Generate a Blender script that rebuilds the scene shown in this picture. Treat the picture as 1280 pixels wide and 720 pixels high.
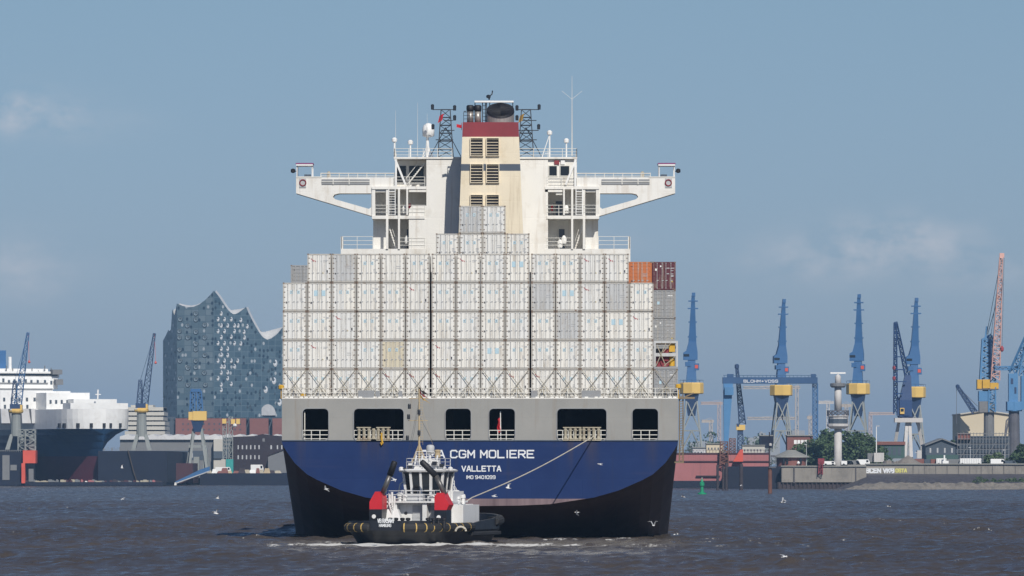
import bpy, math, random
import numpy as np
from mathutils import Vector, Matrix

R = math.radians
rnd = random.Random(7)
sc = bpy.context.scene
for o in list(bpy.data.objects):
    bpy.data.objects.remove(o)

# ------------------------------------------------------------------ camera, sky, sun, exposure
F, HX, HY, CH = 8600.0, 640.0, 585.5, 7.2      # focal length in photo pixels, horizon, eye height above the river
cam_d = bpy.data.cameras.new('camera')
cam = bpy.data.objects.new('camera', cam_d)
sc.collection.objects.link(cam)
cam.location = (0, 0, CH)
cam.rotation_euler = (R(90), 0, 0)
cam_d.sensor_width = 36
cam_d.lens = 36 * F / 1280
cam_d.shift_y = (HY - 360) / 1280
cam_d.clip_start = 1
cam_d.clip_end = 60000
sc.camera = cam

SUN_DIR = Vector((0.27, -1.0, 0.86)).normalized()           # towards the sun
sun_d = bpy.data.lights.new('sun', 'SUN')
sun = bpy.data.objects.new('sun', sun_d)
sc.collection.objects.link(sun)
sun.rotation_euler = SUN_DIR.to_track_quat('Z', 'Y').to_euler()
sun_d.energy = 4.2
sun_d.angle = R(0.5)
sun_d.color = (1.0, 0.95, 0.87)

world = bpy.data.worlds.new('World')
sc.world = world
world.use_nodes = True
wt = world.node_tree
wt.nodes.clear()
w_out = wt.nodes.new('ShaderNodeOutputWorld')
w_bg = wt.nodes.new('ShaderNodeBackground')
w_bg.inputs[1].default_value = 0.10
sky = wt.nodes.new('ShaderNodeTexSky')
sky.sky_type = 'NISHITA'
sky.sun_disc = False
sky.sun_elevation = math.asin(SUN_DIR.z)
sky.sun_rotation = math.atan2(SUN_DIR.x, SUN_DIR.y)
sky.altitude = 0
sky.air_density = 1.0
sky.dust_density = 0.3
sky.ozone_density = 3.0
SKY_TINT = (0.42, 0.49, 0.615)          # overhead
SKY_LOW = (0.35, 0.445, 0.755)           # towards the horizon
w_mul = wt.nodes.new('ShaderNodeMix'); w_mul.data_type = 'RGBA'; w_mul.blend_type = 'MULTIPLY'
w_mul.inputs[0].default_value = 1.0
w_tc = wt.nodes.new('ShaderNodeTexCoord')
w_sep = wt.nodes.new('ShaderNodeSeparateXYZ')
wt.links.new(w_tc.outputs['Generated'], w_sep.inputs[0])
w_el = wt.nodes.new('ShaderNodeMapRange'); w_el.inputs[1].default_value = 0.0; w_el.inputs[2].default_value = 0.075
wt.links.new(w_sep.outputs[2], w_el.inputs[0])
w_tint = wt.nodes.new('ShaderNodeMix'); w_tint.data_type = 'RGBA'
w_tint.inputs[6].default_value = (*SKY_LOW, 1); w_tint.inputs[7].default_value = (*SKY_TINT, 1)
wt.links.new(w_el.outputs[0], w_tint.inputs[0]); wt.links.new(w_tint.outputs[2], w_mul.inputs[7])
wt.links.new(sky.outputs[0], w_mul.inputs[6])
# thin fair-weather clouds: soft patches in fixed compass directions, broken up by noise
def wmath(op, a, b=None, clamp=False):
    n = wt.nodes.new('ShaderNodeMath'); n.operation = op; n.use_clamp = clamp
    for i, v in enumerate((a, b)):
        if v is None: continue
        if isinstance(v, (int, float)): n.inputs[i].default_value = v
        else: wt.links.new(v, n.inputs[i])
    return n.outputs[0]
w_map = wt.nodes.new('ShaderNodeMapping'); w_map.inputs['Scale'].default_value = (120, 120, 210)
wt.links.new(w_tc.outputs['Generated'], w_map.inputs[0])
w_noise = wt.nodes.new('ShaderNodeTexNoise'); w_noise.inputs['Scale'].default_value = 1.0
w_noise.inputs['Detail'].default_value = 5
w_noise.inputs['Roughness'].default_value = 0.55
wt.links.new(w_map.outputs[0], w_noise.inputs['Vector'])
cloud = None
for (az, el, sx, sz, amt) in ((-0.0735, 0.0520, 0.0085, 0.0028, 1.0), (-0.0650, 0.0500, 0.0090, 0.0022, .35), (0.0560, 0.0335, 0.0095, 0.0028, .95), (0.0470, 0.0305, 0.0110, 0.0030, .75), (-0.0720, 0.0290, 0.0080, 0.0045, .5), (0.0095, 0.0330, 0.012, 0.0025, .22), (0.0680, 0.0290, 0.0080, 0.0026, .45)):
    dx = wmath('DIVIDE', wmath('SUBTRACT', w_sep.outputs[0], az), sx)
    dz = wmath('DIVIDE', wmath('SUBTRACT', w_sep.outputs[2], el), sz)
    r2 = wmath('ADD', wmath('MULTIPLY', dx, dx), wmath('MULTIPLY', dz, dz))
    g = wmath('MULTIPLY', wmath('EXPONENT', wmath('MULTIPLY', r2, -0.9)), amt)
    cloud = g if cloud is None else wmath('ADD', cloud, g)
w_nz = wmath('MULTIPLY', wmath('SUBTRACT', w_noise.outputs[0], 0.36), 3.2, clamp=True)
w_fac = wmath('MULTIPLY', wmath('MULTIPLY', cloud, w_nz), 0.62, clamp=True)
w_mix = wt.nodes.new('ShaderNodeMix'); w_mix.data_type = 'RGBA'
wt.links.new(w_fac, w_mix.inputs[0])
wt.links.new(w_mul.outputs[2], w_mix.inputs[6])
w_mix.inputs[7].default_value = (6.5, 6.3, 6.6, 1)
wt.links.new(w_mix.outputs[2], w_bg.inputs[0])
wt.links.new(w_bg.outputs[0], w_out.inputs[0])

sc.view_settings.view_transform = 'Standard'
sc.view_settings.look = 'None'
sc.view_settings.exposure = 0.0
sc.view_settings.gamma = 1.0
sc.view_settings.use_curve_mapping = False
sc.cycles.max_bounces = 6
sc.cycles.volume_bounces = 0
HAZE_DENSITY = 0.000052
HAZE_COLOR = (0.39, 0.66, 1.0)

# ------------------------------------------------------------------ helpers
def W(px, py, Y):
    """the point at distance Y that the photograph shows at pixel (px, py)"""
    return Vector(((px - HX) * Y / F, Y, CH + (HY - py) * Y / F))

def tag(o, label=None, cat=None, group=None, kind=None):
    if label: o['label'] = label
    if cat: o['category'] = cat
    if group: o['group'] = group
    if kind: o['kind'] = kind
    return o

def thing(name, label, cat, loc=(0, 0, 0), group=None):
    o = bpy.data.objects.new(name, None)
    o.empty_display_size = 0.5
    sc.collection.objects.link(o)
    o.location = loc
    return tag(o, label, cat, group)

def origin_of(o):
    v = Vector((0, 0, 0))
    while o:
        v += o.location
        o = o.parent
    return v

def children(o):
    return [c for c in bpy.data.objects if c.parent == o]

def copy_tree(o, parent=None):
    kids = list(o.children)
    c = o.copy()
    sc.collection.objects.link(c)
    c.parent = parent
    for k in kids:
        copy_tree(k, c)
    return c

class MB:
    """collects shapes for one mesh object; coordinates are world coordinates until build()"""
    def __init__(s): s.v, s.f, s.m, s.cur = [], [], [], 0
    def quad(s, a, b, c, d):
        n = len(s.v); s.v += [tuple(a), tuple(b), tuple(c), tuple(d)]; s.f.append((n, n+1, n+2, n+3)); s.m.append(s.cur)
    def tri(s, a, b, c):
        n = len(s.v); s.v += [tuple(a), tuple(b), tuple(c)]; s.f.append((n, n+1, n+2)); s.m.append(s.cur)
    def face(s, idx): s.f.append(tuple(idx)); s.m.append(s.cur)
    def box(s, x0, x1, y0, y1, z0, z1):
        n = len(s.v)
        s.v += [(x0,y0,z0),(x1,y0,z0),(x1,y1,z0),(x0,y1,z0),(x0,y0,z1),(x1,y0,z1),(x1,y1,z1),(x0,y1,z1)]
        for q in ((0,3,2,1),(4,5,6,7),(0,1,5,4),(1,2,6,5),(2,3,7,6),(3,0,4,7)):
            s.face([n+i for i in q])
        return s
    def frustum(s, x0, x1, y0, y1, z0, X0, X1, Y0, Y1, z1):
        n = len(s.v)
        s.v += [(x0,y0,z0),(x1,y0,z0),(x1,y1,z0),(x0,y1,z0),(X0,Y0,z1),(X1,Y0,z1),(X1,Y1,z1),(X0,Y1,z1)]
        for q in ((0,3,2,1),(4,5,6,7),(0,1,5,4),(1,2,6,5),(2,3,7,6),(3,0,4,7)):
            s.face([n+i for i in q])
        return s
    def tube(s, pts, r, n=6, cap=True):
        pts = [Vector(p) for p in pts]
        rr = r if isinstance(r, (list, tuple)) else [r] * len(pts)
        base = len(s.v)
        for i, p in enumerate(pts):
            d = (pts[min(i+1, len(pts)-1)] - pts[max(i-1, 0)]).normalized()
            u = d.cross(Vector((0, 0, 1)) if abs(d.z) < .9 else Vector((0, 1, 0))).normalized()
            w = d.cross(u)
            for k in range(n):
                a = 2 * math.pi * (k + .5) / n
                s.v.append(tuple(p + u * math.cos(a) * rr[i] + w * math.sin(a) * rr[i]))
        for i in range(len(pts) - 1):
            for k in range(n):
                k2 = (k + 1) % n
                s.face((base+i*n+k, base+i*n+k2, base+(i+1)*n+k2, base+(i+1)*n+k))
        if cap:
            s.face([base + k for k in range(n)][::-1])
            s.face([base + (len(pts)-1)*n + k for k in range(n)])
        return s
    def bar(s, a, b, w): return s.tube([a, b], w * .7071, 4)
    def lathe(s, c, prof, n=16):
        """prof: (radius, z) pairs, revolved about the vertical through c"""
        base = len(s.v)
        for (r, z) in prof:
            for k in range(n):
                a = 2 * math.pi * k / n
                s.v.append((c[0] + r * math.cos(a), c[1] + r * math.sin(a), c[2] + z))
        for i in range(len(prof) - 1):
            for k in range(n):
                k2 = (k + 1) % n
                s.face((base+i*n+k, base+i*n+k2, base+(i+1)*n+k2, base+(i+1)*n+k))
        s.face([base + k for k in range(n)][::-1])
        s.face([base + (len(prof)-1)*n + k for k in range(n)])
        return s
    def prism(s, pts, y0, y1):
        """polygon given in (x, z), extruded from y0 to y1"""
        n = len(s.v); k = len(pts)
        s.v += [(p[0], y0, p[1]) for p in pts] + [(p[0], y1, p[1]) for p in pts]
        s.face([n + i for i in range(k)]); s.face([n + k + i for i in range(k)][::-1])
        for i in range(k):
            j = (i + 1) % k
            s.face((n+i, n+k+i, n+k+j, n+j))
        return s
    def lattice(s, p, q, w0, w1, bays, t, faces=4):
        """four-chord lattice boom from p to q, w0 wide at p and w1 wide at q"""
        p, q = Vector(p), Vector(q)
        d = (q - p).normalized()
        u = d.cross(Vector((0, 1, 0)) if abs(d.y) < .8 else Vector((1, 0, 0))).normalized()
        w = d.cross(u)
        sg = ((-1, -1), (1, -1), (1, 1), (-1, 1))
        ring = []
        for i in range(bays + 1):
            k = i / bays; c = p.lerp(q, k); h = (w0 + (w1 - w0) * k) / 2
            ring.append([c + u * a * h + w * b * h for a, b in sg])
        for j in range(4):
            s.bar(ring[0][j], ring[-1][j], t)
        for i in range(bays):
            for j in range(4):
                j2 = (j + 1) % 4
                if (i + j) % 2: s.bar(ring[i][j], ring[i+1][j2], t * .7)
                else: s.bar(ring[i][j2], ring[i+1][j], t * .7)
                s.bar(ring[i+1][j], ring[i+1][j2], t * .6)
        return s
    def grid(s, fn, nu, nv):
        base = len(s.v)
        for i in range(nu + 1):
            for j in range(nv + 1):
                s.v.append(tuple(fn(i / nu, j / nv)))
        for i in range(nu):
            for j in range(nv):
                a = base + i * (nv + 1) + j
                s.face((a, a + 1, a + nv + 2, a + nv + 1))
        return s
    def plate(s, outline, holes, y0, y1, res=3):
        """flat plate in the x-z plane with holes cut through, between depths y0 and y1"""
        cu = bpy.data.curves.new('t', 'CURVE'); cu.dimensions = '2D'; cu.fill_mode = 'BOTH'; cu.extrude = abs(y1 - y0) / 2
        for poly in [outline] + list(holes):
            sp = cu.splines.new('POLY'); sp.points.add(len(poly) - 1); sp.use_cyclic_u = True
            for pt, (x, z) in zip(sp.points, poly): pt.co = (x, z, 0, 1)
        ob = bpy.data.objects.new('t', cu)
        me = bpy.data.meshes.new_from_object(ob)
        n = len(s.v); ym = (y0 + y1) / 2
        s.v += [(v.co.x, ym - v.co.z, v.co.y) for v in me.vertices]
        for p in me.polygons: s.face([n + i for i in p.vertices])
        bpy.data.objects.remove(ob); bpy.data.curves.remove(cu); bpy.data.meshes.remove(me)
        return s
    def build(s, name, mat, parent=None, loc=None, smooth=False):
        o0 = origin_of(parent) if parent else Vector(loc if loc is not None else (0, 0, 0))
        me = bpy.data.meshes.new(name)
        me.from_pydata([(x - o0.x, y - o0.y, z - o0.z) for x, y, z in s.v], [], s.f)
        for m in (mat if isinstance(mat, (list, tuple)) else [mat]): me.materials.append(m)
        if any(s.m): me.polygons.foreach_set('material_index', s.m)
        if smooth: me.polygons.foreach_set('use_smooth', [True] * len(me.polygons))
        me.update()
        ob = bpy.data.objects.new(name, me)
        sc.collection.objects.link(ob)
        if parent: ob.parent = parent
        else: ob.location = o0
        return ob

def rrect(x0, x1, z0, z1, r, n=4):
    out = []
    for cx, cz, a0 in ((x1-r, z0+r, -90), (x1-r, z1-r, 0), (x0+r, z1-r, 90), (x0+r, z0+r, 180)):
        for k in range(n + 1):
            a = R(a0 + 90 * k / n)
            out.append((cx + r * math.cos(a), cz + r * math.sin(a)))
    return out

def lettering(name, text, width, height, centre, mat, parent, bold=0.0, depth=0.02):
    """words standing in the x-z plane facing the camera side (-y)"""
    cu = bpy.data.curves.new('t', 'FONT'); cu.body = text; cu.size = 1; cu.offset = bold; cu.extrude = 0.0; cu.space_character = 1.06
    ob = bpy.data.objects.new('t', cu)
    me = bpy.data.meshes.new_from_object(ob)
    co = np.array([v.co[:] for v in me.vertices])
    lo, hi = co.min(0), co.max(0)
    sx, sz = width / (hi[0] - lo[0]), height / (hi[1] - lo[1])
    mb = MB()
    o0 = origin_of(parent)
    c = Vector(centre)
    mb.v = [(c.x + (x - (lo[0]+hi[0])/2) * sx, c.y, c.z + (y - (lo[1]+hi[1])/2) * sz) for x, y, z in co]
    for p in me.polygons: mb.face(list(p.vertices))
    bpy.data.objects.remove(ob); bpy.data.curves.remove(cu); bpy.data.meshes.remove(me)
    return mb.build(name, mat, parent)

# plain painted sign letters drawn as thick strokes with clipped corners (x 0..4, z 0..6)
_C = [(4, 5), (3.2, 6), (.8, 6), (0, 5.2), (0, .8), (.8, 0), (3.2, 0), (4, 1)]
_O = [(.8, 0), (0, .8), (0, 5.2), (.8, 6), (3.2, 6), (4, 5.2), (4, .8), (3.2, 0), (.8, 0)]
STROKES = {'A': [[(0, 0), (1.7, 6), (2.3, 6), (4, 0)], [(.7, 1.9), (3.3, 1.9)]], 'B': [[(0, 0), (0, 6), (3, 6), (3.8, 5.3), (3.8, 3.8), (3, 3.1), (0, 3.1)], [(3, 3.1), (4, 2.4), (4, .8), (3.2, 0), (0, 0)]],
 'C': [_C], 'E': [[(4, 6), (0, 6), (0, 0), (4, 0)], [(0, 3.1), (3.3, 3.1)]], 'G': [_C[:-1] + [(4, .8), (4, 2.9), (2.3, 2.9)]], 'H': [[(0, 0), (0, 6)], [(4, 0), (4, 6)], [(0, 3), (4, 3)]],
 'I': [[(.4, 0), (.4, 6)]], 'K': [[(0, 0), (0, 6)], [(4, 6), (0, 2.6)], [(1.4, 3.7), (4, 0)]], 'L': [[(0, 6), (0, 0), (3.8, 0)]], 'M': [[(0, 0), (0, 6), (2, 2.2), (4, 6), (4, 0)]], 'N': [[(0, 0), (0, 6), (4, 0), (4, 6)]],
 'O': [_O], 'P': [[(0, 0), (0, 6), (3.2, 6), (4, 5.2), (4, 3.6), (3.2, 2.8), (0, 2.8)]], 'R': [[(0, 0), (0, 6), (3.2, 6), (4, 5.2), (4, 3.7), (3.2, 2.9), (0, 2.9)], [(2, 2.9), (4, 0)]],
 'S': [[(4, 5), (3.2, 6), (.8, 6), (0, 5.2), (0, 3.9), (.8, 3.1), (3.2, 3), (4, 2.2), (4, .8), (3.2, 0), (.8, 0), (0, 1)]], 'T': [[(0, 6), (4, 6)], [(2, 6), (2, 0)]], 'U': [[(0, 6), (0, .8), (.8, 0), (3.2, 0), (4, .8), (4, 6)]],
 'V': [[(0, 6), (2, 0), (4, 6)]], '0': [_O], '1': [[(.6, 5), (1.6, 6), (1.6, 0)]], '4': [[(3, 0), (3, 6), (0, 1.8), (4, 1.8)]], '9': [[(4, 3), (.8, 3), (0, 3.8), (0, 5.2), (.8, 6), (3.2, 6), (4, 5.2), (4, .8), (3.2, 0), (.4, 0)]],
 '+': [[(.4, 3), (3.6, 3)], [(2, 1.2), (2, 4.8)]]}
def block_letters(name, text, width, height, centre, mat, parent, weight=.18):
    adv, x = [], 0.0
    for ch in text:
        adv.append(x); x += {' ': 2.6, 'I': 2.2, '1': 3.4}.get(ch, 5.5)
    tot = x - 1.5
    mb = MB(); c = Vector(centre); sx, sz = width / tot, height / 6.0
    lw = height * weight / 2
    k = 0
    for ch, a in zip(text, adv):
        for st in STROKES.get(ch, []):
            pts = [((a + p[0]) * sx - width / 2, p[1] * (height - 2 * lw) / 6.0 - height / 2 + lw) for p in st]
            for (p, q) in zip(pts, pts[1:]):
                d = Vector((q[0] - p[0], q[1] - p[1])); d.normalize(); e = d * lw * .82; n = Vector((-d.y, d.x)) * lw
                y = c.y - .0008 * (k % 9); k += 1
                P = lambda u: (c.x + u.x, y, c.z + u.y)
                p2, q2 = Vector(p) - e, Vector(q) + e
                mb.quad(P(p2 - n), P(q2 - n), P(q2 + n), P(p2 + n))
    return mb.build(name, mat, parent)

# ------------------------------------------------------------------ materials
def new_mat(name):
    m = bpy.data.materials.new(name); m.use_nodes = True
    return m, m.node_tree, m.node_tree.nodes['Principled BSDF']

def N(t, kind, **kw):
    n = t.nodes.new('ShaderNode' + kind)
    for k, v in kw.items():
        if k in n.inputs: n.inputs[k].default_value = v
        else: setattr(n, k, v)
    return n

def mixc(t, fac, a, b, blend='MIX'):
    n = t.nodes.new('ShaderNodeMix'); n.data_type = 'RGBA'; n.blend_type = blend
    for i, v in ((0, fac), (6, a), (7, b)):
        if isinstance(v, (int, float)): n.inputs[i].default_value = v
        elif isinstance(v, tuple): n.inputs[i].default_value = (*v, 1) if len(v) == 3 else v
        else: t.links.new(v, n.inputs[i])
    return n.outputs[2]

def ramp(t, src, a, b):
    n = N(t, 'MapRange'); n.inputs[1].default_value = a; n.inputs[2].default_value = b
    t.links.new(src, n.inputs[0])
    return n.outputs[0]

def paint(name, rgb, rough=.5, var=.12, scale=.6, dirt=None, dirt_amt=.5, streak=None, streak_amt=.5, metal=0.0, rand=0.0, dirt_scale=.35, bump=0.0, plates=None):
    """painted or weathered surface: blotchy tone, dirt patches, rain streaks running down"""
    m, t, b = new_mat(name)
    tc = N(t, 'TexCoord')
    n1 = N(t, 'TexNoise', Scale=scale, Detail=5.0, Roughness=.6)
    t.links.new(tc.outputs['Object'], n1.inputs['Vector'])
    c = mixc(t, ramp(t, n1.outputs[0], .3, .7), tuple(x * (1 - var) for x in rgb), tuple(min(1, x * (1 + var)) for x in rgb))
    if dirt:
        n2 = N(t, 'TexNoise', Scale=dirt_scale, Detail=8.0, Roughness=.7)
        t.links.new(tc.outputs['Object'], n2.inputs['Vector'])
        f = N(t, 'Math', operation='MULTIPLY'); t.links.new(ramp(t, n2.outputs[0], .52, .72), f.inputs[0]); f.inputs[1].default_value = dirt_amt
        c = mixc(t, f.outputs[0], c, dirt)
    if streak:
        mp = N(t, 'Mapping'); mp.inputs['Scale'].default_value = (1.6, 1.6, .09)
        t.links.new(tc.outputs['Object'], mp.inputs[0])
        n3 = N(t, 'TexNoise', Scale=1.0, Detail=4.0, Roughness=.6)
        t.links.new(mp.outputs[0], n3.inputs['Vector'])
        f = N(t, 'Math', operation='MULTIPLY'); t.links.new(ramp(t, n3.outputs[0], .54, .74), f.inputs[0]); f.inputs[1].default_value = streak_amt
        c = mixc(t, f.outputs[0], c, streak)
    if rand:
        oi = N(t, 'ObjectInfo')
        hv = N(t, 'MapRange'); hv.inputs[3].default_value = 1 - rand; hv.inputs[4].default_value = 1.0
        t.links.new(oi.outputs['Random'], hv.inputs[0])
        h = N(t, 'HueSaturation'); t.links.new(hv.outputs[0], h.inputs['Value']); t.links.new(c, h.inputs['Color'])
        c = h.outputs[0]
    t.links.new(c, b.inputs['Base Color'])
    b.inputs['Roughness'].default_value = rough
    b.inputs['Metallic'].default_value = metal
    if plates:
        mq = N(t, 'Mapping'); mq.inputs['Rotation'].default_value = (R(90), 0, 0); t.links.new(tc.outputs['Object'], mq.inputs[0])
        bk = N(t, 'TexBrick', Scale=1.0); bk.inputs['Brick Width'].default_value = plates[0]; bk.inputs['Row Height'].default_value = plates[1]; bk.inputs['Mortar Size'].default_value = .035; bk.inputs['Mortar Smooth'].default_value = .6
        t.links.new(mq.outputs[0], bk.inputs['Vector'])
        hh = N(t, 'Math', operation='SUBTRACT'); t.links.new(n1.outputs[0], hh.inputs[0]); t.links.new(bk.outputs['Fac'], hh.inputs[1])
        bq = N(t, 'Bump', Strength=.3, Distance=.04); t.links.new(hh.outputs[0], bq.inputs['Height']); t.links.new(bq.outputs[0], b.inputs['Normal'])
    if bump:
        bp = N(t, 'Bump', Strength=bump, Distance=.05); t.links.new(n1.outputs[0], bp.inputs['Height']); t.links.new(bp.outputs[0], b.inputs['Normal'])
    return m

RUST = (.16, .075, .035)
M = {}
M['white_ship'] = paint('white_ship_paint', (.76, .745, .70), .45, .04, .3, (.48, .42, .33), .5, (.42, .34, .25), .55, plates=(6.0, 2.9))
M['rail'] = paint('rail_paint', (.66, .65, .60), .5, .08)
M['cream'] = paint('cream_paint', (.72, .635, .48), .5, .06, .3, (.52, .42, .27), .5, (.40, .31, .20), .7, plates=(4.5, 2.6))
M['maroon'] = paint('maroon_paint', (.22, .025, .035), .5, .1)
M['slate'] = paint('slate_paint', (.065, .085, .115), .5, .1)
M['steel'] = paint('stack_steel', (.36, .33, .30), .4, .15, .8, (.12, .10, .09), .6, metal=.5)
M['soot'] = paint('soot_black', (.010, .010, .013), .6, .2)
M['mast_black'] = paint('mast_black', (.016, .02, .028), .5, .1)
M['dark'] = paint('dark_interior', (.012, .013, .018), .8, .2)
M['glass'] = paint('dark_glass', (.012, .016, .022), .08, .1)
M['grey_deck'] = paint('grey_deck_paint', (.26, .27, .28), .6, .1, .6, RUST, .35)
M['beige'] = paint('beige_gear', (.40, .36, .27), .6, .15, 1.2, RUST, .8, dirt_scale=1.5)
M['lash'] = paint('lashing_rod_steel', (.30, .27, .20), .6, .2, 1.0, RUST, .7)
M['red'] = paint('signal_red', (.55, .02, .03), .45, .08)
M['yellow'] = paint('machine_yellow', (.60, .35, .03), .5, .1)
M['navy'] = paint('navy_paint', (.012, .022, .055), .5, .2, .15, (.03, .03, .04), .5)
M['blackhull'] = paint('tug_hull_black', (.010, .012, .018), .45, .3, .8, (.03, .03, .035), .6)
M['rubber'] = paint('rubber', (.018, .018, .019), .75, .25, 2)
M['white'] = paint('white_paint', (.80, .80, .78), .45, .04, .5, (.52, .48, .42), .4)
M['text'] = paint('letter_white', (.70, .72, .74), .6, .06)
M['rope'] = paint('rope', (.50, .46, .38), .8, .2, 3)
M['tan'] = paint('tan_mast', (.42, .33, .20), .6, .12)
M['seam'] = paint('door_gasket', (.13, .135, .14), .6, .1)
M['crane_blue'] = paint('crane_blue', (.035, .120, .28), .5, .12, .12)
M['crane_light'] = paint('crane_light_blue', (.075, .21, .40), .5, .12, .12)
M['crane_navy'] = paint('crane_dark_blue', (.022, .05, .12), .5, .15, .12)
M['crane_yellow'] = paint('crane_yellow', (.70, .47, .13), .5, .08, .1)
M['crane_grey'] = paint('crane_grey_green', (.25, .27, .26), .6, .12, .1)
M['crane_red'] = paint('crane_red_white', (.62, .36, .30), .6, .15, .15)
M['far_pink'] = paint('distant_crane_pink', (.46, .37, .34), .6, .1)
M['crane_gantry'] = paint('gantry_blue', (.028, .080, .185), .5, .12, .12)
M['crane_dark'] = paint('crane_deep_blue', (.016, .050, .145), .5, .15, .12)
M['crane_beige'] = paint('crane_beige', (.44, .39, .34), .6, .1)
M['dock_red'] = paint('faded_red_dock', (.36, .13, .13), .7, .12, .08, (.24, .10, .09), .7, (.17, .08, .08), .6, dirt_scale=.06)
M['dock_dark'] = paint('dock_navy', (.003, .008, .026), .8, .25, .08, (.014, .015, .024), .5)
M['dock_maroon'] = paint('dock_maroon', (.055, .018, .026), .7, .2, .1)
M['orange_red'] = paint('orange_red', (.60, .085, .05), .6, .1, .2)
M['concrete'] = paint('quay_concrete', (.25, .23, .20), .85, .15, .08, (.12, .11, .10), .7, (.10, .09, .085), .6, dirt_scale=.1)
M['concrete_dark'] = paint('dark_concrete', (.085, .08, .085), .85, .2, .1)
M['pile'] = paint('timber_pile', (.045, .035, .04), .85, .25, .3)
M['rust_pile'] = paint('rusty_pile', (.15, .065, .045), .8, .2, .3, (.07, .04, .035), .7)
M['brick'] = paint('brick_red', (.21, .085, .07), .8, .1, .1, (.14, .06, .055), .5)
M['brick_dark'] = paint('brick_dark', (.026, .016, .020), .8, .15, .1)
M['shed'] = paint('grey_shed', (.17, .175, .18), .7, .1, .08, (.12, .12, .12), .5)
M['shed_blue'] = paint('blue_shed', (.060, .080, .105), .7, .1, .1)
M['roof_white'] = paint('pale_roof', (.58, .58, .58), .6, .1, .1, (.36, .35, .33), .6)
M['roof_grey'] = paint('grey_roof', (.24, .24, .22), .7, .12, .1)
M['beige_wall'] = paint('beige_wall', (.58, .50, .36), .7, .06, .06)
M['pale_wall'] = paint('pale_wall', (.48, .46, .41), .7, .08, .06)
M['green_wall'] = paint('green_wall', (.045, .095, .085), .7, .1, .1)
M['teal'] = paint('teal', (.03, .30, .28), .6, .1)
M['tower'] = paint('tower_concrete', (.52, .50, .48), .7, .06, .1, (.34, .33, .32), .5, (.30, .28, .26), .4)
M['far'] = paint('distant_wall', (.30, .31, .32), .8, .2, .02)
M['buoy_green'] = paint('buoy_green', (.01, .26, .12), .45, .1)
M['scaff'] = paint('scaffold', (.10, .10, .115), .7, .2, .2)
M['graf_yellow'] = paint('graffiti_yellow', (.58, .55, .16), .7, .1)
M['gravel'] = paint('gravel_heap', (.19, .17, .15), .9, .15, .5)
M['bark'] = paint('bark', (.06, .045, .035), .9, .2)
M['gull_white'] = paint('feather_white', (.78, .78, .77), .7, .02)
M['gull_grey'] = paint('feather_grey', (.38, .39, .41), .7, .05)
M['gull_black'] = paint('feather_black', (.03, .03, .03), .7, .05)
M['beak'] = paint('beak_yellow', (.6, .35, .05), .5, .05)
M['sky_blue_box'] = paint('pale_blue_mark', (.40, .56, .64), .6, .1)
M['mark_red'] = paint('mark_red', (.35, .05, .06), .6, .1)
M['mark_dark'] = paint('mark_dark', (.05, .05, .06), .6, .1)
M['mark_grey'] = paint('mark_grey', (.42, .43, .44), .6, .1)
M['mark_yellow'] = paint('mark_yellow', (.55, .42, .10), .6, .1)
M['land'] = paint('land', (.11, .10, .085), .9, .2, .02)
M['sand'] = paint('foreshore', (.25, .22, .18), .95, .2, .05, (.085, .08, .085), .7, dirt_scale=.12)
M['stones'] = paint('stone_bank', (.062, .058, .068), .95, .3, .3, (.10, .095, .09), .6, dirt_scale=.2)
M['black_cloth'] = paint('flag_black', (.03, .022, .02), .9, .2)
M['gold_cloth'] = paint('flag_gold', (.40, .24, .05), .9, .2)
M['purple'] = paint('canopy_violet', (.22, .05, .16), .6, .1)

def foliage_mat(name, a, b):
    m, t, bs = new_mat(name)
    tc = N(t, 'TexCoord')
    n1 = N(t, 'TexNoise', Scale=.55, Detail=4.0)
    t.links.new(tc.outputs['Object'], n1.inputs['Vector'])
    t.links.new(mixc(t, ramp(t, n1.outputs[0], .35, .65), a, b), bs.inputs['Base Color'])
    bs.inputs['Roughness'].default_value = .7
    return m
M['leaf_dark'] = foliage_mat('leaves_dark', (.036, .072, .030), (.078, .122, .046))
M['leaf_mid'] = foliage_mat('leaves_mid', (.045, .080, .030), (.085, .125, .046))

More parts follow.
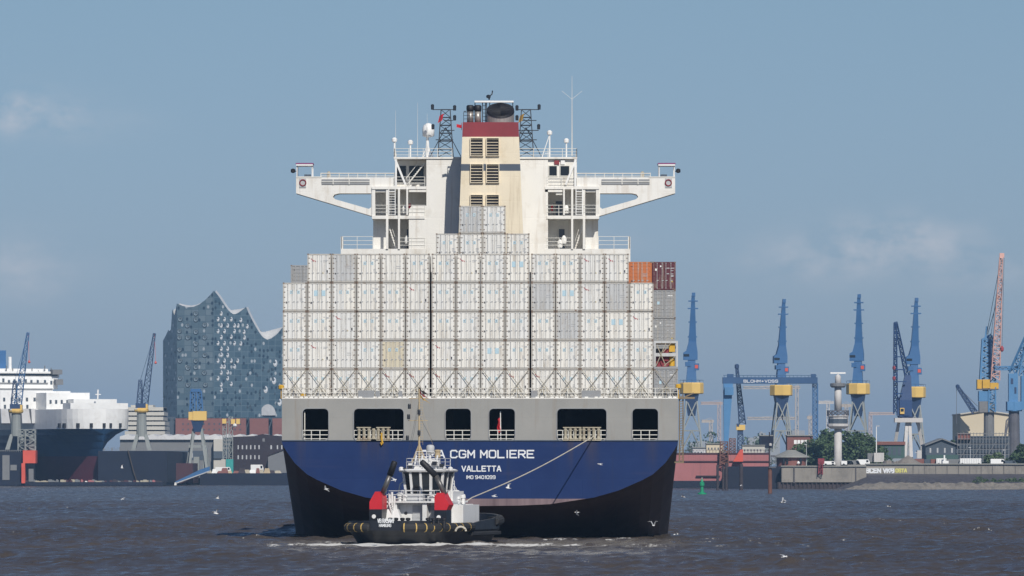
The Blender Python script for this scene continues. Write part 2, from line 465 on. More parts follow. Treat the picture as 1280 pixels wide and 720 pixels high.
def ship_paint():
    """hull coats by height: grey bulwark, blue topside, faded red-grey below; plate seams, scuffs and rain streaks"""
    m, t, b = new_mat('ship_hull_coats')
    tc = N(t, 'TexCoord')
    sep = N(t, 'SeparateXYZ'); t.links.new(tc.outputs['Object'], sep.inputs[0])
    n1 = N(t, 'TexNoise', Scale=.22, Detail=6.0, Roughness=.65); t.links.new(tc.outputs['Object'], n1.inputs['Vector'])
    mp = N(t, 'Mapping'); mp.inputs['Scale'].default_value = (1.1, 1.1, .07); t.links.new(tc.outputs['Object'], mp.inputs[0])
    n2 = N(t, 'TexNoise', Scale=1.0, Detail=5.0, Roughness=.65); t.links.new(mp.outputs[0], n2.inputs['Vector'])
    mp3 = N(t, 'Mapping'); mp3.inputs['Scale'].default_value = (.15, .15, 1.3); t.links.new(tc.outputs['Object'], mp3.inputs[0])
    n3 = N(t, 'TexNoise', Scale=1.0, Detail=4.0); t.links.new(mp3.outputs[0], n3.inputs['Vector'])
    grey = mixc(t, ramp(t, n1.outputs[0], .3, .7), (.265, .265, .252), (.315, .31, .292))
    grey = mixc(t, ramp(t, n2.outputs[0], .55, .8), grey, (.24, .20, .16))
    blue = mixc(t, ramp(t, n1.outputs[0], .3, .7), (.0050, .0210, .094), (.0090, .030, .118))
    s = N(t, 'Math', operation='MULTIPLY'); t.links.new(ramp(t, n2.outputs[0], .56, .80), s.inputs[0]); s.inputs[1].default_value = .55
    blue = mixc(t, s.outputs[0], blue, (.022, .028, .062))
    s2 = N(t, 'Math', operation='MULTIPLY'); t.links.new(ramp(t, n3.outputs[0], .60, .78), s2.inputs[0]); s2.inputs[1].default_value = .30
    blue = mixc(t, s2.outputs[0], blue, (.045, .048, .11))
    # rust and grime that has run down from the two roller fairleads
    def math_(op, a, b_):
        n = N(t, 'Math', operation=op)
        for i, v in enumerate((a, b_)):
            if isinstance(v, (int, float)): n.inputs[i].default_value = v
            else: t.links.new(v, n.inputs[i])
        return n.outputs[0]
    runs = None
    for cx in (-11.6, -10.1, 9.4, 11.3, 17.6, -17.9):
        d_ = math_('DIVIDE', math_('SUBTRACT', sep.outputs[0], cx), .55)
        g_ = math_('EXPONENT', math_('MULTIPLY', math_('MULTIPLY', d_, d_), -1.0), 0)
        runs = g_ if runs is None else math_('ADD', runs, g_)
    fall = ramp(t, sep.outputs[2], 6.6, 10.2)
    rr = math_('MULTIPLY', math_('MULTIPLY', runs, fall), math_('MULTIPLY', ramp(t, n2.outputs[0], .35, .62), .75))
    blue = mixc(t, rr, blue, (.060, .048, .050))
    boot = mixc(t, ramp(t, n2.outputs[0], .35, .7), (.22, .16, .17), (.12, .085, .095))
    def step(z):
        a = N(t, 'Math', operation='ADD'); t.links.new(sep.outputs[2], a.inputs[0])
        k = N(t, 'Math', operation='MULTIPLY'); t.links.new(n3.outputs[0], k.inputs[0]); k.inputs[1].default_value = .12
        t.links.new(k.outputs[0], a.inputs[1])
        g = N(t, 'Math', operation='GREATER_THAN'); t.links.new(a.outputs[0], g.inputs[0]); g.inputs[1].default_value = z + .06
        return g.outputs[0]
    under = mixc(t, ramp(t, n1.outputs[0], .3, .7), (.028, .020, .022), (.045, .030, .030))
    geo = N(t, 'NewGeometry'); sn = N(t, 'SeparateXYZ'); t.links.new(geo.outputs['True Normal'], sn.inputs[0])
    c = mixc(t, step(4.12), boot, blue)
    c = mixc(t, step(10.0), c, grey)
    t.links.new(c, b.inputs['Base Color'])
    b.inputs['Roughness'].default_value = .5; b.inputs['Specular IOR Level'].default_value = .25
    # weld seams between plates
    mp2 = N(t, 'Mapping'); mp2.inputs['Rotation'].default_value = (R(90), 0, 0); t.links.new(tc.outputs['Object'], mp2.inputs[0])
    br = N(t, 'TexBrick', Scale=1.0); br.inputs['Brick Width'].default_value = 5.2; br.inputs['Row Height'].default_value = 2.05; br.inputs['Mortar Size'].default_value = .03
    t.links.new(mp2.outputs[0], br.inputs['Vector'])
    bp = N(t, 'Bump', Strength=.35, Distance=.03)
    ad = N(t, 'Math', operation='SUBTRACT'); t.links.new(n1.outputs[0], ad.inputs[0]); t.links.new(br.outputs['Fac'], ad.inputs[1])
    t.links.new(ad.outputs[0], bp.inputs['Height']); t.links.new(bp.outputs[0], b.inputs['Normal'])
    return m
M['ship'] = ship_paint()
M['under'] = paint('ship_bottom_paint', (.062, .030, .027), .6, .3, .2, (.11, .07, .055), .65, (.02, .015, .018), .6)

def container_paint(name, rgb, rust=.8):
    """container enamel: each box its own tone, rust creeping in along the posts and corners, run-off stains"""
    m, t, b = new_mat(name)
    tc = N(t, 'TexCoord'); oi = N(t, 'ObjectInfo')
    va = N(t, 'VectorMath', operation='ADD'); t.links.new(tc.outputs['Object'], va.inputs[0])
    sc_ = N(t, 'VectorMath', operation='SCALE'); sc_.inputs['Scale'].default_value = 1.0
    cmb = N(t, 'CombineXYZ')
    k = N(t, 'Math', operation='MULTIPLY'); t.links.new(oi.outputs['Random'], k.inputs[0]); k.inputs[1].default_value = 317.0
    for i in range(3): t.links.new(k.outputs[0], cmb.inputs[i])
    t.links.new(cmb.outputs[0], va.inputs[1])
    n1 = N(t, 'TexNoise', Scale=1.3, Detail=6.0, Roughness=.7); t.links.new(va.outputs[0], n1.inputs['Vector'])
    mp = N(t, 'Mapping'); mp.inputs['Scale'].default_value = (3.2, 3.2, .35); t.links.new(va.outputs[0], mp.inputs[0])
    n2 = N(t, 'TexNoise', Scale=1.0, Detail=5.0, Roughness=.7); t.links.new(mp.outputs[0], n2.inputs['Vector'])
    c = mixc(t, ramp(t, n1.outputs[0], .3, .7), tuple(x * .93 for x in rgb), rgb)
    c = mixc(t, ramp(t, oi.outputs['Random'], .0, 1.0), mixc(t, .30, c, (.50, .50, .49), 'MIX') if rgb[0] > .5 else c, mixc(t, .30, c, (.74, .66, .52), 'MIX') if rgb[0] > .6 else c)
    f = N(t, 'Math', operation='MULTIPLY'); t.links.new(ramp(t, n2.outputs[0], .50, .74), f.inputs[0]); f.inputs[1].default_value = .72
    c = mixc(t, f.outputs[0], c, (.34, .29, .22))
    f = N(t, 'Math', operation='MULTIPLY'); t.links.new(ramp(t, n1.outputs[0], .60, .70), f.inputs[0]); f.inputs[1].default_value = rust
    c = mixc(t, f.outputs[0], c, RUST)
    t.links.new(c, b.inputs['Base Color']); b.inputs['Roughness'].default_value = .5
    return m
M['box_white'] = container_paint('container_white', (.82, .82, .79), .22)
M['box_frame'] = container_paint('container_frame', (.46, .445, .41), .85)
M['box_cream'] = container_paint('container_cream', (.62, .55, .38), .4)
M['box_grey'] = container_paint('container_grey', (.30, .31, .32), .4)
M['box_dgrey'] = container_paint('container_weathered_grey', (.52, .53, .53), .4)
M['box_orange'] = container_paint('container_orange', (.50, .15, .045), .3)
M['box_maroon'] = container_paint('container_maroon', (.10, .018, .030), .3)
M['casting'] = paint('corner_casting', (.17, .125, .095), .8, .3, 3)

def facade_glass(name, a, b, mortar):
    m, t, bs = new_mat(name)
    uv = N(t, 'UVMap'); uv.uv_map = 'UVMap'
    br = N(t, 'TexBrick', Scale=1.0); br.offset = 0.0
    br.inputs['Brick Width'].default_value = 4.4; br.inputs['Row Height'].default_value = 3.5; br.inputs['Mortar Size'].default_value = .16; br.inputs['Bias'].default_value = -.1
    br.inputs['Color1'].default_value = (*a, 1); br.inputs['Color2'].default_value = (*b, 1); br.inputs['Mortar'].default_value = (*mortar, 1)
    t.links.new(uv.outputs[0], br.inputs['Vector'])
    n1 = N(t, 'TexNoise', Scale=.05, Detail=5.0); t.links.new(uv.outputs[0], n1.inputs['Vector'])
    c = mixc(t, ramp(t, n1.outputs[0], .35, .7), br.outputs['Color'], mixc(t, .45, br.outputs['Color'], mortar))
    # printed dots and bulging panes as dark spots, painted glints as pale spots
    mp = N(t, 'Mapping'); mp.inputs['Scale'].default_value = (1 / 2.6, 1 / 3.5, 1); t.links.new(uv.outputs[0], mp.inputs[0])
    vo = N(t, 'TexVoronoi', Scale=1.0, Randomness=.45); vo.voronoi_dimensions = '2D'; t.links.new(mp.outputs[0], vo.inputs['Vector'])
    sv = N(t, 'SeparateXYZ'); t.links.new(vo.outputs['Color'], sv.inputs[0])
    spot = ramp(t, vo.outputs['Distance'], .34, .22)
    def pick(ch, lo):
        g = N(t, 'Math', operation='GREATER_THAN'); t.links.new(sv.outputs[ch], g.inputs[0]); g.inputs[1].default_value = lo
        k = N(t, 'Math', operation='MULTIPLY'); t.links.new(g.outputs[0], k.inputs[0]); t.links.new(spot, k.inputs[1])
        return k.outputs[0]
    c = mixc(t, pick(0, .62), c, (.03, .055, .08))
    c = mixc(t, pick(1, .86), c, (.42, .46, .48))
    t.links.new(c, bs.inputs['Base Color'])
    bs.inputs['Roughness'].default_value = .28
    bs.inputs['Metallic'].default_value = .25
    return m
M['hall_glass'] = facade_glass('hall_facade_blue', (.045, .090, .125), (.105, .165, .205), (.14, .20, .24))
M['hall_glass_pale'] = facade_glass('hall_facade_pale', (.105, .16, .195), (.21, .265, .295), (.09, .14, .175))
M['hall_lit_rim'] = paint('hall_window_lit_rim', (.75, .77, .78), .25, .05, metal=.3)  # pale tone painted in for the bright reflections on the shells
M['hall_dark'] = paint('hall_window_dark', (.05, .075, .095), .3, .2)
M['hall_roof'] = paint('hall_roof_sequins', (.66, .66, .64), .5, .1, .4)
# ------------------------------------------------------------------ water
def make_water():
    g = np.random.default_rng(11)
    nw = 70
    lam = np.exp(g.uniform(np.log(1.2), np.log(8.5), nw))
    th = g.normal(R(62), R(36), nw)                      # waves run mostly across, a little towards the camera
    k = 2 * np.pi / lam
    kx, ky = k * np.cos(th), k * np.sin(th)
    amp = .0070 * lam ** .95 * g.uniform(.4, 1.4, nw) * np.where(lam > 6, .6, 1)
    ph = g.uniform(0, 2 * np.pi, nw)
    V, Fc = [], []
    base = 0
    for (ya, yb, dy, dx, hw) in ((300, 400, 1.5, 1.5, 90), (400, 960, .42, .55, 95), (960, 1500, 1.1, 1.4, 190), (1500, 3300, 3.2, 3.2, 420)):
        ys = np.linspace(ya, yb, int((yb - ya) / dy) + 1)
        xs = np.linspace(-hw, hw, int(2 * hw / dx) + 1)
        X, Y = np.meshgrid(xs, ys)
        Z = np.zeros_like(X); DX = np.zeros_like(X); DY = np.zeros_like(X)
        # gust patches: rougher and calmer water
        gust = .88 + .15 * np.sin(X * .051 + Y * .017 + 1.0) * np.sin(Y * .023 - X * .02) + .12 * np.sin(X * .11 - Y * .041 + 2)
        for i in range(nw):
            if lam[i] < 2.2 * max(dx, dy): continue
            a = kx[i] * X + ky[i] * Y + ph[i]
            c, s = np.cos(a), np.sin(a)
            Z += amp[i] * c
            DX -= amp[i] * .75 * kx[i] / k[i] * s; DY -= amp[i] * .75 * ky[i] / k[i] * s
        Z *= gust
        V.append(np.stack([X + DX * gust, Y + DY * gust, Z], -1).reshape(-1, 3))
        nr, nc = X.shape
        idx = (np.arange(nr - 1)[:, None] * nc + np.arange(nc - 1)[None, :]).reshape(-1) + base
        Fc.append(np.stack([idx, idx + 1, idx + nc + 1, idx + nc], -1))
        base += nr * nc
    # calm continuation of the river far to either side, a little lower than the modelled waves
    V.append(np.array([(-9000, -300, -.75), (9000, -300, -.75), (9000, 12000, -.75), (-9000, 12000, -.75)], float)); Fc.append(np.array([[base, base+1, base+2, base+3]]))
    V = np.concatenate(V); Fc = np.concatenate(Fc)
    me = bpy.data.meshes.new('water')
    me.vertices.add(len(V)); me.vertices.foreach_set('co', V.reshape(-1).astype(np.float32))
    me.loops.add(len(Fc) * 4); me.loops.foreach_set('vertex_index', Fc.reshape(-1).astype(np.int32))
    me.polygons.add(len(Fc)); me.polygons.foreach_set('loop_start', (np.arange(len(Fc)) * 4).astype(np.int32))
    me.polygons.foreach_set('use_smooth', np.ones(len(Fc), bool))
    me.update(calc_edges=True)
    m, t, b = new_mat('river_water')
    geo = N(t, 'NewGeometry')
    sep = N(t, 'SeparateXYZ'); t.links.new(geo.outputs['Position'], sep.inputs[0])
    def mt(op, a, b_=None, clamp=False):
        n = N(t, 'Math', operation=op, use_clamp=clamp)
        for i, v in enumerate((a, b_)):
            if v is None: continue
            if isinstance(v, (int, float)): n.inputs[i].default_value = v
            else: t.links.new(v, n.inputs[i])
        return n.outputs[0]
    def nz(scale, detail=4.0, rough=.6):
        mp = N(t, 'Mapping'); mp.inputs['Scale'].default_value = scale; t.links.new(geo.outputs['Position'], mp.inputs[0])
        n = N(t, 'TexNoise', Scale=1.0, Detail=detail, Roughness=rough); t.links.new(mp.outputs[0], n.inputs['Vector'])
        return n.outputs[0]
    silt = mixc(t, ramp(t, nz((.02, .006, .1)), .35, .65), (.058, .049, .042), (.078, .063, .051))
    # foam: churned wash round the tug and along the ship's foot, scattered caps elsewhere
    def blob(cx, cy, sx, sy):
        dx = mt('DIVIDE', mt('SUBTRACT', sep.outputs[0], cx), sx); dy = mt('DIVIDE', mt('SUBTRACT', sep.outputs[1], cy), sy)
        return mt('EXPONENT', mt('MULTIPLY', mt('ADD', mt('MULTIPLY', dx, dx), mt('MULTIPLY', dy, dy)), -1.0))
    slick = blob(4, 583, 11, 14)
    wash = None
    for q in ((-11.0, 640, 11, 7, .95), (-9, 652, 12, 16, .35), (-2.5, 640, 9, 10, .5), (-3, 605, 20, 9, .07), (8, 690, 22, 7, .42), (22, 660, 12, 26, .22), (12, 628, 18, 12, .36), (6, 585, 14, 12, .2), (-22, 655, 9, 12, .17)):
        bl = mt('MULTIPLY', blob(*q[:4]), q[4])
        wash = bl if wash is None else mt('ADD', wash, bl)
    fine = nz((.75, .20, .5), 7.0, .75)
    broad = nz((.09, .03, .1), 3.0)
    f1 = ramp(t, mt('ADD', fine, mt('MULTIPLY', wash, .46)), .69, .80)
    caps = ramp(t, mt('ADD', mt('ADD', nz((1.1, .34, .4), 6.0, .74), mt('MULTIPLY', mt('SUBTRACT', broad, .5), .25)), mt('MULTIPLY', sep.outputs[2], .22)), .70, .745)
    foam = mt('MAXIMUM', f1, mt('MULTIPLY', caps, .75), True)
    t.links.new(mixc(t, foam, silt, (.62, .61, .57)), b.inputs['Base Color'])
    t.links.new(mt('ADD', mt('ADD', mt('MULTIPLY', foam, .45), mt('SUBTRACT', .22, mt('MULTIPLY', slick, .08))), mt('MULTIPLY', ramp(t, nz((.5, .12, .3), 5.0, .65), .38, .62), mt('SUBTRACT', .24, mt('MULTIPLY', slick, .22)))), b.inputs['Roughness'])
    b.inputs['IOR'].default_value = 1.333
    bp = N(t, 'Bump', Strength=.55, Distance=.12)
    t.links.new(mt('ADD', nz((1.6, 1.1, 1), 5.0, .65), mt('MULTIPLY', nz((.5, .3, 1), 3.0), 1.5)), bp.inputs['Height'])
    t.links.new(bp.outputs[0], b.inputs['Normal'])
    me.materials.append(m)
    ob = bpy.data.objects.new('water', me); sc.collection.objects.link(ob)
    tag(ob, 'choppy grey brown river water with small waves and foam', 'river', kind='structure')
make_water()

# land behind the far shore: one sheet reaching the horizon
mb = MB()
mb.quad((-9000, 3000, 3.0), (60, 3000, 3.0), (60, 12000, 3.0), (-9000, 12000, 3.0))
mb.quad((60, 2560, 3.0), (9000, 2560, 3.0), (9000, 12000, 3.0), (60, 12000, 3.0))
tag(mb.build('ground', M['land']), 'flat harbour ground behind the quays', 'ground', kind='structure')

# ------------------------------------------------------------------ container ship
SY = 700.0
XC = W(600, 0, SY).x
ship = thing('container_ship', 'huge blue and grey container ship seen from directly astern', 'container ship', (XC, SY, 0))
def SX(px, d=0): return W(px, 0, SY + d).x
def SZ(py, d=0): return W(0, py, SY + d).z
ORD = ['leftmost', 'second', 'third', 'fourth', 'fifth', 'sixth', 'seventh', 'eighth', 'ninth', 'tenth', 'eleventh', 'twelfth', 'thirteenth', 'fourteenth', 'fifteenth', 'sixteenth']

DECK = 14.30
HB = 20.15
TAB = [(0, 3.38), (4, 3.42), (7.1, 3.56), (10.65, 4.09), (11.65, 4.25), (14.1, 4.95), (16.5, 6.0), (17.6, 6.6), (18.85, 7.75), (19.7, 8.95), (20.02, 9.5), (20.15, 9.9)]
def z0(x):
    x = abs(x)
    for (a, za), (b, zb) in zip(TAB, TAB[1:]):
        if x <= b: return za + (zb - za) * (x - a) / (b - a)
    return TAB[-1][1]
XS = sorted(set([q[0] for q in TAB] + [2, 5.5, 8.5, 12.8, 15.3, 18.2, 19.3]))
XS = [-x for x in XS[::-1] if x > 0] + XS
# hull sides and counter, lofted forward from the transom edge
mb = MB()
stations = [0.0, 1, 3, 6, 10, 15, 21, 28, 36, 46, 60, 100, 200, 240, 265, 285, 300]
def beam(s): return 1.0 if s < 215 else max(.02, math.cos((s - 215) / 85 * math.pi / 2) ** .8)
rows = []
for s in stations:
    row = []
    k = beam(s)
    for x in XS:
        e = abs(x) / HB
        drop = (.30 + (.215 - .30) * e ** 3) * s
        row.append((XC + x * k, SY + s + .02, max(-9.0, z0(x) - drop)))
    row = [(XC - HB * k, SY + s + .02, DECK)] + row + [(XC + HB * k, SY + s + .02, DECK)]
    rows.append(row)
n0 = 0
for r_ in rows: mb.v += r_
nn = len(rows[0])
for i in range(len(rows) - 1):
    for j in range(nn - 1):
        a = i * nn + j
        zmid = (mb.v[a][2] + mb.v[a+1][2]) / 2
        mb.cur = 0 if (j in (0, nn - 2)) else 1
        mb.face((a, a + nn, a + nn + 1, a + 1))
hull = mb.build('hull', [M['ship'], M['under']], ship)
# transom plate with the six mooring openings cut through
outl = [(XC + x, z0(x)) for x in XS] + [(XC + HB, DECK), (XC - HB, DECK)]
OPEN = [(378.5, 410.5), (442.5, 504.5), (557, 588.5), (611.5, 643.5), (696.5, 758), (790.5, 822.5)]
holes = [rrect(SX(a), SX(b), SZ(550), SZ(511), .42, 5) for a, b in OPEN]
mb = MB(); mb.plate(outl, holes, SY - .12, SY + .12)
transom = mb.build('transom', M['ship'], ship)
# rims round the openings
for (a, b), h in zip(OPEN, holes):
    mb = MB(); k = len(h)
    o = rrect(SX(a) - .09, SX(b) + .09, SZ(550) - .09, SZ(511) + .09, .5, 5)
    for i in range(k):
        j = (i + 1) % k
        for (p, q, y) in ((h, o, SY - .20),):
            mb.quad((p[i][0], y, p[i][1]), (p[j][0], y, p[j][1]), (q[j][0], y, q[j][1]), (q[i][0], y, q[i][1]))
        mb.quad((o[i][0], SY - .20, o[i][1]), (o[j][0], SY - .20, o[j][1]), (o[j][0], SY - .12, o[j][1]), (o[i][0], SY - .12, o[i][1]))
        mb.quad((h[i][0], SY - .20, h[i][1]), (h[j][0], SY - .20, h[j][1]), (h[j][0], SY + .12, h[j][1]), (h[i][0], SY + .12, h[i][1]))
    mb.build('opening_rim', M['grey_deck'], transom)
# half-round rubbing bar along the top of the blue
mb = MB(); mb.tube([(XC - HB, SY - .14, 10.02), (XC + HB, SY - .14, 10.02)], .07, 6); mb.build('rubbing_bar', M['slate'], transom)
# mooring deck inside
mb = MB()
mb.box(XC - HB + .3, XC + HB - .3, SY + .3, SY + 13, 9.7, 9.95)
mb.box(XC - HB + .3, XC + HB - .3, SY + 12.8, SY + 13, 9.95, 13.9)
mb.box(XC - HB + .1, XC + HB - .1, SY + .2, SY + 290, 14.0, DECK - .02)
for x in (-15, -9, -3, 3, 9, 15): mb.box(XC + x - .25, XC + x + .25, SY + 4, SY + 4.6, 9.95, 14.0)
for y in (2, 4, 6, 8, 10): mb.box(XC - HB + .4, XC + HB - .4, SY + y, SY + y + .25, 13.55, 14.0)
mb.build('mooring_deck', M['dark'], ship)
# rails and roller fairleads in the openings
for i, (a, b) in enumerate(OPEN):
    x0, x1 = SX(a), SX(b)
    zb = SZ(550)
    mb = MB()
    for z in (.12, .52, .98): mb.tube([(x0, SY + .05, zb + z), (x1, SY + .05, zb + z)], .045, 5)
    n = 3 if b - a < 50 else 9
    for q in range(n + 1): mb.tube([(x0 + (x1 - x0) * q / n, SY + .05, zb), (x0 + (x1 - x0) * q / n, SY + .05, zb + 1.0)], .05, 5)
    if i == 0: mb.tube([(x0 + .18, SY + .3, zb), (x0 + .18, SY + .3, zb + 2.9)], .06, 6)
    mb.build('rail', M['rail'], ship)
    if b - a > 50:
        for cx in (458, 476) if i == 1 else (716, 739):
            mb = MB(); c = SX(cx)
            for dx in (-.75, -.25, .25, .75): mb.lathe((c + dx, SY - .05, zb), [(.10, 0), (.20, .1), (.13, .4), (.13, .8), (.20, 1.1), (.10, 1.25)], 8)
            mb.box(c - 1.0, c + 1.0, SY - .3, SY + .3, zb - .06, zb + .04); mb.box(c - 1.0, c + 1.0, SY - .25, SY + .25, zb + 1.22, zb + 1.32)
            mb.build('roller_fairlead', M['beige'], ship)
# yellow hook hanging below the left fairlead
mb = MB(); mb.tube([(SX(477), SY - .3, SZ(541)), (SX(477), SY - .35, SZ(549)), (SX(478.5), SY - .35, SZ(554)), (SX(477), SY - .35, SZ(556)), (SX(475.6), SY - .35, SZ(553))], .1, 6); mb.build('mooring_hook', M['yellow'], ship)
# ensign on a staff in the fourth opening
mb = MB(); mb.tube([(SX(626), SY + .3, SZ(550)), (SX(625.5), SY + .3, SZ(514))], .05, 6); staff = mb.build('flag_staff', M['white'], ship)
mb = MB(); mb.grid(lambda u, v: (SX(625.6) - .02 - .28 * u + .05 * math.sin(v * 9), SY + .3 + .12 * math.sin(u * 6 + v * 5), SZ(515) - .5 - 1.5 * v - .25 * u), 4, 8); mb.build('ensign', M['red'], staff)
# writing on the stern
block_letters('ship_name', 'CMA CGM MOLIERE', SX(667) - SX(526), SZ(562.3) - SZ(572.8), (SX(596.5), SY - .135, SZ(567.6)), M['text'], transom, .165)
block_letters('home_port', 'VALLETTA', SX(626) - SX(577.5), SZ(582) - SZ(589.5), (SX(601.7), SY - .135, SZ(585.8)), M['text'], transom, .18)
block_letters('registry_number', 'IMO 9401099', SX(619) - SX(583), SZ(594.2) - SZ(598.8), (SX(601), SY - .135, SZ(596.5)), M['text'], transom, .17)
# aft rail on the deck edge, lashing posts, grey lockers
mb = MB()
for z in (.25, .6, 1.05): mb.tube([(XC - HB, SY + .25, DECK + z), (XC + HB, SY + .25, DECK + z)], .028, 5)
for i in range(55): x = XC - HB + .05 + i * (2 * HB - .1) / 54; mb.bar((x, SY + .25, DECK), (x, SY + .25, DECK + 1.05), .05)
mb.build('deck_rail', M['rail'], ship)
mb = MB(); mb.box(XC - HB, XC + HB, SY - .06, SY + .16, DECK - .02, DECK + .09)
for i in range(80):
    x = XC - HB + .3 + i * .5
    if rnd.random() < .6: mb.box(x, x + .36, SY - .02, SY + .2, DECK + .09, DECK + .2)
mb.build('deck_edge_strip', M['white_ship'], ship)
for (a, b, top) in ((447.5, 468, 488), (469.5, 475, 488.5), (498, 503, 488.5), (664, 672, 488), (727, 751, 488)):
    mb = MB(); mb.box(SX(a), SX(b), SY + .05, SY + .22, DECK + .09, SZ(top)); mb.build('deck_locker', M['grey_deck'], ship)
M['ladder_brown'] = paint('ladder_brown', (.20, .155, .10), .7, .15)
# boarding ladder rigged on the ship's right side
mb = MB()
x0, x1, yl = SX(850), SX(854.6), SY + 3.0
for x in (x0, x1): mb.tube([(x, yl, 7.9), (x, yl, 14.8)], .07, 5)
for i in range(27): z = 8.0 + i * .25; mb.bar((x0, yl, z), (x1, yl, z + .1), .07)
mb.box(x0 - .5, x1 + .1, yl - .3, yl + .4, 7.75, 7.9); mb.box(XC + HB - .1, x1 + 1.2, yl - .3, yl + .3, 14.3, 14.5)
mb.tube([(x1 + .2, yl, 14.5), (x1 + 1.1, yl, 14.9)], .08, 5)
mb.build('boarding_ladder', M['ladder_brown'], ship)
# bottom-row lashing rods, crossed over every column
COLS = [SX(353.5 + 30.75 * i, 1.5) for i in range(6)] + [SX(539.6 + 30.75 * i, 1.5) for i in range(4)] + [SX(664 + 30.7 * i, 1.5) for i in range(6)]
PITCH = 2.945
Z0 = DECK + .10
for i, x in enumerate(COLS):
    for sgn in (0, 1):
        mb = MB()
        xa, xb = (x + .15, x + 2.35) if sgn else (x + 2.35, x + .15)
        mb.tube([(xa, SY + 1.1 + .07 * sgn, Z0 + .05), (xb, SY + 1.32 + .07 * sgn, Z0 + PITCH - .12)], .03, 5)
        mb.build('lashing_rod', M['lash'], ship)
    mb = MB()
    xm = x + 1.25
    for dx in (-.85, -.5, .5, .85): mb.tube([(xm, SY + .95, Z0 + 1.15), (xm + dx, SY + .85, Z0 + .02)], .035, 5)
    mb.tube([(xm, SY + .95, Z0 + .02), (xm, SY + .95, Z0 + 1.2)], .04, 5)
    mb.build('turnbuckle_frame', M['beige'], ship)
mb = MB(); mb.tube([(XC - HB + .2, SY + .8, Z0 + .98), (XC + HB - .2, SY + .8, Z0 + .98)], .022, 5); mb.tube([(XC - HB + .2, SY + .8, Z0 + .5), (XC + HB - .2, SY + .8, Z0 + .5)], .018, 5); mb.build('lashing_rail', M['beige'], ship)
for (px, py) in ((351.5, 484), (848, 483), (379, 495)):
    mb = MB(); c = W(px, py, SY + .6); mb.lathe((c.x, c.y, c.z - .25), [(.12, 0), (.3, .1), (.3, .4), (.12, .5)], 8); mb.bar((c.x, c.y, DECK), (c.x, c.y, c.z - .2), .08); mb.build('lifebuoy_light', M['yellow'], ship)
# steel lashing bridges between the bays (they also carry the boxes of the bays farther forward)
def lashing_bridge(d, cols, top):
    mb = MB()
    for c in cols:
        for x in (c + .1, c + 2.34): mb.box(x - .12, x + .12, SY + d, SY + d + .3, DECK, top)
        mb.box(c, c + 2.44, SY + d, SY + d + 12, top - .2, top)
        mb.box(c, c + 2.44, SY + d + 11.7, SY + d + 12, DECK, top)
    mb.build('lashing_bridge', M['grey_deck'], ship)
mb = MB(); mb.box(XC - 17.4, XC + 17.4, SY + 14.6, SY + 14.9, DECK, DECK + 4 * PITCH); mb.build('gap_blackout_wall', M['dark'], ship)  # unseen dark sheet added to stop daylight showing through the column gaps

# ------------------------------------------------------------------ containers
CW, CHH, CL = 2.438, 2.90, 12.19
PIECES = {}
def piece(key, fn, name, mat):
    """shared mesh for a repeated container part"""
    if key not in PIECES:
        mb = MB(); fn(mb); o = mb.build(name, mat); PIECES[key] = o.data; bpy.data.objects.remove(o)
    return PIECES[key]
def frame_shape(mb):
    mb.cur = 0
    for x in (0, CW - .15): mb.box(x, x + .15, 0, .12, 0, CHH)
    mb.box(.15, CW - .15, 0.005, .12, 0, .17); mb.box(.15, CW - .15, .005, .12, CHH - .12, CHH)
    mb.cur = 1
    mb.box(.02, CW - .02, .12, CL, .03, CHH - .02)
    mb.cur = 2
    for x in (-.012, CW - .168):
        for z in (-.02, CHH - .10): mb.box(x, x + .18, -.012, .17, z, z + .12)
def door_shape(left, corr):
    def fn(mb):
        a, b = (.155, CW/2 - .012) if left else (CW/2 + .012, CW - .155)
        mb.cur = 0
        if corr:
            n = 7; h = (CHH - .31) / n
            mb.box(a, b, .04, .10, .18, CHH - .13)
            for i in range(n): mb.box(a + .07, b - .07, .018, .045, .22 + i * h, .22 + i * h + h * .62)
        else:
            mb.box(a, b, .03, .10, .18, CHH - .13)
        mb.cur = 1
        x = a + .30 if True else b
        for q in (.30, .62): mb.box(a + (b - a) * q + .05 * (1 if left else -1), a + (b - a) * q + .05 * (1 if left else -1) + .018, .026, .04, .2, CHH - .15)
        mb.cur = 2
        for i in range(5):
            z = .35 + i * .52
            xx = a - .08 if left else b - .09
            mb.box(xx, xx + .17, -.006, .03, z, z + .07)
    return fn
def rod_shape(mb): 
    mb.tube([(0, -.012, .12), (0, -.012, CHH - .1)], .022, 5)
    for z in (.14, .9, CHH - .75, CHH - .16): mb.box(-.05, .05, -.03, .03, z, z + .05)
    mb.box(-.02, .18, -.035, -.01, .95, 1.0)
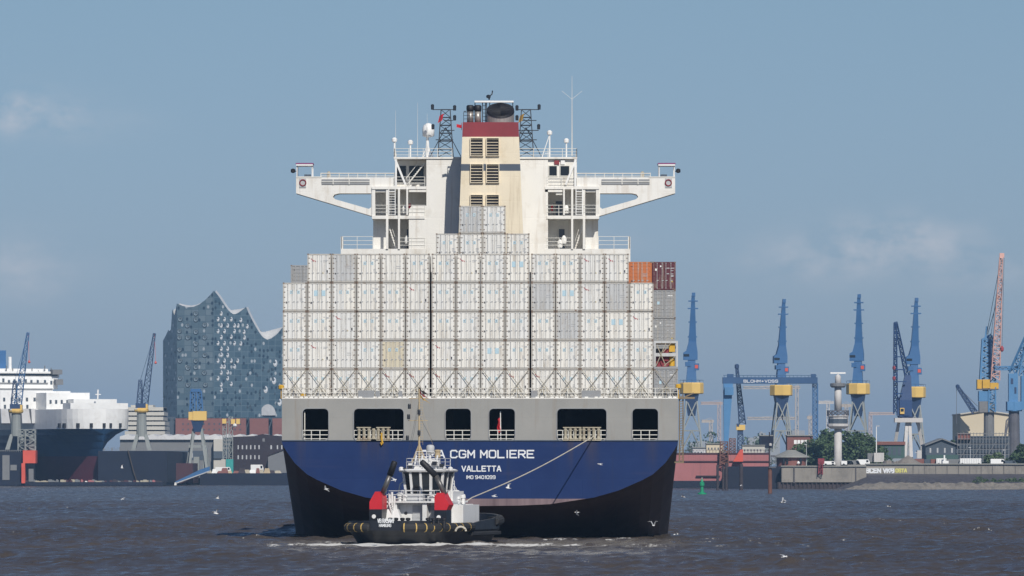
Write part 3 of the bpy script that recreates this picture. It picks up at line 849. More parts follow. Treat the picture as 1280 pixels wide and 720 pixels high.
def marks_shape(kind, seed):
    def fn(mb):
        q = random.Random(seed)
        y = .012
        def r(x0, z0_, x1, z1, m): mb.cur = m; mb.box(x0, x1, y, y + .016, z0_, z1)
        if kind == 'squares':
            for x in (.72, 1.46):
                r(x, 1.78, x + .26, 2.10, 0); r(x + .07, 1.85, x + .19, 2.03, 5)
            r(.30, .78, .42, .98, 2)
            for i in range(3): r(1.72 + .0 * i, 1.02 + .14 * i, 2.08 - .1 * q.random(), 1.08 + .14 * i, 3)
            r(1.9, 2.2, 2.2, 2.34, 3); r(1.62, 2.32, 1.86, 2.38, 3)
            r(.26, 2.42, .34, 2.5, 2)
        elif kind == 'bigsquares':
            for x in (.66, 1.40): r(x, 1.55, x + .42, 2.12, 0)
            r(.30, .74, .44, .94, 2); r(1.9, 2.2, 2.14, 2.34, 3)
        elif kind == 'arrow':
            mb.cur = 1
            mb.prism([(.34, 2.44), (.46, 2.40), (.70, 2.18), (.66, 2.10), (.50, 2.20)], y, y + .016); mb.prism([(.72, 2.25), (.82, 2.20), (.86, 2.08), (.80, 2.06)], y, y + .016)
            r(1.96, .96, 2.09, 1.24, 2)
            mb.cur = 4; mb.prism([(1.5, .90), (1.66, .90), (1.58, 1.06)], y, y + .016)
            r(1.62, 2.2, 2.1, 2.26, 3); r(1.62, 2.06, 1.9, 2.12, 3)
        elif kind == 'plain':
            r(.32, 2.36, .42, 2.46, 2); r(.30, .80, .42, .96, 2)
            for i in range(2): r(1.5, 1.6 - .2 * i, 2.0, 1.66 - .2 * i, 3)
        elif kind == 'label':
            r(.52, 1.42, .76, 1.72, 0); r(1.62, 2.3, 2.1, 2.38, 5); r(1.62, 1.2, 2.1, 1.26, 3)
        elif kind == 'stickers':
            mb.cur = 5; mb.lathe((0, 0, 0), [(.0001, 0), (.0002, .00001)], 3)
            r(.30, 1.98, .52, 2.20, 5); r(.80, 2.36, .94, 2.52, 5); r(1.5, 2.2, 1.8, 2.28, 3); r(1.9, 2.2, 2.3, 2.28, 3); r(1.9, 1.95, 2.2, 2.02, 3); r(1.5, 1.62, 1.76, 1.7, 3); r(1.9, 1.6, 2.2, 1.68, 3); r(1.95, 1.35, 2.25, 1.5, 3)
            mb.cur = 4; mb.prism([(1.96, .80), (2.16, .80), (2.06, 1.02)], y, y + .016)
    return fn
MARKS = [M['sky_blue_box'], M['mark_red'], M['mark_dark'], M['mark_grey'], M['mark_yellow'], M['white']]
def container(x, d, z, label, skin='box_white', marks='squares', cat='shipping container', group='white refrigerated containers stacked across the stern'):
    corr = skin in ('box_grey', 'box_orange', 'box_maroon')
    frame = {'box_white': 'box_frame', 'box_dgrey': 'box_frame', 'box_cream': 'box_frame'}.get(skin, skin)
    me = piece(('frame', skin), frame_shape, 'shipping_container', [M[frame], M[skin], M['casting']])
    o = bpy.data.objects.new('shipping_container', me); sc.collection.objects.link(o); o.location = (x + rnd.uniform(-.014, .014), SY + d + rnd.uniform(-.05, .05), z)
    tag(o, label, cat, group)
    def add(nm, mesh, loc=(0, 0, 0)):
        c = bpy.data.objects.new(nm, mesh); sc.collection.objects.link(c); c.parent = o; c.location = loc; return c
    for left in (True, False):
        add('door', piece(('door', skin, left), door_shape(left, corr), 'door', [M[skin], M['seam'] if not corr else M[skin], M['casting'] if not corr else M[skin]]))
    for xr in (.50, 1.02, 1.42, 1.94):
        add('locking_rod', piece(('rod', corr), rod_shape, 'locking_rod', M['mark_grey'] if not corr else M['box_dgrey']), (xr, 0, 0))
    add('marking', piece(('marks', marks, rnd.randrange(3)), marks_shape(marks, rnd.random()), 'marking', MARKS))
    return o

TIER = ['bottom tier', 'second tier up', 'third tier up', 'fourth tier up', 'fifth tier up']
KIND = {}   # what the photograph shows on each door end, by (column, tier)
for ct in ((4,0),(5,0),(6,0),(9,0),(10,0),(1,1),(6,1),(2,2),(14,2),(5,3),(12,3),(1,4),(7,4),(12,4),(13,4)): KIND[ct] = ('box_white', 'arrow')
for ct in ((1,3),(11,3),(13,2),(8,1),(1,4),(9,4),(0,4)): KIND.setdefault(ct, ('box_white', 'bigsquares'))
for ct in ((10,3),(11,2),(2,4),(13,3)): KIND[ct] = ('box_dgrey', 'plain')
KIND[(4,1)] = ('box_cream', 'squares')
for ct in ((2,1),(4,4)): KIND[ct] = ('box_white', 'plain')
for t_ in range(5):
    for c_ in range(15):
        if t_ == 4 and not 1 <= c_ <= 13: continue
        skin, mk = KIND.get((c_, t_), ('box_white', 'squares'))
        nm = {'box_white': 'white reefer container', 'box_dgrey': 'weathered grey container', 'box_cream': 'cream stained reefer container'}[skin]
        ex = {'squares': '', 'bigsquares': ' with two blue labels', 'arrow': ' with red arrow', 'plain': ''}[mk]
        wh = 'leftmost column' if c_ == 0 else ORD[c_] + ' column from left'
        container(COLS[c_], 1.5, Z0 + t_ * PITCH, f'{nm}{ex}, {wh}, {TIER[t_]}', skin, mk)
# outer right column, aft bay: a grey box below, an open flat rack with machinery above it
container(COLS[15], 1.5, Z0, 'grey corrugated container at the foot of the right outer column, behind lashing rods', 'box_grey', 'label', group='grey corrugated containers in the outer columns')
fr = thing('flat_rack', 'open flat rack carrying yellow and red machinery above the lowest grey container', 'flat rack', (COLS[15], SY + 1.5, Z0 + PITCH))
x, y, z = COLS[15], SY + 1.5, Z0 + PITCH
mb = MB(); mb.box(x, x + 2.44, y, y + 12.2, z, z + .22); mb.build('deck_frame', M['box_grey'], fr)
mb = MB()
for xx in (x, x + 2.26): mb.box(xx, xx + .18, y, y + .25, z + .22, z + 2.86)
mb.box(x + .18, x + 2.26, y + .02, y + .22, z + 2.62, z + 2.86); mb.box(x + .18, x + 2.26, y + .02, y + .22, z + 1.28, z + 1.62); mb.build('end_frame', M['box_dgrey'], fr)
mb = MB(); mb.box(x + .25, x + 1.6, y + .6, y + 4, z + .22, z + 1.2); mb.box(x + .9, x + 1.5, y + .4, y + 3, z + .8, z + 2.0); mb.build('engine_block', M['maroon'], fr)
mb = MB(); mb.box(x + 1.55, x + 2.15, y + .3, y + 3, z + 1.75, z + 2.55); mb.lathe((x + 1.85, y + .6, z + .3), [(.3, 0), (.3, 1.0), (.1, 1.2)], 10); mb.box(x + .15, x + 2.2, y + .3, y + 5, z + 2.86 - .3, z + 2.86 - .12); mb.build('machine_hood', M['yellow'], fr)
mb = MB()
for a, b in (((.2, .3), (1.2, 2.6)), ((1.2, .3), (.3, 2.4)), ((1.0, .3), (2.2, 1.3)), ((.9, 1.7), (1.7, 2.6))): mb.tube([(x + a[0], y - .05, z + a[1]), (x + b[0], y - .05, z + b[1])], .045, 5)
mb.build('lashing_chain', M['beige'], fr)

# boxes standing higher in the bays farther forward
def fx(px, d): return W(px, 0, SY + d).x
D3 = 30.0
ztop6, ztop7 = W(0, 292, SY + D3).z, W(0, 257.5, SY + D3).z
lashing_bridge(D3, [fx(545 + 29.4 * i, D3) for i in range(4)], ztop6 - CHH - .02)
for i in range(4):
    container(fx(545 + 29.4 * i, D3), D3, ztop6 - CHH, f'white reefer container, {ORD[i] + (" from left" if i else "")} of four standing behind the main stack, below the funnel', 'box_white', 'squares' if i != 2 else 'plain', group='white containers below the funnel')
for i in range(2):
    container(fx(574 + 29.4 * i, D3), D3, ztop6 + .04, f'grey white container at the very top of the cargo, {("left", "right")[i]} one of the pair', 'box_dgrey' if i == 0 else 'box_white', 'squares', group='white containers below the funnel')
D2 = 17.0
p2 = 8600 / (SY + D2) * 2.50
lashing_bridge(D2, [fx(363.5, D2)], W(0, 331.5, SY + D2).z - CHH - .02)
container(fx(363.5, D2), D2, W(0, 331.5, SY + D2).z - CHH, 'grey corrugated container peeping out behind the top left corner of the white stack', 'box_grey', 'plain', group='grey corrugated containers in the outer columns')
xr = fx(844.5, D2) - CW
zt = [W(0, q, SY + D2).z for q in (327.3, 363, 398.5)]
zt[1] = zt[0] - CHH - .06; zt[2] = zt[1] - CHH - .06
lashing_bridge(D2, [xr], zt[2] - CHH - .02)
lashing_bridge(D2, [xr - 2.5], zt[1] - .02)
container(xr, D2, zt[2] - CHH, 'grey container with white stickers, third from top in the right outer column', 'box_grey', 'stickers', group='grey corrugated containers in the outer columns')
container(xr, D2, zt[1] - CHH, 'grey container directly under the maroon one in the right outer column', 'box_grey', 'label', group='grey corrugated containers in the outer columns')
container(xr, D2, zt[0] - CHH, 'dark maroon container with white markings at the top right corner of the stack', 'box_maroon', 'stickers', group='coloured containers at the top right')
container(xr - 2.5, D2, zt[0] - CHH, 'orange container beside the maroon one at the top right of the stack', 'box_orange', 'plain', group='coloured containers at the top right')
# ------------------------------------------------------------------ deckhouse, bridge wings, funnel, masts (parts of the ship)
DH = 58.0
HCX = 607.0
def hx(o, d=DH): return W(HCX + o, 0, SY + d).x       # offset in photo pixels from the house centre line
def hz(py, d=DH): return W(0, py, SY + d).z
def hbox(mb, o0, o1, pt, pb, d0, d1):
    a, b = sorted((hx(o0), hx(o1)))
    mb.box(a, b, SY + d0, SY + d1, hz(pb), hz(pt)); return mb
def railing(mb, p, q, h=1.1, n=None, r=.035):
    p, q = Vector(p), Vector(q); n = n or max(2, int((q - p).length / 1.3))
    for z in (.37, .74, 1.1): mb.tube([p + Vector((0, 0, z * h / 1.1)), q + Vector((0, 0, z * h / 1.1))], r, 4)
    for i in range(n + 1):
        c = p.lerp(q, i / n); mb.tube([c, c + Vector((0, 0, h))], r * 1.15, 4)
house = None
mb = MB()
hbox(mb, -74, 78, 197.5, 340, DH, DH + 16)
hbox(mb, -141, 141, 233, 340, DH + 4.2, DH + 15)         # recessed wall behind the open stair landings
mb.box(hx(-141), hx(141), SY + DH + 5, SY + DH + 15, DECK, hz(339))
hbox(mb, -114, -74, 199, 233, DH + 3.0, DH + 14)
hbox(mb, 78, 114, 198, 235, DH + .25, DH + 14)
house = mb.build('deckhouse', M['white_ship'], ship)
# deck edges, posts and panels framing the landings
for s in (-1, 1):
    mb = MB()
    hbox(mb, s * 74.2, s * 142, 233, 236.5, DH - .1, DH + 4.5)
    hbox(mb, s * 76, s * 142, 269.5, 273.5, DH - .1, DH + 4.5)
    hbox(mb, s * 74.2, s * 181, 311, 340, DH - .05, DH + 8)
    hbox(mb, s * 125, s * 141, 273, 311.5, DH + 2.2, DH + 3.9)
    hbox(mb, s * 107, s * 109.5, 236, 311.5, DH - .2, DH + .1)
    hbox(mb, s * 121.5, s * 124.5, 273, 311.5, DH - .2, DH + .1)
    hbox(mb, s * 97, s * 99, 236, 269, DH - .2, DH + .1)
    hbox(mb, s * 121, s * 124.5, 236, 270, DH, DH + .4)
    hbox(mb, s * 138, s * 142, 236, 270, DH, DH + .4)
    hbox(mb, s * 74.2, s * 96, 237, 240, DH, DH + .4)
    # white cheek with the rounded inner corner beside the landings (left one is wider)
    w_ = 96 if s < 0 else 79
    mb.prism([(hx(s * 74), hz(312)), (hx(s * w_), hz(312)), (hx(s * w_), hz(262)), (hx(s * (w_ - 4)), hz(257)), (hx(s * 74), hz(257))], SY + DH + .02, SY + DH + .5) if s < 0 else None
    hbox(mb, s * 178, s * 181, 296, 312, DH, DH + .15)
    mb.build('landing_frame', M['white_ship'], ship)
# windows
for (a, b) in ((79.5, 89), (93.5, 104.5)):
    mb = MB(); hbox(mb, a, b, 207.5, 219.5, DH + .18, DH + .3); win = mb.build('window', M['glass'], house)
    mb = MB(); hbox(mb, a - 1, b + 1, 206.6, 207.5, DH + .12, DH + .3); hbox(mb, a - 1, b + 1, 219.5, 220.4, DH + .12, DH + .3); hbox(mb, a - 1, a, 207.5, 219.5, DH + .12, DH + .3); hbox(mb, b, b + 1, 207.5, 219.5, DH + .12, DH + .3); mb.build('frame', M['rail'], win)
for (a, b, t_, b_) in ((-112, -100, 206, 226), (-96, -78, 206, 226)):
    mb = MB(); hbox(mb, a, b, t_, b_, DH + 2.9, DH + 3.05); mb.build('window', M['glass'], house)
for (a, b, t_, b_) in ((88, 96, 250, 268), (92, 99, 285, 310), (-99, -92, 285, 310), (-118, -112, 246, 268)):
    mb = MB(); hbox(mb, a, b, t_, b_, DH + 3.5, DH + 3.65); mb.build('door', M['slate'], house)
for (a, b, py) in ((82, 84.5, 255), (-97, -94, 253)):
    mb = MB(); hbox(mb, a, b, py, py + 7, DH + 3.3, DH + 3.5); mb.build('hose_box', M['red'], house)
mb = MB(); hbox(mb, 86, 92, 200.5, 205.5, DH + .05, DH + .3); mb.build('signal_lamp', M['maroon'], house)
mb = MB(); hbox(mb, 94, 99, 200, 205.5, DH + .05, DH + .3); mb.build('signal_lamp', M['white'], house)
# bridge wings: deep brackets with the long cut-out
for s in (-1, 1):
    q = lambda o, y: (hx(s * o), hz(y))
    outl = [q(114, 222), q(237, 222), q(237, 241.5), q(142, 270), q(114, 270), q(114, 236), q(121, 236), q(121, 240), q(114, 240)]
    outl = [q(113, 221.5), q(237, 221.5), q(237, 241.5), q(142, 270), q(138, 270), q(138, 240), q(113, 240)]
    hole = [q(143, 241.5), q(183, 241.5), q(189, 243), q(191, 246), q(188, 249), q(146, 261), q(143, 259)]
    mb = MB(); mb.plate(outl, [hole], SY + DH + .2, SY + DH + 3.2); wing = mb.build('bridge_wing', M['white_ship'], ship)
    mb = MB()
    ya, yb = SY + DH + .25, SY + DH + 3.1
    zt_ = hz(221.5)
    # upper bulwark: solid ends and a long slotted rail
    hbox(mb, s * 205, s * 237, 220.5, 222, DH + .15, DH + .3)
    for (zz, rr_) in ((.62, .07), (.33, .05)): mb.tube([(hx(s * 114), ya, zt_ + zz - .2), (hx(s * 206), ya, zt_ + zz - .2)], rr_, 5)
    for k in range(9): o_ = 114 + k * 11.5; mb.bar((hx(s * o_), ya, zt_), (hx(s * o_), ya, zt_ + .5), .08)
    mb.build('wing_rail', M['rail'], wing)
    # grey panel painted in for the shaded slot behind the rail
    mb = MB(); hbox(mb, s * 145, s * 205, 224, 230.5, DH + .12, DH + .19); slot = mb.build('slot_shade_panel', M['grey_deck'], wing)
    mb = MB(); hbox(mb, s * 145, s * 205, 226.6, 227.6, DH + .06, DH + .115)
    for k in (170, 190): hbox(mb, s * k, s * (k + 1.2), 224, 226.5, DH + .06, DH + .115); hbox(mb, s * k, s * (k + 1.2), 227.7, 230.5, DH + .06, DH + .115)
    mb.build('slot_rail', M['rail'], wing)
    # little shelter frame with a canopy at the wing tip
    mb = MB()
    for o_ in (217, 236): mb.tube([(hx(s * o_), ya + .2, zt_), (hx(s * o_), ya + .2, hz(205.5))], .07, 5); mb.tube([(hx(s * o_), yb, zt_), (hx(s * o_), yb, hz(205.5))], .07, 5)
    hbox(mb, s * 216, s * 237, 205.2, 207, DH + .2, DH + 3.2)
    mb.build('shelter_frame', M['white'], wing)
    mb = MB(); hbox(mb, s * 215.5, s * 237.5, 203.5, 205.2, DH + .2, DH + 3.2); mb.build('canopy', M['purple'], wing)
    mb = MB(); c = Vector((hx(s * 241), ya + .5, hz(213))); mb.lathe(c - Vector((0, 0, .35)), [(.1, .1), (.25, .18), (.25, .48), (.1, .58)], 10); mb.bar(c, (hx(s * 236), ya + .5, hz(214)), .1); mb.build('searchlight', M['soot'], wing)
    mb = MB(); hbox(mb, s * 219, s * 227, 217.5, 221.5, DH + 1, DH + 1.8); mb.build('control_stand', M['slate'], wing)
    mb = MB()
    cx, cz = hx(s * 228.5), hz(228.5)
    mb.tube([(cx + .33 * math.cos(a), SY + DH + .1, cz + .33 * math.sin(a)) for a in [2 * math.pi * k / 16 for k in range(17)]], .075, 6, cap=False); mb.build('lifebuoy', M['maroon'], wing)
    mb = MB(); hbox(mb, s * 224.5, s * 233, 223, 234.5, DH + .12, DH + .19); mb.build('lifebuoy_board', M['mark_grey'], wing)
    mb = MB(); c = W(HCX + s * 196, 218, SY + DH + 1.5); mb.lathe((c.x, c.y, hz(221.5)), [(.22, 0), (.22, .5), (.12, .7)], 8); mb.build('bollard_light', M['beige'], wing)
# railings, compass deck gear, ladders
mb = MB()
ya = SY + DH + .2
for s in (-1, 1):
    railing(mb, (hx(s * 42), ya, hz(197.5)), (hx(s * 114), ya, hz(197.5)), 1.05)
    railing(mb, (hx(s * 114), ya, hz(197.5)), (hx(s * 114), ya + 12, hz(197.5)), 1.05)
    railing(mb, (hx(s * 76), ya - .2, hz(269.5)), (hx(s * 138), ya - .2, hz(269.5)), 1.15)
    railing(mb, (hx(s * 76), ya - .2, hz(311)), (hx(s * 108), ya - .2, hz(311)), 1.2)
    railing(mb, (hx(s * 141), ya - .2, hz(311)), (hx(s * 180), ya - .2, hz(311)), 1.35)
    railing(mb, (hx(s * 180), ya - .2, hz(311)), (hx(s * 180), ya + 7, hz(311)), 1.35)
    railing(mb, (hx(s * 76), ya - .2, hz(233)), (hx(s * 114), ya - .2, hz(233)), 1.05)
mb.build('railing', M['rail'], ship)
mb = MB(); hbox(mb, -114.5, 114.5, 196.2, 198.6, DH - .15, DH + 15); mb.build('compass_deck', M['white_ship'], ship)
def stair(mb, a, b, w, n):
    a, b = Vector(a), Vector(b)
    for dy in (0, w): mb.bar(a + Vector((0, dy, 0)), b + Vector((0, dy, 0)), .1); mb.tube([a + Vector((0, dy, .9)), b + Vector((0, dy, .9))], .03, 4)
    for i in range(n): c = a.lerp(b, (i + .5) / n); mb.box(c.x - .12, c.x + .12, c.y, c.y + w, c.z - .02, c.z + .03)
mb = MB(); stair(mb, (hx(-100), SY + DH + .9, hz(233)), (hx(-76), SY + DH + .9, hz(203)), .8, 12); mb.build('stairway', M['white_ship'], ship)
for s in (-1, 1):
    mb = MB(); xa, xb = sorted((hx(s * 113), hx(s * 121)))
    for x_ in (xa, xb): mb.bar((x_, SY + DH - .05, hz(269)), (x_, SY + DH - .05, hz(232)), .09)
    for k in range(12): z_ = hz(268) + k * .28; mb.bar((xa, SY + DH - .05, z_), (xb, SY + DH - .05, z_), .06)
    mb.build('vertical_ladder', M['white'], ship)
    mb = MB(); stair(mb, (hx(s * 112), SY + DH + 1.2, hz(311)), (hx(s * 124), SY + DH + 1.2, hz(273)), .8, 12); mb.build('stairway', M['white_ship'], ship)
    for (o_, py) in ((98, 300), (101, 262), (93, 305)):
        mb = MB(); c = W(HCX + s * o_, py, SY + DH + 1.0); mb.lathe((c.x, c.y, c.z - .4), [(.25, 0), (.3, .2), (.3, .6), (.1, .9)], 8); mb.build('deck_ventilator', M['white'], ship)
    mb = MB(); hbox(mb, s * 88, s * 99, 238, 243.5, DH + .2, DH + .8); mb.build('cable_tray', M['rail'], ship) if s > 0 else None
# struts under the compass deck on both sides
mb = MB()
for s in (-1, 1):
    mb.bar((hx(s * 113), SY + DH, hz(199)), (hx(s * 100), SY + DH, hz(231)), .22)
    mb.bar((hx(s * 112), SY + DH, hz(199)), (hx(s * 112), SY + DH, hz(233)), .2)
mb.build('strut', M['white'], ship)
# antennas
mb = MB()
for (px, y1) in ((715, 95), (494.5, 138), (522, 128), (534, 142)):
    b_ = W(px, 195, SY + DH + 5); t_ = W(px, y1, SY + DH + 5)
    mb.tube([b_, b_.lerp(t_, .45), t_], [.075, .05, .015] if px == 715 else [.03, .02, .01], 5)
c = W(715, 124, SY + DH + 5)
for a in (-1, 1): mb.tube([c, c + Vector((a * 1.1, 0, .9))], .02, 4)
mb.build('whip_antenna', M['rail'], ship)
c = W(535.5, 163, SY + DH + 6)
mb = MB(); mb.lathe((c.x, c.y, c.z - .75), [(.35, 0), (.65, .12), (.68, .9), (.55, 1.3), (.25, 1.52), (.02, 1.58)], 14)
dome = mb.build('satellite_dome', M['white'], ship, smooth=True)
mb = MB(); mb.tube([(c.x - .1, c.y, hz(197)), (c.x - .1, c.y, c.z - .7)], [.28, .14], 8); mb.tube([(c.x - .8, c.y, hz(197)), (c.x - .1, c.y, c.z - 1.6)], .07, 5); mb.tube([(c.x + .6, c.y, hz(197)), (c.x - .1, c.y, c.z - 1.6)], .07, 5); mb.build('dome_post', M['white'], dome)
for (px, pt) in ((493, 177), (513, 180), (687, 168), (708, 178)):
    c = W(px, pt, SY + DH + 3); mb = MB(); mb.tube([(c.x, c.y, hz(197)), c], .09, 6); mb.lathe(c - Vector((0, 0, .1)), [(.06, 0), (.28, .1), (.3, .4), (.12, .55)], 8)
    if px == 687: mb.tube([(c.x - .9, c.y, hz(197)), c], .05, 5); mb.tube([(c.x - .55, c.y, hz(190)), (c.x + .1, c.y, hz(190))], .04, 4)
    mb.build('antenna_post', M['white'], ship)
# lattice signal masts
for s, px in ((-1, 557), (1, 657.5)):
    d = DH + 2.2
    b_, t_ = W(px, 196, SY + d), W(px, 137, SY + d)
    mb = MB(); mb.lattice(b_, t_, 1.7, 1.0, 6, .10)
    mb.tube([(b_.x - 1.7, b_.y - .5, b_.z), b_.lerp(t_, .62)], .05, 4); mb.tube([(b_.x + 1.7, b_.y - .5, b_.z), b_.lerp(t_, .62)], .05, 4)
    for (k, l, r_) in ((1.0, 1.45, 1.45), (.56, .5, 1.4), (.77, .2, 1.15), (.36, 1.1, 1.2)):
        c = b_.lerp(t_, k); mb.bar(c - Vector((l if s < 0 else r_ * .7, 0, 0)), c + Vector((r_ if s > 0 else r_ * .7, 0, 0)), .09)
    for (dx, k) in ((-1.45, 1.0), (1.0, .98), (-1.4, .58), (1.0, .77)):
        c = b_.lerp(t_, k) + Vector((dx * -s if s > 0 else dx, 0, 0)); mb.lathe(c, [(.16, 0), (.18, .5), (.08, .6)], 6)
    mast = mb.build('signal_mast', M['mast_black'], ship)
    c = b_.lerp(t_, .75) - Vector((.55, .65, 0))
    mb = MB(); mb.grid(lambda u, v: (c.x - .1 + u * .45 - v * .2, c.y + .08 * math.sin(u * 5), c.z + .6 - v * .8 + .25 * u), 3, 3); mb.build('signal_flag', M['red'] if s < 0 else M['gold_cloth'], mast)
# funnel
DF = 51.0
def fz(py): return W(0, py, SY + DF).z
def fxx(px): return W(px, 0, SY + DF).x
zt_f, zb_f = fz(152.7), DECK
def fun_edge(z):
    k = (z - fz(316)) / (zt_f - fz(316))
    return fxx(572.5 + (578.5 - 572.5) * k), fxx(655 + (648 - 655) * k)
mb = MB()
def band(z_a, z_b, m, grow=0.0):
    a0, a1 = fun_edge(z_a); b0, b1 = fun_edge(z_b)
    mb.cur = m
    mb.frustum(a0 - grow, a1 + grow, SY + DF - grow, SY + DF + 6.5 + grow, z_a, b0 - grow, b1 + grow, SY + DF - grow, SY + DF + 6.5 + grow, z_b)
LV = [(588.3, 603.5), (608.3, 623.5)]
band(zb_f, fz(213.6), 0); band(fz(213.6), fz(205), 1); band(fz(205), fz(171), 0); band(fz(171), zt_f, 2)
funnel = mb.build('funnel', [M['cream'], M['slate'], M['maroon']], ship)
for (pa, pb) in LV:
    for (ya_, yb_) in ((173, 194.5), (205.6, 228), (244, 258.5)):
        mb = MB(); x0, x1 = fxx(pa), fxx(pb); za, zb = fz(yb_), fz(ya_)
        mb.box(x0, x1, SY + DF - .03, SY + DF + .01, za, zb)
        lv = mb.build('louvre_panel', M['dark'], funnel)
        mb = MB(); n = max(4, int((zb - za) / .30))
        for k in range(n):
            z_ = za + (zb - za) * (k + .5) / n
            mb.quad((x0, SY + DF - .05, z_ + .06), (x1, SY + DF - .05, z_ + .06), (x1, SY + DF - .14, z_ + .0), (x0, SY + DF - .14, z_ + .0))
        for (u0, u1, w0, w1) in ((x0 - .06, x0 + .02, za, zb), (x1 - .02, x1 + .06, za, zb)): mb.box(u0, u1, SY + DF - .28, SY + DF - .001, w0, w1)
        mb.box(x0 - .06, x1 + .06, SY + DF - .28, SY + DF - .001, zb, zb + .06); mb.box(x0 - .06, x1 + .06, SY + DF - .28, SY + DF - .001, za - .06, za)
        mb.build('louvre_slats', M['mast_black'] if False else M['cream'], lv)
# big oval exhaust with its slanted sooty mouth
c0 = W(625.6, 152.7, SY + DF + 2.6)
rx, ry = 17.2 / (8600 / (SY + DF)), 1.3
mb = MB(); n = 28
for k in range(n):
    a, b = 2 * math.pi * k / n, 2 * math.pi * (k + 1) / n
    P = lambda t_, z_: (c0.x + rx * math.cos(t_), c0.y + ry * math.sin(t_), z_)
    top = lambda t_: fz(144.5) + (math.sin(t_) * .5 + .5) * (fz(126.5) - fz(144.5))
    mb.quad(P(a, zt_f), P(b, zt_f), P(b, top(b)), P(a, top(a)))
stack = mb.build('exhaust_uptake', M['steel'], funnel, smooth=True)
mb = MB()
for k in range(n):
    a, b = 2 * math.pi * k / n, 2 * math.pi * (k + 1) / n
    Q = lambda t_, s_: (c0.x + rx * s_ * math.cos(t_), c0.y + ry * s_ * math.sin(t_) - (.06 if s_ > .97 else .04), top(t_) + (.03 if s_ > .97 else 0.0))
    mb.quad(Q(a, .985), Q(b, .985), Q(b, 0.0), Q(a, 0.0))
    mb.quad((c0.x + rx * 1.02 * math.cos(a), c0.y + ry * 1.05 * math.sin(a), top(a) - .22), (c0.x + rx * 1.02 * math.cos(b), c0.y + ry * 1.05 * math.sin(b), top(b) - .22), Q(b, .985), Q(a, .985))
mb.build('exhaust_mouth', M['soot'], stack)
for px in (587.8, 597.2):
    c = W(px, 152.7, SY + DF + 2.0)
    mb = MB(); mb.lathe((c.x, c.y, zt_f), [(.36, 0), (.36, 1.25)], 12); pipe = mb.build('exhaust_pipe', M['steel'], funnel, smooth=True)
    mb = MB(); mb.lathe((c.x, c.y, zt_f + 1.25), [(.37, 0), (.42, .25), (.42, .6), (.30, .72)], 12); mb.build('pipe_cap', M['soot'], pipe, smooth=True)
mb = MB()
mb.box(fxx(593), fxx(642), SY + DF + 3.6, SY + DF + 4.4, fz(125.8), fz(123.6)); gan = mb.build('top_gantry', M['white'], funnel)
mb = MB()
for px in (593.5, 603, 606.5, 608, 612, 641): mb.bar((fxx(px), SY + DF + 4, zt_f), (fxx(px), SY + DF + 4, fz(125.8)), .1)
for k in range(6): mb.bar((fxx(603), SY + DF + 4, zt_f + .4 * k), (fxx(608), SY + DF + 4, zt_f + .4 * k), .06)
railing(mb, (fxx(579.5), SY + DF + .3, zt_f), (fxx(594), SY + DF + .3, zt_f), 1.1); mb.bar((fxx(579.5), SY + DF + .3, fz(139)), (fxx(583), SY + DF + .3, fz(139)), .08)
mb.build('gantry_frame', M['mast_black'], gan)
mb = MB(); c = W(611.5, 123.5, SY + DF + 4); mb.tube([c - Vector((0, 0, .1)), c + Vector((0, 0, .3))], .11, 6); mb.tube([c + Vector((0, 0, .25)), c + Vector((.3, 0, .5)), c + Vector((.36, 0, .9))], .07, 5); mb.lathe(c + Vector((-.08, 0, .05)), [(.08, 0), (.25, .1), (.25, .3), (.08, .4)], 8); mb.build('wind_vane', M['mast_black'], funnel)
mb = MB(); c = W(577, 158, SY + DF + 1); mb.grid(lambda u, v: (c.x - u * .55, c.y + .1 * math.sin(u * 5), c.z + .15 - .35 * v + .1 * u), 3, 2); mb.bar((c.x, c.y, c.z + .4), (c.x, c.y, c.z - .4), .05); mb.build('pennant', M['red'], funnel)

# ------------------------------------------------------------------ tug
TY = 648.0
TA = R(-14.5)
TX = W(482.5, 0, TY).x
tug = thing('harbour_tug', 'black and white harbour tug with two red exhaust casings holding the ship by a line', 'tugboat', (0, 0, 0))
ca, sa = math.cos(TA), math.sin(TA)
def T(px, py, yl):
    """tug coordinates (x right, y forward, z up) of a pixel, for a point yl metres forward of the stern"""
    x = 0.0
    for _ in range(6):
        Yw = TY + sa * x + ca * yl
        p = W(px, py, Yw)
        x = ((p.x - TX) + sa * yl) / ca
    return Vector((x, yl, p.z))
def outline(k=1.0, n=72):
    out = []
    for i in range(n):
        a = 2 * math.pi * i / n
        c, s = math.cos(a), math.sin(a)
        out.append((5.45 * k * math.copysign(abs(c) ** .52, c), 14 + 14 * (k if k < 1 else 1 + (k - 1) * .4) * math.copysign(abs(s) ** .72, s)))
    return out
def sheer(y): return 2.30 + .55 * max(0, (y - 16) / 12) ** 1.6 - .45 * math.exp(-((y - 9) / 5.0) ** 2)
mb = MB(); nO = 72
for (k, z) in ((.70, -1.6), (.86, -.2), (.90, .35), (.95, .9), (1.0, 1.35), (1.0, 'top'), (.965, 'top'), (.96, 1.55)):
    for (x, y) in outline(k, nO): mb.v.append((x, y, sheer(y) if z == 'top' else z))
for r_ in range(7):
    for i in range(nO):
        j = (i + 1) % nO
        mb.face((r_*nO+i, r_*nO+j, (r_+1)*nO+j, (r_+1)*nO+i))
mb.face([7*nO + i for i in range(nO)])
tug_hull = mb.build('hull', M['blackhull'], tug, smooth=False)
def outline_pt(fr):
    o = outline(1.0, 144); i = fr * 144; a = int(i) % 144; k = i - int(i)
    p, q = o[a], o[(a + 1) % 144]
    return (p[0] + (q[0] - p[0]) * k, p[1] + (q[1] - p[1]) * k)
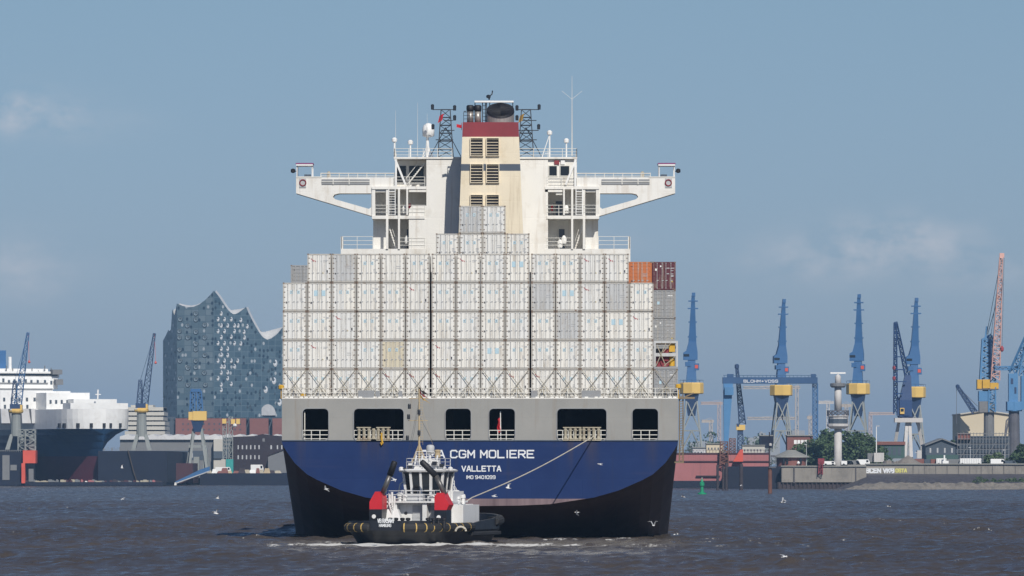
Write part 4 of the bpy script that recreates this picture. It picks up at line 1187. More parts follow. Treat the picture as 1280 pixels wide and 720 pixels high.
def fender(f0, f1, z, r, stripes):
    pts = [Vector((*outline_pt(f0 + (f1 - f0) * i / 60), z + .35 * max(0, (outline_pt(f0 + (f1 - f0) * i / 60)[1] - 18) / 10))) for i in range(61)]
    mb = MB(); mb.tube(pts, [r * .6] + [r] * 59 + [r * .6], 10)
    mb.cur = 1
    for q in stripes:
        i = int(q * 60); i = max(1, min(58, i)); mid = pts[i]
        d = (pts[i + 1] - pts[i - 1]).normalized() * .055
        mb.tube([mid - d, mid + d], r * 1.03, 10)
    return mb.build('fender', [M['rubber'], M['beige_strap']], tug, smooth=False)
M['beige_strap'] = paint('fender_strap', (.50, .34, .10), .7, .1)
fender(.555, .735, 1.62, .42, (.22, .42, .62, .80, .93))
fender(.765, .985, 1.62, .42, [.03 + .112 * k for k in range(9)])
fender(.06, .40, 1.95, .50, ())
mb = MB(); mb.tube([Vector((*outline_pt(f), .95)) for f in np.linspace(-.02, .10, 12)], .22, 6); mb.build('rubbing_strake', M['rubber'], tug)
block_letters('tug_name', 'VB RASANT', 1.6, .42, T(482.5, 651, 0) + Vector((0, -.03, .0)), M['text'], tug_hull, .16)
block_letters('tug_port', 'HAMBURG', 1.15, .30, T(481.5, 657, 0) + Vector((0, -.03, .02)), M['text'], tug_hull, .16)
# deckhouse
def tbox(mb, px0, px1, pt, pb, y0, y1):
    a, b = T(px0, pb, y0), T(px1, pt, y0)
    mb.box(a.x, b.x, y0, y1, a.z, b.z); return mb
M['tug_white'] = paint('tug_white_paint', (.70, .70, .69), .4, .04, .6, (.50, .46, .40), .35, (.45, .40, .34), .3)
DZ = 1.55
mb = MB()
a, b = T(482, 628.5, 6.5), T(546.5, 628.5, 6.5)
mb.box(a.x, b.x, 7.4, 17, DZ, a.z); mb.box(a.x - .1, b.x + .15, 6.3, 17.3, a.z, a.z + .16)
for (p0, p1) in ((482, 496), (528, 533.5)):
    u, v = T(p0, 640, 6.5), T(p1, 640, 6.5); mb.box(u.x, v.x, 6.5, 7.42, DZ, a.z)
u, v = T(484, 640, 6.0), T(497, 640, 6.0)
mb.frustum(u.x, v.x + .8, 5.2, 6.5, DZ, u.x, v.x, 6.0, 6.5, a.z - .6)
deckh = mb.build('deckhouse', M['tug_white'], tug)
for (p0, p1) in ((515.5, 527.5), (534.5, 545)):
    u, v = T(p0, 632, 7.3), T(p1, 650, 7.3)
    mb = MB(); mb.box(u.x, v.x, 7.34, 7.41, DZ, u.z - .1)
    for k in range(5): mb.box(u.x, v.x, 7.31, 7.345, DZ + .1 + .42 * k, DZ + .42 + .42 * k)
    mb.build('shutter', M['mark_grey'], deckh)
for (px, py) in ((486, 640), (507.5, 641.5)):
    c = T(px, py, 6.4); mb = MB(); mb.tube([c + Vector((0, 0, 0)), c + Vector((0, -.12, 0))], .16, 10); mb.build('porthole', M['dark'], deckh)
# wheelhouse, wider at the top
zf, zt2, zr = T(0, 627, 9).z, T(0, 590, 9).z, T(0, 584.5, 9).z
cx = T(533, 600, 10.5).x
def octo(hw, y0, y1, z, cham):
    return [(cx - hw + cham, y0, z), (cx + hw - cham, y0, z), (cx + hw, y0 + cham, z), (cx + hw, y1 - cham, z), (cx + hw - cham, y1, z), (cx - hw + cham, y1, z), (cx - hw, y1 - cham, z), (cx - hw, y0 + cham, z)]
def octo_loft(mb, rings):
    base = len(mb.v)
    for r_ in rings: mb.v += r_
    for q in range(len(rings) - 1):
        for i in range(8):
            j = (i + 1) % 8; mb.face((base+q*8+i, base+q*8+j, base+(q+1)*8+j, base+(q+1)*8+i))
    mb.face([base + i for i in range(8)][::-1]); mb.face([base + (len(rings)-1)*8 + i for i in range(8)])
hw0, hw1 = 1.60, 1.96
mb = MB(); octo_loft(mb, [octo(hw0, 8.9, 13.6, zf - .4, .8), octo(hw0 + .12, 8.8, 13.7, zf + .45, .8)]); wheel = mb.build('wheelhouse', M['tug_white'], tug)
mb = MB(); lo, hi = octo(hw0 + .10, 8.82, 13.68, zf + .45, .8), octo(hw1, 8.4, 14.1, zt2, .95); octo_loft(mb, [lo, hi]); win = mb.build('window_band', M['glass'], wheel)
mb = MB()
for i in range(8): mb.bar(Vector(lo[i]) * 1.0, Vector(hi[i]), .24)
for (i, j) in ((0, 1),): mb.bar((Vector(lo[i]) + Vector(lo[j])) / 2 + Vector((0, -.03, 0)), (Vector(hi[i]) + Vector(hi[j])) / 2 + Vector((0, -.03, 0)), .22)
for i in (1, 3, 4, 5, 6, 7, 2): 
    j = (i + 1) % 8
    if (Vector(lo[i]) - Vector(lo[j])).length > 1.6: mb.bar((Vector(lo[i]) + Vector(lo[j])) / 2, (Vector(hi[i]) + Vector(hi[j])) / 2, .14)
mb.build('mullion', M['tug_white'], win)
mb = MB(); octo_loft(mb, [octo(hw1 + .3, 8.1, 14.4, zt2, 1.0), octo(hw1 + .38, 8.0, 14.5, zt2 + .16, 1.0), octo(hw1 + .1, 8.3, 14.2, zt2 + .3, 1.0)]); mb.build('roof', M['tug_white'], wheel)
mb = MB()
for px in (501.5, 563): c = T(px, 585.5, 9); mb.lathe((c.x, c.y, zt2 + .1), [(.1, 0), (.24, .05), (.24, .3), (.1, .4)], 8)
mb.build('deck_lamp', M['tug_white'], wheel)
# top of the wheelhouse: platform, rails, radar, dome, floodlight, brackets
mb = MB()
zt3 = zt2 + .3
railing(mb, (cx - 1.6, 9.2, zt3), (cx + 1.7, 9.2, zt3), 1.0, r=.03); railing(mb, (cx + 1.7, 9.2, zt3), (cx + 1.7, 13, zt3), 1.0, r=.03); railing(mb, (cx - 1.6, 9.2, zt3), (cx - 1.6, 13, zt3), 1.0, r=.03)
railing(mb, (cx - .9, 10.0, zt3 + .95), (cx + 1.2, 10.0, zt3 + .95), .7, r=.03)
mb.build('roof_rail', M['tug_white'], tug)
mb = MB(); mb.box(cx - 1.0, cx + 1.3, 9.6, 11.6, zt3, zt3 + .3); mb.box(cx - .6, cx + .9, 9.9, 11.4, zt3 + .3, zt3 + .95)
for dx in (-.9, -.3, .5, 1.2): mb.tube([(cx + dx, 9.5, zt3 + .3), (cx + dx + .15, 9.6, zt3 + 1.3)], .09, 6)
mb.bar((cx + .9, 9.6, zt3 + .9), (cx + 2.3, 9.0, zt3), .2)
mb.box(cx + .9, cx + 1.5, 9.3, 9.9, zt3 + .4, zt3 + .9); mb.box(cx - 1.5, cx - 1.1, 9.3, 9.7, zt3 + .1, zt3 + .6)
mb.build('roof_platform', M['tug_white'], tug)
c = T(538, 567, 10.5); mb = MB(); mb.lathe((c.x, c.y, c.z - .05), [(.34, 0), (.40, .08), (.40, .72), (.30, .86), (.05, .90)], 12); mb.bar((c.x, c.y, zt3 + .9), c, .16); mb.build('radome', M['mark_grey'], tug, smooth=True)
c = T(547, 568, 10.0); mb = MB(); mb.lathe((c.x, c.y, c.z - .35), [(.20, 0), (.30, .1), (.26, .5), (.32, .7), (.2, .8)], 10); mb.bar((c.x, c.y, zt3), (c.x, c.y, c.z - .3), .12); mb.build('fire_monitor', M['tan'], tug)
mb = MB()
for i, (px, py) in enumerate(((513, 585), (543, 580), (552, 583), (505, 588))): c = T(px, py, 9.0); mb.box(c.x - .2, c.x + .2, c.y - .1, c.y + .15, c.z - .1, c.z + .25)
mb.build('floodlight', M['mast_black'], tug)
# mast with tattered flag
mt_ = T(524, 486, 10.8); mbz = T(524, 578, 10.8)
mb = MB(); mb.tube([mbz, mt_], [.12, .07], 6)
for dx in (-.85, .85): mb.tube([(mbz.x + dx, mbz.y, zt3 + .2), T(524, 556, 10.8)], .09, 5)
mb.tube([(mbz.x, mbz.y + 1.0, zt3 + .2), T(524, 553, 10.8)], .09, 5)
for (py, l, r_) in ((525.5, 1.1, .85), (498, 1.0, .9)): c = T(524, py, 10.8); mb.bar(c - Vector((l, 0, 0)), c + Vector((r_, 0, 0)), .07)
mb.tube([T(524, 499, 10.8), T(541, 556, 10.4)], .012, 4); mb.tube([T(528.5, 499, 10.8), T(528.5, 556, 10.8)], .015, 4)
for k in range(16): p = T(526.3, 503 + 3.3 * k, 10.8); mb.bar(p - Vector((.16, 0, 0)), p + Vector((.16, 0, 0)), .03)
mast = mb.build('mast', M['tan'], tug)
for (px, py) in ((524, 515), (524, 541), (511, 521), (509.5, 547.5), (512, 508)):
    mb = MB(); c = T(px, py, 10.75); mb.lathe((c.x, c.y - .08, c.z - .24), [(.13, 0), (.15, .04), (.15, .4), (.1, .5)], 8); mb.build('navigation_light', M['mast_black'], mast)
mb = MB()
for k, col in enumerate((0, 1, 2)):
    mb.cur = col
    mb.grid(lambda u, v: (mt_.x - .1 + .95 * u * (.6 + .4 * v) + .18 * (v + k) / 3 + .08 * math.sin(7 * u), mt_.y + .12 * math.sin(6 * u + 2 * v), mt_.z + .15 - .35 * (k + v) - .45 * u + .07 * math.sin(9 * u + k)), 5, 2)
mb.build('flag', [M['black_cloth'], M['maroon'], M['gold_cloth']], mast)
# twin exhausts: black plinth, red casing, steel pipe leaning inwards, sooty end
def exhaust(px0, px1, pz0, pz1, pzb, base, bend, tip, yl, slant):
    a, b = T(px0, pz0, yl), T(px1, pz1, yl)
    mb = MB(); mb.box(a.x, b.x, yl - .9, yl + .9, DZ, a.z); pl = mb.build('exhaust_plinth', M['blackhull'], tug)
    mb = MB()
    w = b.x - a.x
    pts = [(a.x, a.z), (b.x, a.z), (b.x, b.z - .55), (b.x - w * .25, b.z), (a.x + w * .45, b.z), (a.x, a.z + (b.z - a.z) * .42)] if slant > 0 else [(a.x, a.z), (b.x, a.z), (b.x + .25, a.z + .5), (b.x - w * .30, b.z), (a.x + w * .2, b.z), (a.x, b.z - .4)]
    mb.prism(pts, yl - .85, yl + .85); mb.build('exhaust_casing', M['red'], tug)
    p0, p1, p2 = T(*base, yl), T(*bend, yl), T(*tip, yl)
    mb = MB(); mb.tube([p0, p1], .25, 12); pp = mb.build('exhaust_pipe', M['steel_dark'], tug, smooth=True)
    mb = MB(); mb.tube([p1, p1.lerp(p2, .9), p2], [.31, .29, .22], 12); mb.build('exhaust_tip', M['soot'], pp, smooth=True)
    mb = MB(); c = T((px0 + px1) / 2 - 2, pz0 + 9, yl); mb.tube([(c.x, yl - .9, c.z), (c.x, yl - .95, c.z)], .2, 12); mb.build('porthole', M['white'], pl)
M['steel_dark'] = paint('exhaust_steel', (.12, .115, .11), .4, .2, 1.5, (.05, .045, .04), .6, metal=.4)
exhaust(464.8, 480.5, 636.5, 614.5, 651, (478.5, 616), (487.5, 594), (493.5, 576.5), 5.0, 1)
exhaust(546, 561, 637.5, 616, 652, (556, 618), (545, 595), (526.5, 576.5), 6.0, -1)
# white gear on the afterdeck: vent posts, stair, rails
mb = MB(); a = T(488, 616, 7)
for (px, pt) in ((487, 618), (490, 615), (493, 620)): c = T(px, pt, 6.4); mb.tube([(c.x, c.y, DZ), c], .12, 6)
stair(mb, T(492, 648, 5.8), T(486, 628, 5.8), .7, 8)
railing(mb, T(483, 628, 6.6), T(546, 628, 6.6), 1.1, r=.03); railing(mb, T(502, 628, 8.5), T(563, 628, 8.5), 1.15, r=.03)
mb.build('deck_rail', M['tug_white'], tug)
mb = MB(); u, v = T(505, 629, 7.0), T(546, 615, 7.0); mb.box(u.x, u.x + 1.8, 7.2, 8.6, u.z, u.z + .9); mb.box(u.x + 2.2, v.x - .3, 7.4, 8.6, u.z, u.z + .7); mb.build('deck_locker', M['mark_grey'], tug)
mb = MB(); mb.tube([T(497, 622, 7.5), T(500, 605, 7.5), T(505, 602, 7.5)], .06, 5); mb.tube([T(502, 627, 7.5), T(506, 612, 7.5)], .05, 5); mb.build('davit', M['slate'], tug)
# starboard stairs and railings climbing to the wheelhouse
mb = MB()
for (p0, p1, py, yl) in ((556, 568, 612, 15), (560, 570, 622, 17), (566, 581, 629, 18), (552, 563, 605, 13)): railing(mb, T(p0, py, yl), T(p1, py, yl), .85, n=5, r=.035)
stair(mb, T(572, 630, 16), T(558, 606, 15), .8, 9)
mb.build('side_rail', M['tug_white'], tug)
mb = MB(); u, v = T(546, 631, 12), T(579, 622, 12); mb.box(u.x, v.x, 12, 18, DZ, u.z); mb.box(u.x, u.x + 1.6, 12, 16, u.z, u.z + 1.3); mb.build('upper_deck', M['tug_white'], tug)
mb = MB(); c = T(554.5, 607, 13); mb.tube([(c.x + .3 * math.cos(q), c.y - .3, c.z + .3 * math.sin(q)) for q in np.linspace(0, 2 * math.pi, 15)], .09, 6, cap=False); mb.build('lifebuoy', M['red'], tug)
# loose gear that crowds the tug's decks
for (px, py, yl, r_, h_) in ((500, 627.5, 7.2, .22, .9), (506, 627.5, 7.0, .16, .7), (541, 628, 7.1, .2, .8), (550, 611, 9.5, .2, .6), (572, 629.5, 14, .22, .7), (579, 630, 15, .16, .9)):
    mb = MB(); c = T(px, py, yl); mb.lathe(c, [(r_, 0), (r_, h_ * .6), (r_ * 1.5, h_ * .65), (r_ * 1.5, h_ * .9), (r_ * .5, h_)], 9); mb.build('ventilator', M['tug_white'], tug)
for (px, py, yl) in ((488, 650, 2.2), (503, 650.5, 1.6), (535, 652, 1.6), (548, 653.5, 2.4)):
    mb = MB(); c = T(px, py, yl); mb.lathe((c.x, yl, 1.55), [(.16, 0), (.16, .75), (.24, .8), (.24, .95), (.1, 1.0)], 8); mb.lathe((c.x + .55, yl, 1.55), [(.16, 0), (.16, .75), (.24, .8), (.24, .95), (.1, 1.0)], 8); mb.build('mooring_bitt', M['soot'], tug)
for (px, py, yl) in ((568, 617, 16), (512, 622, 8.2)):
    mb = MB(); c = T(px, py, yl); mb.tube([(c.x - .55, yl, c.z), (c.x - .45, yl, c.z), (c.x + .45, yl, c.z), (c.x + .55, yl, c.z)], [.15, .32, .32, .15], 10); mb.build('life_raft', M['white'], tug)
mb = MB()
for (a_, b_, ya_, yb_) in (((524, 500), (495, 640), 10.8, 6.5), ((524, 520), (560, 588), 10.8, 13.5), ((524, 505), (509, 586), 10.8, 9)): mb.tube([T(*a_, ya_), T(*b_, yb_)], .014, 4)
mb.build('stay_wire', M['mast_black'], tug)
mb = MB(); octo_loft(mb, [octo(hw1 + .02, 8.36, 14.14, zt2 - .16, .95), octo(hw1 + .06, 8.32, 14.18, zt2 + .0, .95)]); mb.build('window_visor', M['mast_black'], wheel)
# winch housing on the foredeck
u, v = T(567, 653, 18.2), T(591, 630, 18.2)
mb = MB(); w = v.x - u.x; h = v.z - DZ
mb.prism([(u.x, DZ), (v.x, DZ), (v.x, DZ + h * .62), (v.x - w * .24, v.z), (u.x + w * .06, v.z), (u.x, DZ + h * .85)], 18.2, 20.0)
winch = mb.build('winch_housing', M['tug_white'], tug)
mb = MB()
for (px, py, r_) in ((577, 643, .10), (588, 642, .10), (583, 640, .08), (572, 642, .08)): c = T(px, py, 18.2); mb.tube([c + Vector((0, -.02, 0)), c + Vector((0, -.12, 0))], r_, 8); mb.bar(c + Vector((-.15, -.08, .1)), c + Vector((.05, -.08, -.25)), .05)
mb.build('clamp', M['mark_grey'], winch)
mb = MB(); c = T(580, 643.5, 18.2); mb.tube([c + Vector((0, -.02, 0)), c + Vector((0, -.14, 0))], .2, 10); mb.build('warning_disc', M['red'], winch)
mb = MB(); c = T(587, 652, 16); mb.lathe((c.x, c.y, c.z - .1), [(.14, 0), (.14, .5), (.22, .6), (.05, .85)], 8); mb.build('hydrant', M['red'], tug)
for (px, py) in ((561, 649), (576, 664)):
    mb = MB(); c = T(px, py, 13 if px < 570 else 3.5); mb.tube([(c.x + .5 * math.cos(q), c.y, c.z + .42 * math.sin(q)) for q in np.linspace(0, math.pi, 12)], .10, 6); mb.build('hose_coil', M['rope'], tug)
    if px > 570: bpy.data.objects.remove(bpy.data.objects[-1]) if False else None
tug.location = (TX, TY, 0)
tug.rotation_euler = (0, 0, TA)
# towing line from the ship's right fairlead to the tug's foredeck
mb = MB()
A = W(742, 545.5, SY - .3); B = W(590, 622, TY + 21); B2 = W(578, 630, TY + 19.5)
pts = [A.lerp(B, k / 16) + Vector((0, 0, -.35 * math.sin(math.pi * k / 16))) for k in range(17)] + [B2]
mb.tube(pts, .055, 6)
tag(mb.build('tow_rope', M['rope'], loc=A), 'taut pale towing rope stretched from the ship stern opening to the tug', 'rope')
# ------------------------------------------------------------------ far shore, helpers
def wx(px, Y): return W(px, 0, Y).x
def wz(py, Y): return W(0, py, Y).z
def pbox(mb, px0, px1, pt, pb, Y0, Y1, Yr=None):
    """box whose front face (at Y0) fills the given pixel rectangle"""
    Yr = Yr or Y0
    mb.box(wx(px0, Yr), wx(px1, Yr), Y0, Y1, wz(pb, Yr), wz(pt, Yr)); return mb
def win_row(parent, mat, pxs, pt, pb, Y, name='window'):
    """each opening its own mesh: (px0, px1) pairs, set 5 cm proud of the wall at Y"""
    for a, b in pxs:
        mb = MB(); pbox(mb, a, b, pt, pb, Y - .06, Y + .1, Y); mb.build(name, mat, parent)
def base(px, Y, z=3.0): v = W(px, 0, Y); return (v.x, Y, z)
def one(mb, name, mat, label, cat, loc, group=None):
    return tag(mb.build(name, mat, loc=loc), label, cat, group)

def tree(px, Y, h, w, label, mat='leaf_dark', z=3.0, seed=1, n=1700, group='trees along the right shore', name='broadleaf_tree'):
    q = random.Random(seed)
    L = base(px, Y, z)
    t = thing(name, label, 'tree', L, group)
    mb = MB()
    mb.tube([(L[0], Y, z - .2), (L[0] + .2, Y, z + h * .3), (L[0] - .1, Y, z + h * .75)], [h * .03, h * .022, h * .006], 7)
    lobes = []
    for i in range(max(7, int(w * 1.3))):
        a = q.uniform(0, 2 * math.pi); rr = q.uniform(.05, .55) * w; zz = q.uniform(.22, .88) * h
        rr *= 1.15 - .75 * max(0, (zz / h - .5) / .5)
        c = Vector((L[0] + rr * math.cos(a), Y + rr * math.sin(a), z + zz)); lobes.append((c, q.uniform(.15, .25) * w))
        mb.tube([(L[0], Y, z + zz * .55), c], [h * .010, h * .004], 5)
    mb.build('trunk', M['bark'], t)
    mb = MB()
    for i in range(n):
        c, r_ = q.choice(lobes)
        d = Vector((q.gauss(0, 1), q.gauss(0, 1), q.gauss(0, 1))).normalized() * r_ * q.uniform(.55, 1.12)
        d.z *= .8
        p = c + d
        s = q.uniform(.25, .58) * (1 + h / 40)
        u = Vector((q.gauss(0, 1), q.gauss(0, 1), q.gauss(0, .6))).normalized(); v = u.cross(Vector((q.gauss(0, 1), q.gauss(0, 1), q.gauss(0, 1)))).normalized()
        mb.quad(p - u * s, p + v * s * .7, p + u * s, p - v * s * .7)
    mb.build('crown', M[mat], t)
    return t

# ------------------------------------------------------------------ left: roll-on ship in its floating dock
RY = 2815.0
rs = 8600 / RY
RA = R(22)
RL = Vector((wx(127, RY), RY, 0))
roro = thing('roro_ferry', 'large navy hulled ferry with white upperworks, bow on in the floating dock', 'ferry', (0, 0, 0))
cr, sr = math.cos(RA), math.sin(RA)
def Q(px, py, yl):
    x = 0.0
    for _ in range(5):
        Yw = RY + sr * x + cr * yl; p = W(px, py, Yw); x = ((p.x - RL.x) + sr * yl) / cr
    return Vector((x, yl, p.z))
def qz(py): return wz(py, RY)
# local frame: y runs aft; rotated so the side shown runs away to the left
def hb(y, z):
    k = min(1, max(0, (z - 12) / 11.5))
    oh = 5.5 * k ** 1.3
    B = 15.0
    return B * (1 - math.exp(-max(0, y + oh) / (46 - 41.2 * k)))
LV_ = [(1.6, 0), (6, 0), (12.2, 0), (12.2, 1), (15, 1), (18, 1), (21, 1), (23.4, 1), (23.4, 2), (27.5, 2), (31.0, 2)]
ST = [-5.5, -5, -4.2, -3, -1.5, 0, 2, 5, 9, 14, 20, 30, 45, 70, 110, 160, 190]
def zsheer(y, z): return z if z < 31 else (31.5 if y < 55 else 27.8)
mb = MB()
for side in (1, -1):
    b0 = len(mb.v)
    for z, mi in LV_:
        for y in ST:
            oh = 5.5 * min(1, max(0, (z - 12) / 11.5)) ** 1.3
            mb.v.append((side * hb(y, z), max(y, -oh), zsheer(y, z)))
    n = len(ST)
    for i in range(len(LV_) - 1):
        if LV_[i][1] != LV_[i + 1][1]: continue
        mb.cur = LV_[i][1]
        for j in range(n - 1): mb.face((b0 + i*n+j, b0 + i*n+j+1, b0 + (i+1)*n+j+1, b0 + (i+1)*n+j))
mb.cur = 2
mb.box(-14, 14, 12, 190, 27.4, 27.7)
M['roro_navy'] = paint('ferry_navy', (.016, .058, .135), .36, .12, .1, (.03, .05, .09), .5)
M['roro_red'] = paint('ferry_bottom_red', (.12, .030, .045), .6, .15, .1)
roro_hull = mb.build('hull', [M['roro_red'], M['roro_navy'], M['white']], roro, smooth=False)
def qbox(mb, p0, p1, pt, pb, yl, depth):
    a, b = Q(p0, pb, yl), Q(p1, pt, yl); mb.box(a.x, b.x, yl, yl + depth, a.z, b.z); return mb
mb = MB()
for (p0, p1, pt, pb, yl, dp) in ((88, 160, 504, 514, 8, 10), (92, 146, 499, 512, 26, 10), (58, 112, 491, 520, 34, 14), (0, 88, 489, 520, 48, 20), (-40, 66, 486, 520, 60, 40), (-60, 72, 471, 486, 66, 40), (-60, 74, 464.5, 471.5, 67, 38), (-60, 60, 461, 465, 72, 25)):
    qbox(mb, p0, p1, pt, pb, yl, dp)
mb.box(-14.6, 14.6, 30, 190, 27.7, 30.5)
upper = mb.build('superstructure', M['white'], roro)
for (p0, p1, pt, pb, yl) in ((-20, 72, 467, 469.3, 66.6),):
    mb = MB(); qbox(mb, p0, p1, pt, pb, yl, .5); mb.build('bridge_window', M['glass'], upper)
for k, (px, py, yl) in enumerate([(3, 473, 65.8), (10, 475, 65.8), (17, 474, 65.8), (24, 474, 65.8), (31, 474, 65.8), (38, 475, 65.8), (46, 475, 65.8), (55, 475, 65.8), (63, 476, 65.8)] + [(4 + 9.5 * i, 497, 47.8) for i in range(8)] + [(62 + 7 * i, 500, 33.8) for i in range(6)] + [(5 + 14 * i, 506, 47.8) for i in range(4)]):
    mb = MB(); qbox(mb, px, px + 2.6, py, py + 4.5, yl, .5); mb.build('window', M['shed_blue'], upper)
for px in (75, 81, 97.5, 114, 130, 138, 150):
    y0 = 0
    for yl in np.arange(-5.5, 60, .25):
        c = Q(px, 532, yl)
        if abs(c.x) <= hb(yl, 24.6) and c.x <= 15: y0 = yl; break
    mb = MB(); a, b = Q(px - 1.6, 534.5, y0), Q(px + 1.6, 529, y0); mb.box(a.x, b.x, y0 - .6, y0 + 1.4, a.z, b.z); mb.build('mooring_port', M['dark'], roro_hull)
for px in (2, 14, 28, 40):
    mb = MB(); a, b, c, d = Q(px - 2, 529, 44), Q(px + 9, 529, 44), Q(px + 6, 511, 44), Q(px - 3, 511, 44)
    mb.prism([(a.x, a.z), (b.x, b.z), (c.x, c.z), (d.x, d.z)], 42, 46); mb.build('ventilator_cowl', M['roof_white'], roro)
mb = MB(); qbox(mb, -6, 7.5, 438, 465, 90, 10); mb.build('funnel', M['crane_blue'], roro)
mb = MB(); c = Q(12.5, 462, 75); mb.tube([c, Q(12.5, 446, 75)], .7, 8); c = Q(122, 500, 20); mb.tube([c, Q(122.5, 487, 20)], .35, 6); mb.bar(Q(119, 493, 20), Q(126, 493, 20), .3); mb.build('mast', M['white'], roro)
mb = MB(); qbox(mb, 66, 78, 462, 468, 64, 4); qbox(mb, 70, 79, 474, 481, 62, 3)
for i in range(8): mb.bar(Q(8 + 8 * i, 464, 70), Q(8 + 8 * i, 457 + 3 * (i % 3), 70), .35)
mb.build('bridge_gear', M['shed'], roro)
mb = MB(); qbox(mb, -30, 66, 485.6, 486.6, 59.5, .5); qbox(mb, -30, 60, 478.5, 479.2, 65.5, .5); mb.build('deck_edge', M['shed'], roro)
roro.location = RL; roro.rotation_euler = (0, 0, RA)

dock_y = RY - 30
d_ = thing('floating_dock', 'dark navy floating dock holding the ferry, with a red corner tower', 'floating dock', base(100, dock_y, 0))
mb = MB(); pbox(mb, -80, 29, 565, 607.2, dock_y, dock_y + 90); pbox(mb, 118, 205, 563.5, 603, dock_y + 25, dock_y + 200, dock_y); mb.build('dock_wall', M['dock_dark'], d_)
mb = MB(); pbox(mb, 25, 204, 602.5, 607.2, dock_y - 2, dock_y + 190, dock_y); mb.build('pontoon_deck', M['dock_dark'], d_)
mb = MB(); pbox(mb, 29.3, 45, 563, 579, dock_y - 3, dock_y + 8, dock_y); pbox(mb, 27.5, 32, 579, 604, dock_y - 3, dock_y + 4, dock_y); mb.build('corner_tower', M['orange_red'], d_)
for a_ in ((36, 42, 586, 602, dock_y - 1, dock_y + 3), (3, 12, 569, 600, dock_y - .3, dock_y), (13, 21, 581, 588, dock_y - .3, dock_y), (36, 42, 546, 563, dock_y + 2, dock_y + 5)): mb = MB(); pbox(mb, *a_, dock_y); mb.build('wall_panel', M['shed'], d_)
mb = MB()
mb.lattice(W(27.5, 563, dock_y + 3), W(27.5, 537, dock_y + 3), 3, 3, 4, .4); mb.lattice(W(38, 563, dock_y + 3), W(38, 537, dock_y + 3), 4, 4, 4, .4); mb.bar(W(25, 545, dock_y + 3), W(42, 545, dock_y + 3), .8)
mb.build('scaffold_tower', M['crane_grey'], d_)
mb = MB()
for i in range(46): x = -78 + i * 2.3; mb.bar(W(x, 565, dock_y + 1), W(x, 562.5, dock_y + 1), .2)
mb.build('walkway_rail', M['shed'], d_)
mb = MB()
for i in range(30): x = 130 + i * 2.5; mb.bar(W(x, 563.5, dock_y + 26), W(x, 560.5 - (i * 7 % 3), dock_y + 26), .2 if i % 4 else .5)
mb.tube([W(-78, 563, dock_y + 1), W(29, 563, dock_y + 1)], .1, 4)
mb.build('walkway_rail', M['shed'], d_)
mb = MB(); mb.tube([W(160, 563, dock_y + 24), W(167, 590, dock_y + 24), W(171, 602, dock_y + 24)], .3, 5); mb.build('draped_cable', M['bark'], d_)
NTH = ['first', 'second', 'third', 'fourth', 'fifth', 'sixth', 'seventh', 'eighth', 'ninth', 'tenth', 'eleventh', 'twelfth', 'thirteenth', 'fourteenth', 'fifteenth', 'sixteenth', 'seventeenth', 'eighteenth', 'nineteenth', 'twentieth'] + ['twenty-' + q for q in ('first', 'second', 'third', 'fourth', 'fifth', 'sixth', 'seventh', 'eighth', 'ninth')] + ['thirtieth'] + ['thirty-' + q for q in ('first', 'second', 'third', 'fourth')]
# clutter on the pontoon: crates and drums
q_ = random.Random(3)
for i in range(34):
    px = 33 + i * 5 + q_.uniform(-1.5, 1.5); w = q_.uniform(.4, 1.3)
    z_ = wz(602.5, dock_y)
    L = (wx(px, dock_y), dock_y + q_.uniform(0, 1.5), z_)
    mb = MB(); h = q_.uniform(.3, .8)
    mb.box(L[0] - w, L[0] + w, L[1] - .5, L[1] + .5, z_, z_ + h); mb.box(L[0] - w * .9, L[0] + w * .3, L[1] - .4, L[1] + .4, z_ + h, z_ + h * 1.35)
    mk = q_.choice(['dock_red', 'dock_maroon', 'shed', 'shed', 'beige', 'dock_maroon', 'pile'])
    col = {'dock_red': 'faded red', 'dock_maroon': 'dark red', 'white': 'white', 'shed': 'grey', 'beige': 'beige', 'pile': 'brown'}[mk]
    if 104 < px < 112: mk, col = 'white', 'white'
    nth = NTH[i]
    if px < 122: wh = f'{"near the red tower" if px < 60 else ("below the ferry" if px < 95 else "under the bow")}'
    else: wh = 'by the dark dock wall'
    one(mb, 'dock_crate', M[mk], f'small {col} crate {wh}, {nth} from red tower', 'crate', L, 'crates along the pontoon')

